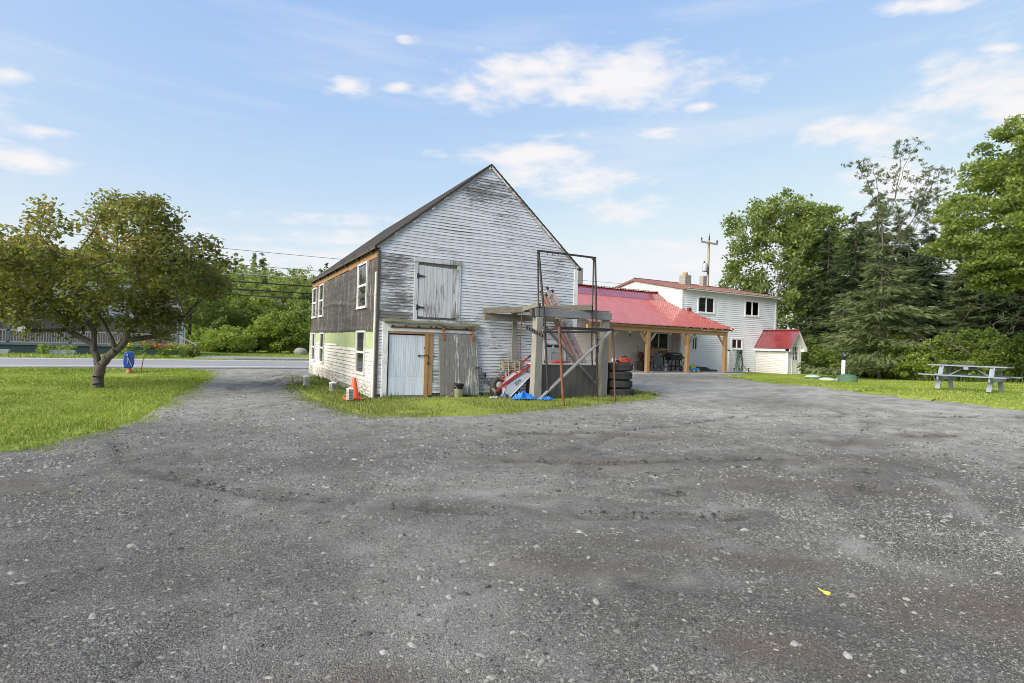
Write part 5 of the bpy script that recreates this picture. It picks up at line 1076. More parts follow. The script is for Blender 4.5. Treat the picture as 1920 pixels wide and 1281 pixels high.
wc = Vector((7.02, 13.42, .36)); w = MB(); w.lathe([(.11, -.045), (.17, -.055), (.215, -.04), (.225, 0), (.215, .04), (.17, .055), (.11, .045), (.11, -.045)], 28, wc, axis='y'); wo = w.build('wheel', MT['rubber'], t); MB().lathe([(0, -.05), (.03, -.06), (.11, -.03), (.115, .03), (.03, .05), (0, .05)], 20, wc, axis='y').build('rim', MT['concrete'], wo)
# tub: open box, floor against the handles, mouth facing the ground on the right
tb = MB(); o_ = A+dirn*.36-upn*.02; yc0, yc1 = 13.05, 13.58
def tp(s, d, yy): q = o_+dirn*s-upn*d; return (q.x, yy, q.z)
fl = [tp(.0, .0, 13.10), tp(.60, .0, 13.10), tp(.60, .0, 13.52), tp(.0, .0, 13.52)]; mo = [tp(-.24, .33, 12.98), tp(.76, .20, 12.98), tp(.76, .20, 13.64), tp(-.24, .33, 13.64)]
def lerp3(a, b, f): return tuple(a[i]+(b[i]-a[i])*f for i in range(3))
mid = [lerp3(a, b, .12) for a, b in zip(fl, mo)]; fli = [lerp3(a, tuple(sum(p[i] for p in fl)/4 for i in range(3)), .07) for a in fl]
tb.add(fli+mid+mo, [(0, 1, 2, 3)]+[(i, (i+1) % 4, 4+(i+1) % 4, 4+i) for i in range(4)]+[(4+i, 4+(i+1) % 4, 8+(i+1) % 4, 8+i) for i in range(4)])
tub = tb.build('tub', MT['grey_tub'], t); sm = tub.modifiers.new('solid', 'SOLIDIFY'); sm.thickness = .012; sm.offset = -1
MB().tube(mo, .016, 6, closed=True).build('tub_rim', plain('pale_rim_plastic', (.52, .54, .54), .5), tub)
# dark lettering moulded on the tub side
tc = bpy.data.curves.new('lettering', 'FONT'); tc.body = 'ACE'; tc.size = .115; tc.align_x = 'CENTER'; tc.align_y = 'CENTER'; tc.extrude = .002
to = bpy.data.objects.new('lettering', tc); COL.objects.link(to); tc.materials.append(MT['iron'])
pa, pb2, pc, pd2 = [Vector(v) for v in (fl[0], fl[1], mo[1], mo[0])]; fx = -(pb2-pa).normalized(); cen = (pa+pb2+pc+pd2)/4; fn = (pb2-pa).cross(pd2-pa).normalized(); fn = fn if fn.y < 0 else -fn; fy = fn.cross(fx)
to.matrix_world = Matrix(((fx.x, fy.x, fn.x, cen.x+fn.x*.02), (fx.y, fy.y, fn.y, cen.y+fn.y*.02), (fx.z, fy.z, fn.z, cen.z+fn.z*.02), (0, 0, 0, 1)))
bpy.context.view_layer.update(); dg = bpy.context.evaluated_depsgraph_get(); me = bpy.data.meshes.new_from_object(to.evaluated_get(dg)); mw = to.matrix_world.copy(); bpy.data.objects.remove(to)
me.transform(Matrix.Translation(-OFF['wheelbarrow']) @ mw); lo = bpy.data.objects.new('lettering', me); COL.objects.link(lo); lo.parent = tub
# ------------------------------------------------------------------ push mower handle, lath bundle, pails, tarp, litter
t = thing('push_mower', 'black bent handles of a push mower leaning on the sliding barn door', 'push mower', (6.8, 13.5, 0))
m = MB()
for dy in (0, .16): m.tube([(6.46, 13.78-dy, .80), (6.51, 13.78-dy, .83), (6.57, 13.78-dy, .80), (6.55, 13.76-dy, .72), (6.62, 13.7-dy, .58), (6.95, 13.56-dy, .27)], .014, 6)
m.tube([(6.48, 13.66, .62), (6.92, 13.5, .22)], .014, 6); m.tube([(6.64, 13.72, .60), (6.70, 13.72, .70)], .012, 5); m.build('handle', MT['iron'], t); MB().ico((6.70, 13.66, .62), .055, 1, (1, .7, 1.4)).build('control_box', MT['black'], t)
MB().box(6.86, 7.04, 13.35, 13.65, .05, .26).build('deck', MT['iron'], t)
for yy in (13.34, 13.66): MB().lathe([(0, -.02), (.10, -.02), (.10, .02), (0, .02)], 14, (6.95, yy, .11), axis='y').build('wheel', MT['rubber'], t)
t = thing('lath_bundle', 'bundle of old wooden laths stacked on a rickety wooden stand', 'wood bundle', (7.45, 13.6, 0)); rb = random.Random(4)
l = MB()
for i in range(6):
    for j in range(5): zz = .80+i*.042; l.bar((7.22+rb.uniform(-.05, .04), 13.5+j*.055, zz+rb.uniform(-.008, .008)), (7.78+rb.uniform(-.08, .05), 13.5+j*.055+rb.uniform(-.02, .02), zz+rb.uniform(-.02, .02)), .035, .030)
lth = wood('pale_lath', (.46, .42, .31), (.24, .21, .15), (.6, 5, 5)); l.build('laths', lth, t); s = MB()
for xx in (7.34, 7.55, 7.70): s.bar((xx, 13.5, 0), (xx-.04, 13.55, .82), .03, .03); s.bar((xx+.02, 13.45, .1), (xx, 13.47, 1.02), .022, .022)
s.bar((7.3, 13.47, .95), (7.78, 13.47, .74), .02, .04); s.build('stand', lth, t)
t = thing('pail', 'dirty white pail standing before the grey sliding door', 'pail', (5.9, 13.62, 0), group='nested pails by the sliding door'); MB().lathe([(0, .0), (.105, .0), (.12, .22), (.125, .22), (.125, .23), (.115, .23)], 20, (5.9, 13.62, 0)).build('body', plain('dirty_white_plastic', (.55, .54, .48), .7, var=.4), t)
t = thing('pail', 'black pail nested in the top of the dirty white pail', 'pail', (5.9, 13.62, .2), group='nested pails by the sliding door'); MB().lathe([(0, .20), (.112, .20), (.135, .37), (.142, .37), (.142, .39), (.128, .39), (.11, .24), (0, .24)], 20, (5.9, 13.62, 0)).build('body', MT['black'], t); MB().tube([(5.765, 13.6, .36), (5.80, 13.5, .26), (5.9, 13.47, .22), (6.0, 13.5, .26), (6.035, 13.6, .36)], .005, 4).build('bail', MT['alu'], t)
n = 44; us = np.linspace(-1, 1, n); UX, UY = np.meshgrid(us, us)
def crumple(name, cx, cy, rx, ry, hh, seed, mat, label, cat, rot=0):
    e = seed*13.7; hgt = np.abs(vnoise(UX+e, UY+e*2, 1.6))*1.6+np.abs(vnoise(UX+e, UY, 4))*.9+np.abs(vnoise(UX-e, UY, 9))*.35
    rim = 1-np.clip(np.hypot(UX, UY)-.1*np.sin(5*np.arctan2(UY, UX)), 0, 1)**2; X = UX*rx*(1+vnoise(UY+e, UX, 2)*.7); Y = UY*ry*(1+vnoise(UX-e, UY, 2)*.7); Zc = hgt*hh*np.clip(rim, .12, 1)+.06
    xx = cx+X*math.cos(rot)-Y*math.sin(rot); yy = cy+X*math.sin(rot)+Y*math.cos(rot); k = np.arange(n*n).reshape(n, n); q = np.stack([k[:-1, :-1], k[:-1, 1:], k[1:, 1:], k[1:, :-1]], -1).reshape(-1, 4)
    keep = np.hypot(UX, UY).ravel()[q[:, 0]] < 1.0+.12*np.sin(7*np.arctan2(UY, UX)).ravel()[q[:, 0]]
    o = raw(name, np.stack([xx, yy, Zc], -1).reshape(-1, 3), q[keep], mat); return tag(o, label, cat)
crumple('blue_tarp', 7.30, 12.5, .36, .24, .19, 1, MT['blue'], 'larger crumpled piece of bright blue tarp below the tipped wheelbarrow', 'tarp', -.1)['group'] = 'pieces of blue tarp'
crumple('blue_tarp', 7.80, 12.2, .24, .18, .12, 2, MT['blue'], 'smaller flat piece of blue tarp by the rusty pipe leg', 'tarp', -.3)['group'] = 'pieces of blue tarp'
crumple('feed_bag', 6.98, 13.0, .13, .10, .16, 3, plain('blue_dark_bag', (.05, .09, .22), .6, var=.6), 'small crushed dark blue bag under the wheelbarrow wheel', 'bag'); crumple('paper_litter', 7.02, 13.08, .09, .07, .26, 4, plain('pinkish_paper', (.55, .38, .36), .8, var=.4), 'scrap of pinkish paper on the dark blue bag', 'litter')
crumple('plastic_litter', 6.62, 12.9, .14, .06, .07, 5, plain('grey_litter', (.42, .42, .44), .7, var=.3), 'flattened pale plastic scrap in the grass by the barn', 'litter')
t = thing('traffic_cone', 'orange traffic cone leaning at the barn corner', 'cone', (3.0, 13.3, .05)); 
MB().lathe([(.155, .045), (.13, .055), (.035, .52), (.028, .53), (0, .53)], 24, (3.02, 13.32, .05)).build('cone', MT['orange'], t); b = MB(); b.prism([(2.80, 13.08, .05), (3.22, 13.14, .05), (3.24, 13.54, .05), (2.80, 13.52, .05)], (0, 0, .035)); b.build('base', MT['orange'], t, bevel=.01)
MT['dull_white'] = plain('dull_white_plastic', (.46, .46, .44), .7, var=.25)
def perforated(x, y, z, s, h, rz, label, red):
    t = thing('perforated_box', label, 'box', (x, y, z), rz, group='small white perforated boxes')
    m = MB(); m.box(-s, s, -s, s, 0, h); m.build('case', MT['dull_white'], t, bevel=.004); m = MB(); m.prism([(-s*1.1, -s*1.1, h), (s*1.1, -s*1.1, h), (s*1.1, s*1.1, h), (-s*1.1, s*1.1, h)], (0, 0, .012)); m.add([(-s*1.05, -s*1.05, h+.012), (s*1.05, -s*1.05, h+.012), (s*1.05, s*1.05, h+.012), (-s*1.05, s*1.05, h+.012), (0, 0, h+.05)], [(0, 1, 4), (1, 2, 4), (2, 3, 4), (3, 0, 4)]); m.build('cap', MT['white'], t)
    for nm, mt, sel in (('holes', MT['steel_dark'], lambda i, j: not (red and (i-1.2)**2+(j-4)**2 < 2.2)), ('red_mark', MT['red'], lambda i, j: red and (i-1.2)**2+(j-4)**2 < 2.2)):
        m = MB(); c = 0
        for i in range(4):
            for j in range(6):
                if sel(i, j):
                    u = -s*.66+i*s*.44; v = h*.14+j*h*.145; q = s*.17
                    m.prism([(u-q, -s-.003, v), (u, -s-.003, v-q), (u+q, -s-.003, v), (u, -s-.003, v+q)], (0, .004, 0)); m.prism([(-s-.003, u-q, v), (-s-.003, u, v-q), (-s-.003, u+q, v), (-s-.003, u, v+q)], (.004, 0, 0)); c += 1
        if c: m.build(nm, mt, t)
perforated(2.86, 13.02, .085, .062, .24, .25, 'white perforated box with red mark standing on the cone base', True)
perforated(2.98, 15.75, .05, .075, .21, .2, 'short white perforated box against the barn side', False); perforated(2.55, 17.7, .05, .07, .26, .3, 'white perforated box with peaked cap out on the grass strip', False)
t = thing('rock', 'grey rock in the grass behind the peaked white box', 'rock', (2.55, 18.6, .02)); MB().ico((2.5, 18.7, .10), .16, 2, (1.2, 1, .7), .12, False).build('stone', MT['block'], t)
o = MB(); c0 = onz = None
yx, yy = 3.34, 1.97
ys_ = MB(); P = [(-.085, .065), (-.03, .045), (.02, .02), (.085, -.005), (.09, -.03), (.01, -.05), (-.03, -.02)]
r_ = Vector((R0.x, R0.y)); f_ = Vector((F0.x, F0.y))
ys_.prism([(yx+r_.x*a*.26+f_.x*b*.62, yy+r_.y*a*.26+f_.y*b*.62, .028+.02*abs(a)*8*(1 if b > 0 else .5)) for a, b in P], (0, 0, .006)); tag(ys_.build('plastic_scrap', MT['yellow']), 'bright yellow curved scrap of plastic on the gravel', 'litter')
# ------------------------------------------------------------------ right lawn
t = thing('picnic_table', 'grey painted wooden picnic table with attached benches on the lawn', 'picnic table', (20.85, 7.95, tzf(20.85, 7.95)+.055), math.radians(96))
def bx(x0, x1, y0, y1, z0, z1, nm, mt=None): MB().box(x0, x1, y0, y1, z0, z1).build(nm, mt or MT['fence_grey'], t, bevel=.004)
tp_ = MB()
for i in range(5): tp_.box(-.98, .98, -.37+i*.15, -.228+i*.15, .735, .772)
tp_.build('tabletop', MT['fence_grey'], t, bevel=.004)
for s in (-1, 1):
    b = MB()
    for i in range(2): b.box(-1.08, 1.08, s*.72-.145+i*.147, s*.72-.002+i*.147, .43, .465)
    b.build('bench', MT['fence_grey'], t, bevel=.004)
    x = s*.63
    for q in (-1, 1): l = MB(); l.bar((x, q*.62, 0), (x, q*.27, .735), .045, .12, up=(1, 0, 0)); l.build('leg', MT['fence_grey'], t)
    bx(x-.07-.0, x-.025, -.80, .80, .30, .43, 'bench_support'); bx(x-.07, x-.025, -.36, .36, .63, .733, 'table_support')
    l = MB(); l.bar((x, 0, .36), (s*.10, 0, .72), .04, .09, up=(0, 1, 0)); l.build('brace', MT['fence_grey'], t)
bx(-.06, .06, -.35, .35, .64, .733, 'table_support')
for loc, lab, l_, w_ in (((20.75, 8.05), 'longer black seedling tray of young green plants on the picnic table', .55, .2), ((20.85, 8.62), 'shorter seedling tray at the far end of the picnic table', .18, .2)):
    tr_ = thing('seedling_tray', lab, 'plant tray', (*loc, tzf(20.85, 7.95)+.055+.772), math.radians(96), group='seedling trays on the picnic table')
    m = MB(); m.prism([(-l_/2, -w_/2, 0), (l_/2, -w_/2, 0), (l_/2, w_/2, 0), (-l_/2, w_/2, 0)], (0, 0, .05)); m.build('tray', MT['black'], tr_)
    q = 260; V = []; 
    for i in range(q):
        c = np.array([random.uniform(-l_/2, l_/2), random.uniform(-w_/2, w_/2), .05+random.random()*.09]); a = RNG.normal(size=3); b = np.cross(a, RNG.normal(size=3)); a /= np.linalg.norm(a); b /= np.linalg.norm(b); V += [c-a*.022, c+b*.011, c+a*.022, c-b*.011]
    raw('seedlings', V, np.arange(q*4).reshape(-1, 4), MT['bush_pale'], tr_, tint=RNG.random(q*4))
def lid(x, y, r, h, dome, mat, label, name='septic_lid', base=None):
    z = tzf(x, y)+.03; t = thing(name, label, 'septic lid', (x, y, z), group='round septic lids on the lawn')
    MB().lathe([(r, 0), (r, h)], 32, (x, y, z)).build('riser', base or mat, t); MB().lathe([(r*1.03, h), (r*1.03, h+.02), (r*.8, h+dome*.55), (r*.4, h+dome*.92), (0, h+dome)], 32, (x, y, z)).build('dome', mat, t); return t
lid(30.9, 19.3, .42, .10, .14, MT['green_pale'], 'pale green domed septic lid nearest the entry shed', base=MT['green_pl']); lid(30.0, 17.9, .42, .04, .12, MT['green_pale'], 'flat pale septic lid between two others'); sl_ = lid(27.3, 15.3, .42, .28, .12, MT['green_pl'], 'tall dark green septic riser with lattice side before the white pipe')
lt = MB(); z = tzf(27.3, 15.3)+.03
for i in range(30):
    a = i*2*math.pi/30; p = (27.3+.424*math.cos(a), 15.3+.424*math.sin(a), z+.02); lt.bar(p, (p[0], p[1], z+.27), .012, .012)
for h in (.03, .09, .15, .21, .27): lt.tube([(27.3+.424*math.cos(a), 15.3+.424*math.sin(a), z+h) for a in np.linspace(0, 6.283, 40, endpoint=False)], .007, 4, closed=True)
lt.build('lattice', plain('light_green_plastic', (.13, .22, .14), .6), sl_)
t = thing('rock', 'small grey stone between the flat septic lid and the tall riser', 'rock', (27.6, 15.95, tzf(27.6, 15.95))); MB().ico((27.55, 15.85, tzf(27.6, 15.95)+.13), .17, 2, (1.2, 1, .8), .1, False).build('stone', MT['block'], t)
t = thing('vent_pipe', 'white vent pipe with black cap behind the green riser', 'pipe', (28.7, 16.3, tzf(28.7, 16.3))); z = tzf(28.7, 16.3)
MB().lathe([(0, 0), (.085, 0), (.085, 1.16), (0, 1.16)], 20, (28.7, 16.3, z)).build('pipe', MT['white'], t); MB().lathe([(.09, 1.16), (.10, 1.16), (.10, 1.46), (.085, 1.52), (.04, 1.56), (0, 1.57)], 20, (28.7, 16.3, z)).build('cap', MT['black'], t); MB().box(28.60, 28.66, 16.19, 16.20, z+1.36, z+1.43).build('sticker', MT['white'], t)
# ------------------------------------------------------------------ across the road
t = thing('blue_mailbox', 'dark blue plastic tube box on a red foot at the lawn edge by the road', 'delivery box', (-2.8, 25.4, tzf(-2.8, 25.4)))
z = tzf(-2.8, 25.4); MB().lathe([(.12, 0), (.12, .06), (.06, .12), (.045, .26), (0, .26)], 12, (-2.8, 25.4, z)).build('foot', plain('faded_red', (.45, .13, .10), .7), t)
b = MB(); b.prism([(-2.98+dx, 25.3, z+zz) for dx, zz in ((.02, .22), (.28, .22), (.33, .40), (.31, .80), (.22, .84), (.08, .83), (.01, .78), (-.02, .42))], (0, .22, 0)); bo = b.build('shell', MT['blue_pl'], t, bevel=.03)
a = MB(); a.bar((-2.90, 25.285, z+.74), (-2.72, 25.285, z+.30), .02, .02); a.bar((-2.86, 25.285, z+.76), (-2.86, 25.285, z+.36), .02, .02); a.build('slot', plain('pale_slot', (.45, .44, .38), .6), bo)
tag(MB().tube([(-2.45, 25.6, tzf(-2.45, 25.6)-.05), (-2.36, 25.6, tzf(-2.45, 25.6)+.75)], .018, 5).build('marker_stake', plain('rust_pink_stake', (.35, .17, .13), .8)), 'thin reddish stake right of the blue delivery box', 'stake')
# left house
t = thing('grey_roofed_house', 'low house with grey shingle roof and railed porch across the road', 'house', (-12, 45, 0)); gx0, gx1 = -32, -1.75; gz = .05
r = MB()
r.prism([(gx0, 43.8, 2.47), (gx1, 43.8, 2.47), (gx1, 43.8, 2.57), (gx0, 43.8, 2.57)], (0, .05, 0)); r.add([(gx0, 43.8, 2.57), (gx1, 43.8, 2.57), (gx1-.9, 47.2, 4.9), (gx0, 47.2, 4.9), (gx0, 43.85, 2.45), (gx1, 43.85, 2.45), (gx1-.9, 47.2, 4.75), (gx0, 47.2, 4.75), (gx1-.0, 50.4, 2.5), (gx0, 50.4, 2.5)], [(0, 1, 2, 3), (7, 6, 5, 4), (1, 5, 6, 2), (3, 2, 8, 9)]); r.build('roof', MT['roof_grey'], t)
MB().box(gx0, gx1+.03, 43.74, 43.79, 2.42, 2.56).build('eave_trim', MT['slate'], t)
MB().box(gx0, -2.3, 46.0, 50.1, 0, 2.5).build('wall', MT['beige'], t); MB().box(-2.28, -1.95, 45.2, 50.0, 0, 2.55).build('end_wall', MT['white'], t)
sh = MB(); 
for k in range(9): sh.box(-1.945, -1.90, 46.2, 46.9, .9+k*.14, .98+k*.14)
sh.build('shutter', MT['slate'], t)
MB().box(gx0, -2.1, 43.9, 46, .55, .70).build('deck', MT['slate'], t); MB().box(gx0, -2.15, 43.98, 44.05, -.1, .54).build('skirting', MT['teal'], t)
rl = MB()
for x in np.arange(-14, -2.1, .13): rl.box(x-.02, x+.02, 43.95, 43.99, .74, 1.42)
rl.box(gx0, -2.1, 43.93, 44.01, 1.42, 1.50); rl.box(gx0, -2.1, 43.93, 44.01, .70, .76); rl.build('railing', plain('pale_railing', (.30, .285, .27), .7), t)
for x in (-14, -11, -8, -5, -2.1): MB().box(x-.07, x+.07, 43.93, 44.07, .7, 2.45).build('porch_post', MT['slate'], t)
for x in (-12.5, -10.4, -8.0): w = MB().box(x-.6, x+.6, 45.93, 45.99, 1.2, 2.2).build('window', MT['white'], t); MB().box(x-.52, x+.52, 45.9, 45.925, 1.28, 2.12).build('pane', MT['glass'], w)
s = MB()
for i in range(5): s.box(-2.05+i*.22, -1.83+i*.22, 43.2, 44.4, -.05, .62-i*.14)
s.build('steps', MT['slate'], t); s = MB(); s.bar((-2.05, 43.2, 1.42), (-.95, 43.2, .75), .05, .07)
for i in range(8): s.box(-2.0+i*.14, -1.97+i*.14, 43.18, 43.22, .55-i*.083, 1.38-i*.085)
s.build('step_railing', plain('pale_railing2', (.46, .45, .44), .7), t); MB().box(-1.0, -.9, 43.15, 43.25, -.05, .85).build('newel_post', MT['slate'], t)
MB().box(-10.55, -10.0, 43.85, 43.95, 1.35, 1.75).build('planter_box', plain('pale_planter', (.55, .53, .52), .7), t)
MB().box(-1.62, -1.42, 46, 46.2, 1.5, 3.5).build('stove_pipe', MT['iron'], t)
for x0, x1, lab in ((-8.6, -7.35, 'galvanised grey trough planter in front of the dark skirting, nearer the tree'), (-11.6, -10.4, 'galvanised grey trough planter at the left edge of the photo')):
    p = thing('planter_trough', lab, 'planter', ((x0+x1)/2, 42, .04), group='trough planters by the road'); m = MB(); m.prism([(x0+.06, 41.8, .04), (x1-.06, 41.8, .04), (x1, 41.8, .32), (x0, 41.8, .32)], (0, .4, 0)); m.build('trough', plain('galvanised', (.36, .40, .43), .5, .3), p)
# utility pole and wires
PX, PYY = 43.1, 38.0
t = thing('utility_pole', 'brown wooden utility pole with crossarm and grey transformer behind the house', 'utility pole', (PX, PYY, 0))
MB().tube([(PX, PYY, -.3), (PX, PYY, 12.5)], [.15, .11], 12).build('pole', plain('pole_wood', (.36, .29, .21), .9, var=.3, stretch=(1, 1, .2)), t)
ca = MB(); ca.bar((PX-1.35, PYY-.2, 12.2), (PX+1.0, PYY-.2, 12.2), .14, .16); co = ca.build('crossarm', plain('pale_crossarm', (.42, .40, .38), .8), t)
for dx in (-1.25, .95): MB().lathe([(.04, 0), (.09, .08), (.05, .16), (.09, .24), (.05, .32), (0, .36)], 10, (PX+dx, PYY-.2, 12.28)).build('insulator', MT['steel_dark'], co)
MB().lathe([(.05, 0), (.10, .1), (.05, .2), (.09, .3), (.04, .42), (0, .8)], 10, (PX+.05, PYY, 12.5)).build('top_insulator', MT['steel_dark'], t)
MB().lathe([(0, 0), (.24, 0), (.26, .1), (.26, .75), (.2, .85), (0, .87)], 14, (PX-.55, PYY-.1, 9.3)).build('transformer', plain('transformer_grey', (.33, .36, .40), .5), t); MB().tube([(PX-.55, PYY-.1, 10.15), (PX-.7, PYY-.1, 10.35), (PX-.75, PYY-.1, 10.0)], .05, 6).build('bushing', MT['steel_dark'], t)
MB().box(PX+.9, PX+1.4, PYY-.1, PYY+.1, 7.2, 7.6).build('cable_box', MT['steel_dark'], t)
def wire(z0, z1, sag, r, label, x0=-62, x1=43.1, y=38.0, mat=None):
    pts = [(x0+(x1-x0)*f, y, z0+(z1-z0)*f-4*sag*f*(1-f)) for f in np.linspace(0, 1, 60)]
    tag(MB().tube(pts, r, 5).build('overhead_wire', mat or MT['iron']), label, 'wire', 'overhead wires along the road')
wire(5.2, 5.6, .55, .045, 'upper of three thick black cables before the hillside'); wire(4.75, 5.1, .55, .045, 'middle one of three thick black cables before the hillside'); wire(4.42, 4.72, .55, .035, 'lowest of three thick black cables before the hillside')
wire(7.2, 7.5, .5, .014, 'topmost thin wire, against the sky left of the barn'); wire(6.2, 6.6, .5, .016, 'thin wire skimming the hilltop trees left of the barn'); wire(5.75, 6.0, .5, .018, 'pale thin wire just above the thick black cables', mat=MT['alu'])
# ------------------------------------------------------------------ trees and bushes
def limb_tubes(segs, n=6):
    """segs: list of (p0, r0, p1, r1); one mesh of tapered sticks"""
    V, Q = [], []
    for p0, r0, p1, r1 in segs:
        d = p1-p0; L = np.linalg.norm(d)
        if L < 1e-6: continue
        d = d/L; a = np.cross(d, (0, 0, 1.) if abs(d[2]) < .9 else (1., 0, 0)); a /= np.linalg.norm(a); b = np.cross(d, a); k = len(V)
        m = n if r0 > .05 else (4 if r0 > .012 else 3)
        for p, r in ((p0, r0), (p1, r1)):
            for i in range(m): t = 2*math.pi*i/m; V.append(p+(a*math.cos(t)+b*math.sin(t))*r)
        Q += [(k+i, k+(i+1) % m, k+m+(i+1) % m, k+m+i) for i in range(m)]
    return np.array(V), np.array(Q)
class Skel:
    """a skeleton that grows twigs from a trunk to every leaf clump"""
    def __init__(s, rng): s.P = []; s.par = []; s.rng = rng; s.r0 = []
    def chain(s, pts, parent=-1, sub=3):
        pts = [np.array(p, float) for p in pts]; last = parent
        if parent >= 0: pts = [s.P[parent]]+pts
        for i, p in enumerate(pts):
            if parent >= 0 and i == 0: continue
            if last >= 0 and i > 0:
                q0 = s.P[last]
                for k in range(1, sub): s.P.append(q0+(p-q0)*k/sub+s.rng.normal(size=3)*.03*np.linalg.norm(p-q0)); s.par.append(last); last = len(s.P)-1
            s.P.append(p); s.par.append(last); last = len(s.P)-1
        return last
    def grow(s, clumps, root, bias=.45, step=.5, droop=0.0):
        order = np.argsort(np.linalg.norm(clumps-root, axis=1)); s.tips = []
        for i in order:
            c = clumps[i]; A = np.array(s.P); d = np.linalg.norm(A-c, axis=1); dr = np.linalg.norm(A-root, axis=1)
            score = d + bias*dr + np.where(dr > np.linalg.norm(c-root), 50, 0); j = int(np.argmin(score)); q = s.P[j]; L = d[j]; k = max(1, int(L/step)); last = j
            w = s.rng.normal(size=3)*.10*L
            for m in range(1, k+1):
                f = m/k; p = q+(c-q)*f+w*math.sin(f*math.pi)+np.array([0, 0, -droop*L*math.sin(f*math.pi)]); s.P.append(p); s.par.append(last); last = len(s.P)-1
            s.tips.append(last)
    def segs(s, rtip=.008, expo=.46, rmax=1.0):
        n = len(s.P); cnt = np.zeros(n); [cnt.__setitem__(t, 1) for t in getattr(s, 'tips', [])]
        for i in range(n-1, -1, -1):
            if cnt[i] == 0: cnt[i] = .5
            if s.par[i] >= 0: cnt[s.par[i]] += cnt[i]
        r = np.minimum(rtip*cnt**expo, rmax); return [(s.P[s.par[i]], r[s.par[i]] if cnt[s.par[i]] < cnt[i]*2.5 else min(r[s.par[i]], r[i]*1.25), s.P[i], r[i]) for i in range(n) if s.par[i] >= 0]
def leafcloud(C, per, rad, size, rng, flat=.75, up=.5, tcl=.5, aspect=.55, hang=0.0, grad=None):
    """leaves: folded diamonds around every clump centre; returns V, Q, tint"""
    n = len(C)*per; c = np.repeat(C, per, 0); o = rng.normal(size=(n, 3)); o /= np.linalg.norm(o, axis=1)[:, None]; o *= (rng.random(n)**.45)[:, None]*np.repeat(rad if hasattr(rad, '__len__') else np.full(len(C), rad), per)[:, None]; o[:, 2] *= flat
    p = c+o; nn = rng.normal(size=(n, 3)); nn[:, 2] = np.abs(nn[:, 2])+up; nn /= np.linalg.norm(nn, axis=1)[:, None]
    a = np.cross(nn, rng.normal(size=(n, 3))); a[:, 2] -= hang; a /= np.linalg.norm(a, axis=1)[:, None]; b = np.cross(nn, a); b /= np.linalg.norm(b, axis=1)[:, None]
    s = size*rng.uniform(.6, 1.35, n)[:, None]; V = np.stack([p-a*s, p+b*s*aspect+nn*s*.18, p+a*s, p-b*s*aspect+nn*s*.18], 1)
    t = np.clip(np.repeat(rng.random(len(C)), per)*tcl+rng.random(n)*(1-tcl), 0, 1)
    if grad is not None: t = np.clip(t+grad(p), 0, 1)
    return V.reshape(-1, 3), np.arange(n*4).reshape(-1, 4), np.repeat(t, 4)
def ellip(n, rng, centers, shell=.55):
    """clump centres in a union of ellipsoids (cx,cy,cz,rx,ry,rz,weight), thicker towards the outside"""
    w = np.array([e[6] for e in centers], float); w /= w.sum(); k = rng.choice(len(centers), n, p=w); E = np.array([e[:6] for e in centers], float)[k]
    o = rng.normal(size=(n, 3)); o /= np.linalg.norm(o, axis=1)[:, None]; o *= (shell+(1-shell)*rng.random(n)**.6)[:, None]
    return E[:, :3]+o*E[:, 3:6]
def leafy_tree(name, label, loc, rng, ells, nclump, per, rad, lsize, trunk, limbs, leafm, barkm, cat='tree', group=None, rtip=.008, expo=.46, flat=.75, hang=.0, shell=.5, rz=-PSI, minz=.3, droop=0, rmax=1., grad=None, aspect=.55, tcl=.5, up=.25):
    t = thing(name, label, cat, loc, rz, group); C = ellip(nclump, rng, ells, shell); C = C[C[:, 2] > minz]
    sk = Skel(rng); base = sk.chain(trunk)
    for start, pts in limbs: sk.chain(pts, parent=int(np.argmin(np.linalg.norm(np.array(sk.P)-np.array(start), axis=1))))
    sk.grow(C, np.array(trunk[0], float), droop=droop); V, Q = limb_tubes(sk.segs(rtip, expo, rmax)); raw('trunk', V, Q, barkm, t, smooth=True, off=(0, 0, 0))
    R_ = rad*rng.uniform(.7, 1.3, len(C)); V, Q, tt = leafcloud(C, per, R_, lsize, rng, flat, hang=hang, grad=grad, aspect=aspect, tcl=tcl, up=up); raw('crown', V, Q, leafm, t, tint=tt, off=(0, 0, 0))
    return t
R_ = np.random.default_rng
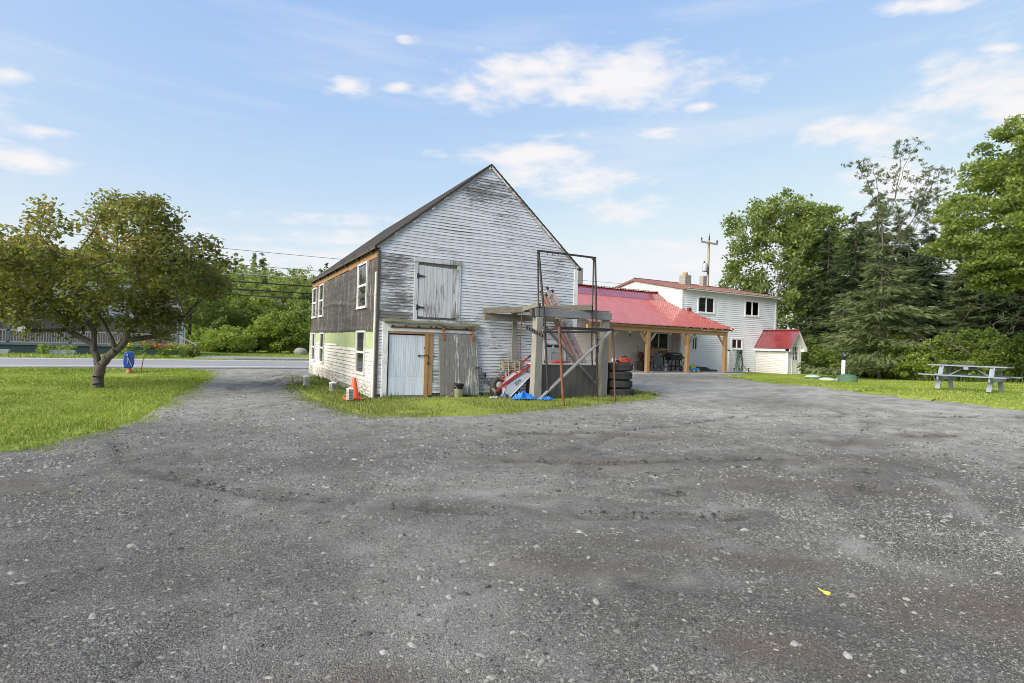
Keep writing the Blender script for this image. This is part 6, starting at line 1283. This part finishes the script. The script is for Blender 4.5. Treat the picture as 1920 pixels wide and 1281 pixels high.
# apple tree on the left lawn
ax_, ay_ = -2.62, 17.76
leafy_tree('apple_tree', 'wide spreading apple tree with twisted trunk and bronze green leaves on the left lawn', (ax_, ay_, tzf(ax_, ay_)), R_(11),
    [(.30, 0, 3.35, 2.75, 2.6, 1.55, 5), (-1.2, 0, 3.0, 1.7, 1.8, 1.35, 2.2), (1.9, 0, 3.1, 1.4, 1.7, 1.05, 2.0), (-1.5, -.3, 1.8, .9, 1.1, .5, .8), (1.3, .2, 1.7, .75, 1.0, .45, .6), (1.35, 0, 4.45, .55, .6, .6, .5), (.2, 0, 4.7, .9, .9, .4, .7), (-2.35, 0, 2.8, .65, 1, .8, .7), (.3, .3, 2.2, 1.5, 1.4, .75, 1.1)],
    350, 84, .36, .060, [(0, 0, -.1), (-.02, 0, .22), (.02, 0, .5), (.22, 0, .82), (.55, .05, 1.15), (.74, .05, 1.6), (.62, .1, 2.1), (.72, .1, 2.7), (.6, 0, 3.4)],
    [((.02, 0, .5), [(-.22, .1, .95), (-.3, .2, 1.5), (-.75, .2, 2.1), (-1.4, .1, 2.5)]), ((.74, .05, 1.6), [(1.2, .0, 1.95), (1.6, -.1, 2.3), (1.75, -.1, 2.9)]), ((-.3, .2, 1.5), [(-.2, .3, 2.3), (-.35, .2, 3.1)])],
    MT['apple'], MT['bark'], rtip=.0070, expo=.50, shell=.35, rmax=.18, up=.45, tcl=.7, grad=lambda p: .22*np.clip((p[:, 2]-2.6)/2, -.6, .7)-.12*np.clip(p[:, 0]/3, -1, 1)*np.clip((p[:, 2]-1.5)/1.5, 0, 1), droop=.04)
# maple overhanging from the right
mx, my = 30.2, 8.7
leafy_tree('maple_tree', 'large bright green maple overhanging the lawn from the right edge', (mx, my, tzf(mx, my)), R_(21),
    [(.2, 0, 7.1, 4.2, 3.8, 3.1, 5), (-2.7, -.5, 6.1, 2.3, 2.4, 2.0, 3.0), (-2.3, -.5, 9.1, 1.5, 1.8, 1.6, 1.4), (-2.2, -1, 4.7, 1.9, 1.8, 1.0, 1.6), (1.5, -1, 4.6, 3, 2.5, 1.4, 2)],
    480, 95, .50, .085, [(.6, 0, -.2), (.65, 0, 1.2), (.6, 0, 2.6), (.5, 0, 4.2), (.4, 0, 6), (.3, 0, 8)], [((.6, 0, 2.6), [(-.6, -.3, 3.6), (-1.8, -.5, 4.8)]), ((.5, 0, 4.2), [(-.8, -.4, 5.5), (-2, -.5, 6.8)])],
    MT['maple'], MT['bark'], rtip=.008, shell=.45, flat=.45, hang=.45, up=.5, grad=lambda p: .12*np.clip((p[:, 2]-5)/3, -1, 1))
# poplars behind the house
for (x, y, s, seed, lab, ell) in ((44.6, 31.4, 1, 31, 'tall airy poplar rising just right of the white house', [(0, 0, 9.6, 4.6, 3.6, 6.4, 5), (2.8, 0, 7.5, 2.8, 2.4, 4.5, 2.2), (.6, 0, 13.5, 2.0, 2, 2.6, 1), (-2.6, 0, 12.4, 2.1, 2, 3, 1.3), (-3.2, 0, 7.6, 2.0, 2, 2.2, 1.2), (2.5, 0, 12.2, 1.9, 2, 3, 1.2)]), (50.2, 30.2, 1, 32, 'second poplar behind, right of the airy one', [(0, 0, 9, 4, 3.4, 6.5, 5), (-1.0, 0, 13, 1.8, 1.7, 2.6, 1)])):
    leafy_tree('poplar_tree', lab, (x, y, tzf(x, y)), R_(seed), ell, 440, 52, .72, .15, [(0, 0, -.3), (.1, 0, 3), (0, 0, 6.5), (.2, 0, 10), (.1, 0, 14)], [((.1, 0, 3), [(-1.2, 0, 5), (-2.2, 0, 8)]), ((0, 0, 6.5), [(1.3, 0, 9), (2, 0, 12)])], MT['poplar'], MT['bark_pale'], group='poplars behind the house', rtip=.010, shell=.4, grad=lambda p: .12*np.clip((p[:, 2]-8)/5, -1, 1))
# old half bare larch, forked, sparse tufts
lx, ly = 37.0, 18.4
def larch():
    rng = R_(41); t = thing('larch_tree', 'tall half bare larch with forked trunk standing above the dark spruces', 'tree', (lx, ly, tzf(lx, ly)), -PSI); sk = Skel(rng)
    P = lambda px, py: ((px-1660)*32.6/1015, rng.normal()*.3, 1.5+(668-py)*32.6/1015)
    sk.chain([P(1648, 700), P(1650, 640), P(1655, 560), P(1666, 490), P(1672, 420), P(1676, 360), P(1684, 300), P(1706, 250)])
    near = lambda q: int(np.argmin(np.linalg.norm(np.array(sk.P)-np.array(q), axis=1)))
    def br(s, pts): return sk.chain([P(*p) for p in pts], parent=near(P(*s)))
    br((1655, 560), [(1645, 470), (1636, 410), (1622, 360), (1606, 310), (1598, 296)]); br((1636, 410), [(1640, 370), (1634, 320), (1630, 290)]); br((1676, 360), [(1676, 310), (1676, 262), (1674, 248)])
    br((1672, 420), [(1700, 372), (1722, 330), (1752, 295)]); br((1700, 372), [(1726, 360), (1742, 335), (1748, 300)]); br((1666, 440), [(1700, 408), (1728, 372), (1760, 318)]); br((1672, 480), [(1715, 405), (1745, 398)]); br((1722, 400), [(1740, 360), (1752, 320)])
    main = [p.copy() for p in sk.P if p[2] > 4.2]; tips = []; rq = R_(5)
    for i in range(150):
        p = main[rq.integers(len(main))]; top = (p[2]-3)/12; L = rq.uniform(.4, 1.9)*(1.15-.55*top); a = rq.random()*6.283; d = np.array([math.cos(a), math.sin(a)*.8, rq.uniform(-.25, .35)])
        j = near(p); k = max(2, int(L/.28)); last = j; w = rq.normal(size=3)*.12
        for m in range(1, k+1): f = m/k; q = p+d*L*f+w*math.sin(3.14*f)+np.array([0, 0, -.22*L*f*f]); sk.P.append(q); sk.par.append(last); last = len(sk.P)-1; tips.append(q)
    sk.tips = [len(sk.P)-1]; V, Q = limb_tubes(sk.segs(.010, .45, .22)); raw('trunk', V, Q, MT['bark'], t, smooth=True, off=(0, 0, 0))
    C = np.array(tips); C = C[rng.random(len(C)) < .82]; C = np.concatenate([C+rng.normal(size=C.shape)*.07 for _ in range(3)]); C = C[(C[:, 2] > 8.5) | (rng.random(len(C)) < .55)]
    V, Q, tt = leafcloud(C, 12, .13, .062, rng, .8, aspect=.35, hang=.6); raw('crown', V, Q, MT['larch'], t, tint=tt, off=(0, 0, 0)); return t
larch()
# spruces
def spruce(name, label, loc, rng, h, w, z0, leafm, group, dens=1.0, dead=.0):
    t = thing(name, label, 'tree', loc, rng.random()*6.28, group); segs = []; P = []; D = []; n = int(h*7.5*dens)
    segs += [(np.array((0, 0, -.3)), .17*h/12, np.array((0, 0, h*.5)), .10*h/12), (np.array((0, 0, h*.5)), .10*h/12, np.array((0, 0, h)), .01)]
    for i in range(n):
        f = (i+rng.random())/n; z = z0+(h-z0)*f; L = w*1.12*(1-f)**.68*rng.uniform(.6, 1.12)+.12; a = rng.random()*6.283; d = np.array([math.cos(a), math.sin(a), 0]); p = np.array((0, 0, z)); k = max(3, int(L/.24)); bare = rng.random() < dead*(1-f)
        for m in range(1, k+1):
            s = m/k; q = np.array((0, 0, z))+d*L*s+np.array((0, 0, -.30*L*s+.20*L*s*s*s+.05)); segs.append((p, .022*(1-s)+.006, q, .022*(1-s)+.004)); p = q
            if bare and rng.random() < .75: continue
            wd = .36*L*(1-s)**.6+.10
            for c in range(max(2, int(5*dens*wd/.3))):
                sd_ = np.array([-d[1], d[0], 0])*rng.uniform(-1, 1)*wd; P.append(q+sd_+np.array([0, 0, -abs(rng.normal())*.10-.15*np.linalg.norm(sd_)])); D.append(d*.9+sd_/max(wd, .1)*.7+np.array([0, 0, rng.uniform(-.75, .05)]))
    V, Q = limb_tubes(segs, 7); raw('trunk', V, Q, MT['bark'], t, smooth=True, off=(0, 0, 0))
    P = np.array(P); D = np.array(D); m = len(P); D /= np.linalg.norm(D, axis=1)[:, None]; nn = rng.normal(size=(m, 3)); nn[:, 2] += .8; b = np.cross(D, nn); b /= np.linalg.norm(b, axis=1)[:, None]; s = rng.uniform(.18, .38, m)[:, None]
    P2 = np.concatenate([P, P+rng.normal(size=P.shape)*.09]); D2 = np.concatenate([D, D+rng.normal(size=D.shape)*.35]); b2 = np.concatenate([b, b+rng.normal(size=b.shape)*.4]); s2 = np.concatenate([s, s*.8])
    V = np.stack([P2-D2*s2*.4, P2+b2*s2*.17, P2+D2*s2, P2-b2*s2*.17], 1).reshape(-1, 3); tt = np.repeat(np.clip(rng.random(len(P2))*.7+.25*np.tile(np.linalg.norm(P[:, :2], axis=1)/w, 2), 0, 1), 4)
    raw('crown', V, np.arange(len(V)).reshape(-1, 4), leafm, t, tint=tt, off=(0, 0, 0)); return t
SPR = [(45.5, 25.1, 13.2, 3.2, .8, 'dark spruce right of the poplars, its tip beside the larch stem'), (47.1, 22.0, 11.6, 3.2, .6, 'dark spruce behind the larch stem'), (51.3, 26.5, 16.0, 3.6, 1, 'taller pale spruce far behind the larch'), (46.0, 27.6, 12.2, 3.2, .5, 'broad spruce behind the white vent pipe'),
       (43.9, 19.2, 10.2, 3.2, .6, 'dense dark spruce right of the larch'), (42.3, 16.4, 8.6, 3.0, .6, 'dark spruce behind the picnic table'), (40.6, 14.0, 8.8, 3.0, 1.2, 'dark spruce with bare lower trunk under the maple'), (39.9, 11.2, 8.2, 3.2, 1.0, 'dark spruce at the right edge under the maple'), (39.2, 20.6, 6.0, 2.6, .4, 'low feathery spruce in front of the larch'), (42.4, 24.2, 6.2, 2.8, .3, 'low feathery spruce right of the entry shed'), (36.9, 18.7, 9.6, 4.0, 1.0, 'wide pale feathery conifer hugging the larch trunk')]
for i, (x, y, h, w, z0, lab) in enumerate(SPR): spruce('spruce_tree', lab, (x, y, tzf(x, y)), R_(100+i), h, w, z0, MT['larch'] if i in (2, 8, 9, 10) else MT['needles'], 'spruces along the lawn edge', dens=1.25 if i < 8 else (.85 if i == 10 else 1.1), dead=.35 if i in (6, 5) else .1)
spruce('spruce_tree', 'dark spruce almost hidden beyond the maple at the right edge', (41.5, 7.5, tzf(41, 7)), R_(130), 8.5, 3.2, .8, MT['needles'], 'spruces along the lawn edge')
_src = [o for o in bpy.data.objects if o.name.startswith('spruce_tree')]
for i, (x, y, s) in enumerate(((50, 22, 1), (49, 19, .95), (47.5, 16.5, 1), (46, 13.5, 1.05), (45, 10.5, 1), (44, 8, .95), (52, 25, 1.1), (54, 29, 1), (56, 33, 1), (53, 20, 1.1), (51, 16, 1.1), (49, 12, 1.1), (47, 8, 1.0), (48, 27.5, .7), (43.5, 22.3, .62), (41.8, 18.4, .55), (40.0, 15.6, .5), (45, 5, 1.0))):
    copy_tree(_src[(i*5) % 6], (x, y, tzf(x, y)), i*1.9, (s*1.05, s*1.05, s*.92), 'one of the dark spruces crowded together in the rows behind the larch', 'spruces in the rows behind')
# bushes under the trees
def bush(label, x, y, rx, rz_, rng, mat, n=70, per=60, ls=.075, group='bushes under the trees', name='bush', z=None):
    z = tzf(x, y) if z is None else z
    return leafy_tree(name, label, (x, y, z), rng, [(0, 0, rz_*.52, rx, rx*.8, rz_*.5, 3), (-rx*.45, 0, rz_*.38, rx*.6, rx*.5, rz_*.36, 1), (rx*.5, .1, rz_*.42, rx*.55, rx*.5, rz_*.40, 1)], n, per, .30*max(1, rx/1.5), ls, [(0, 0, -.1), (.05, 0, rz_*.3)], [((0, 0, -.1), [(-rx*.4, 0, rz_*.3)]), ((0, 0, -.1), [(rx*.4, 0, rz_*.3)])], mat, MT['bark'], 'bush', group, rtip=.006, shell=.45, minz=.08)
BU = [(41.2, 26.2, 1.6, 2.0, 'bush', 'dark leafy bush just right of the entry shed'), (40.9, 24.0, 1.5, 1.5, 'bush', 'low dark bush behind the pale septic lids'), (39.8, 22.0, 1.4, 1.4, 'bush', 'low bush left of the vent pipe'), (38.9, 20.4, 1.5, 2.6, 'bush', 'tall bush right of the vent pipe'), (38.2, 18.9, 1.5, 3.1, 'bush_pale', 'tallest yellow green bush in the middle of the tree line'),
      (37.4, 17.6, 1.4, 2.0, 'bush', 'mid green bush left of the picnic table'), (36.9, 16.4, 1.3, 1.6, 'bush_pale', 'low rounded bush behind the left end of the picnic table'), (36.4, 15.2, 1.3, 1.9, 'bush_pale', 'light green bush behind the picnic table'), (36.0, 13.9, 1.3, 2.2, 'bush', 'bush behind the right half of the picnic table'), (35.9, 12.6, 1.2, 2.0, 'bush_pale', 'leafy bush with dead twigs rising from it'), (36.2, 11.2, 1.4, 1.8, 'bush', 'bush at the right edge below the maple'), (36.5, 9.6, 1.5, 2.2, 'bush', 'last dark bush at the right edge')]
for i, (x, y, rx, h, m, lab) in enumerate(BU): bush(lab, x, y, rx*1.08, h*1.38, R_(200+i), MT[m], n=100, per=56)
# bare dead branches
def deadwood(label, loc, seed, pts, nsub, rz=-PSI):
    rng = R_(seed); t = thing('dead_branch', label, 'branch', loc, rz, 'dead branches at the tree line'); sk = Skel(rng); 
    for q in pts: sk.chain(q, sub=4)
    tips = []
    for i in range(nsub):
        j = int(rng.integers(2, len(sk.P))); p = sk.P[j]; L = rng.uniform(.25, .9); d = rng.normal(size=3); d[2] = abs(d[2])*.6-.1; d[1] *= .6; d /= np.linalg.norm(d); last = j
        for m in range(1, 4): sk.P.append(p+d*L*m/3+rng.normal(size=3)*.05); sk.par.append(last); last = len(sk.P)-1
        tips.append(last)
    sk.tips = tips; V, Q = limb_tubes(sk.segs(.007, .5, .05)); raw('twigs', V, Q, MT['twig'], t, smooth=True, off=(0, 0, 0))
deadwood('long bare pale limb reaching left below the maple crown', (31.6, 10.4, 0), 301, [[(1.2, 0, 3.6), (.4, 0, 3.35), (-.5, 0, 3.65), (-1.4, 0, 3.85), (-2.0, 0, 4.2)], [(.2, 0, 3.4), (-.1, 0, 3.0), (-.4, 0, 2.7)], [(-1.4, 0, 3.85), (-2.0, 0, 3.7), (-2.4, 0, 3.2)]], 14)
deadwood('bushy bare brown twigs above the leafy bush behind the picnic table', (36.0, 13.2, .3), 302, [[(0, 0, 0), (-.2, 0, 1.2), (-.7, 0, 2.3)], [(0, 0, .4), (.3, 0, 1.6), (.9, 0, 2.6)], [(-.1, 0, .9), (-1.0, 0, 1.7), (-1.6, 0, 1.9)]], 60)
deadwood('tangle of dead twigs left of the brown twigs', (38.6, 17.0, .2), 303, [[(0, 0, 1.2), (-.9, 0, 2.8), (-1.9, 0, 4.0)], [(.3, 0, 1.0), (-.2, 0, 2.4), (-1.3, 0, 3.4)]], 34)
# ------------------------------------------------------------------ across the road: bushes, trees, wooded hill
bush('large round green bush across the road beside the barn', 5.3, 54.0, 2.5, 4.0, R_(61), MT['bush_far'], n=260, per=62, ls=.11, group='bushes across the road', z=.0)
bush('low spreading light green bush across the road', .9, 53.6, 2.4, 2.2, R_(62), MT['bush_pale'], n=170, per=60, ls=.10, group='bushes across the road', z=-.1)
bush('bushy green shrub left of the light green one, by the porch steps', -2.0, 55.6, 1.8, 2.4, R_(63), MT['bush_far'], n=90, per=56, ls=.10, group='bushes across the road', z=-.1)
bush('darker small shrub squeezed between the two large bushes', 3.0, 55.5, 1.4, 2.6, R_(64), MT['bush_far'], n=80, per=56, ls=.10, group='bushes across the road', z=-.1)
bush('shrub partly hidden by the far barn corner across the road', 8.6, 56, 2.2, 3.0, R_(65), MT['bush_far'], n=120, per=56, ls=.11, group='bushes across the road', z=-.1)
tag(MB().ico((6.75, 50.6, .25), .6, 2, (1, .8, .7), .1, False).build('boulder', MT['block']), 'grey boulder across the road just left of the barn corner', 'rock')
TR = [(-1.5, 63, 6.0, 3.0, 'poplar', 'mid green tree behind the porch steps'), (2.5, 66, 5.4, 2.6, 'bush', 'round tree behind the light green bush'), (6.0, 68, 7.5, 2.6, 'wood_far', 'grey green slender tree with pale stems behind the round bush'), (9.5, 64, 7.2, 2.6, 'poplar', 'tree beside the far barn corner'), (-5.0, 66, 7.5, 3.2, 'poplar', 'broad tree behind the roof of the porch house'), (3.8, 73, 8.0, 2.8, 'wood_far', 'pale tree in the second row before the hill'), (11.5, 70, 9.0, 3.0, 'wood_far', 'taller tree half hidden by the barn'), (-10, 70, 8, 3.4, 'wood_far', 'tree behind the apple tree beyond the roof'), (-16, 68, 8, 3.4, 'poplar', 'tree far left beyond the grey roof'), (.2, 71, 6.8, 2.6, 'bush', 'dark tree in the second row behind the steps')]
for i, (x, y, h, w, m, lab) in enumerate(TR):
    leafy_tree('hedgerow_tree', lab, (x, y, tzf(x, y)), R_(400+i), [(0, 0, h*.6, w, w, h*.42, 4), (-w*.4, 0, h*.4, w*.6, w*.6, h*.3, 1), (w*.4, 0, h*.5, w*.6, w*.6, h*.3, 1)], 120, 46, .62, .17, [(0, 0, -.3), (.2, 0, h*.3), (.1, 0, h*.7)], [((.2, 0, h*.3), [(-w*.4, 0, h*.6)]), ((.2, 0, h*.3), [(w*.4, 0, h*.65)])], MT[m], MT['bark_pale'], group='trees before the wooded hill', rtip=.012, shell=.4)
# the wood on the hill reads as one mass
rw = R_(77); V, Q, Tn, base = [], [], [], 0
xs, ys = rw.uniform(-75, 70, 900), 74+rw.random(900)**.8*105
for x, y in zip(xs, ys):
    if y < 82 and rw.random() < .4: continue
    if abs(math.atan2(x, y)-math.radians(-2)) > math.radians(34): continue
    con = rw.random() < .22; h = rw.uniform(5.0, 9.5)*(1.1 if con else 1); w = rw.uniform(1.8, 3.0)*(.55 if con else 1); z = tzf(x, y); m = 26
    if con: f = rw.random(m); C = np.column_stack([rw.normal(size=m)*w*.5*(1-f), rw.normal(size=m)*w*.5*(1-f), .5+h*f])
    else:
        o = rw.normal(size=(m, 3)); o /= np.linalg.norm(o, axis=1)[:, None]; C = o*np.array([w, w, h*.42])*rw.uniform(.55, 1, (m, 1))+np.array([0, 0, h*.58])
    v, q, t = leafcloud(C+np.array([x, y, z]), 16, .75 if not con else .5, .24, rw, .7, up=.1); t = np.clip(t*.55+(rw.random()*.55 if not con else -.25), 0, 1)
    V.append(v); Q.append(q+base); Tn.append(t); base += len(v)
tag(raw('hill_wood', np.concatenate(V), np.concatenate(Q), MT['wood_far'], tint=np.concatenate(Tn)), 'mixed green wood covering the hillside beyond the road', kind='stuff')
hx = np.linspace(-140, 110, 90); hy = np.linspace(62, 330, 70); HXX, HYY = np.meshgrid(hx, hy); k = np.arange(90*70).reshape(70, 90)
tag(raw('hill', np.stack([HXX, HYY, tz(HXX, HYY)+.12], -1).reshape(-1, 3), np.stack([k[:-1, :-1], k[:-1, 1:], k[1:, 1:], k[1:, :-1]], -1).reshape(-1, 4), MT['hill'], smooth=True), 'wooded hillside beyond the road', kind='structure')
# flower bed in front of the porch house
fl = [(-4.6, .9, 'petal_y', 'clump of yellow flowers at the left end of the roadside bed'), (-4.1, 1.5, 'petal_w', 'tallest pale green plant behind the blue delivery box'), (-3.5, 1.1, 'petal', 'leafy plant with orange red flowers left in the bed'), (-3.0, .9, 'petal', 'orange red poppies in the middle of the bed'), (-2.6, .8, 'petal', 'second clump of orange red poppies further right'), (-2.1, .9, 'petal_y', 'yellow green plant right of the poppies'), (-1.6, .8, 'petal_y', 'low yellow green plant near the porch steps'), (-8.9, .6, 'petal_y', 'light green hosta like plant between the two troughs'), (-8.0, .55, 'petal_y', 'small plant growing in the trough nearer the tree')]
for i, (x, h, pm, lab) in enumerate(fl):
    y = 39.2 if i < 7 else 42.0; rng = R_(500+i); t = thing('flowering_plant', lab, 'plant', (x, y, .05), 0, 'plants in the roadside beds'); q = 240
    C = np.column_stack([rng.normal(size=14)*.22, rng.normal(size=14)*.2, rng.random(14)*h*.8+.1])+np.array([x, y, .05]); v, f, tt = leafcloud(C, 26, .2, .07, rng, 1, aspect=.35); raw('leaves', v, f, MT['bush_pale'] if i != 3 else MT['bush'], t, tint=tt)
    if i < 7:
        C = np.column_stack([rng.normal(size=9)*.25, rng.normal(size=9)*.2-.1, h*.6+rng.random(9)*h*.45])+np.array([x, y, .05]); v, f, tt = leafcloud(C, 5, .05, .055, rng, .6, aspect=.9); raw('flowers', v, f, MT[pm], t)
bush('dark reddish round shrub at the foot of the porch steps', -1.15, 40.2, .42, .75, R_(520), MT['apple'], n=30, per=40, ls=.06, group='bushes across the road', z=.05)
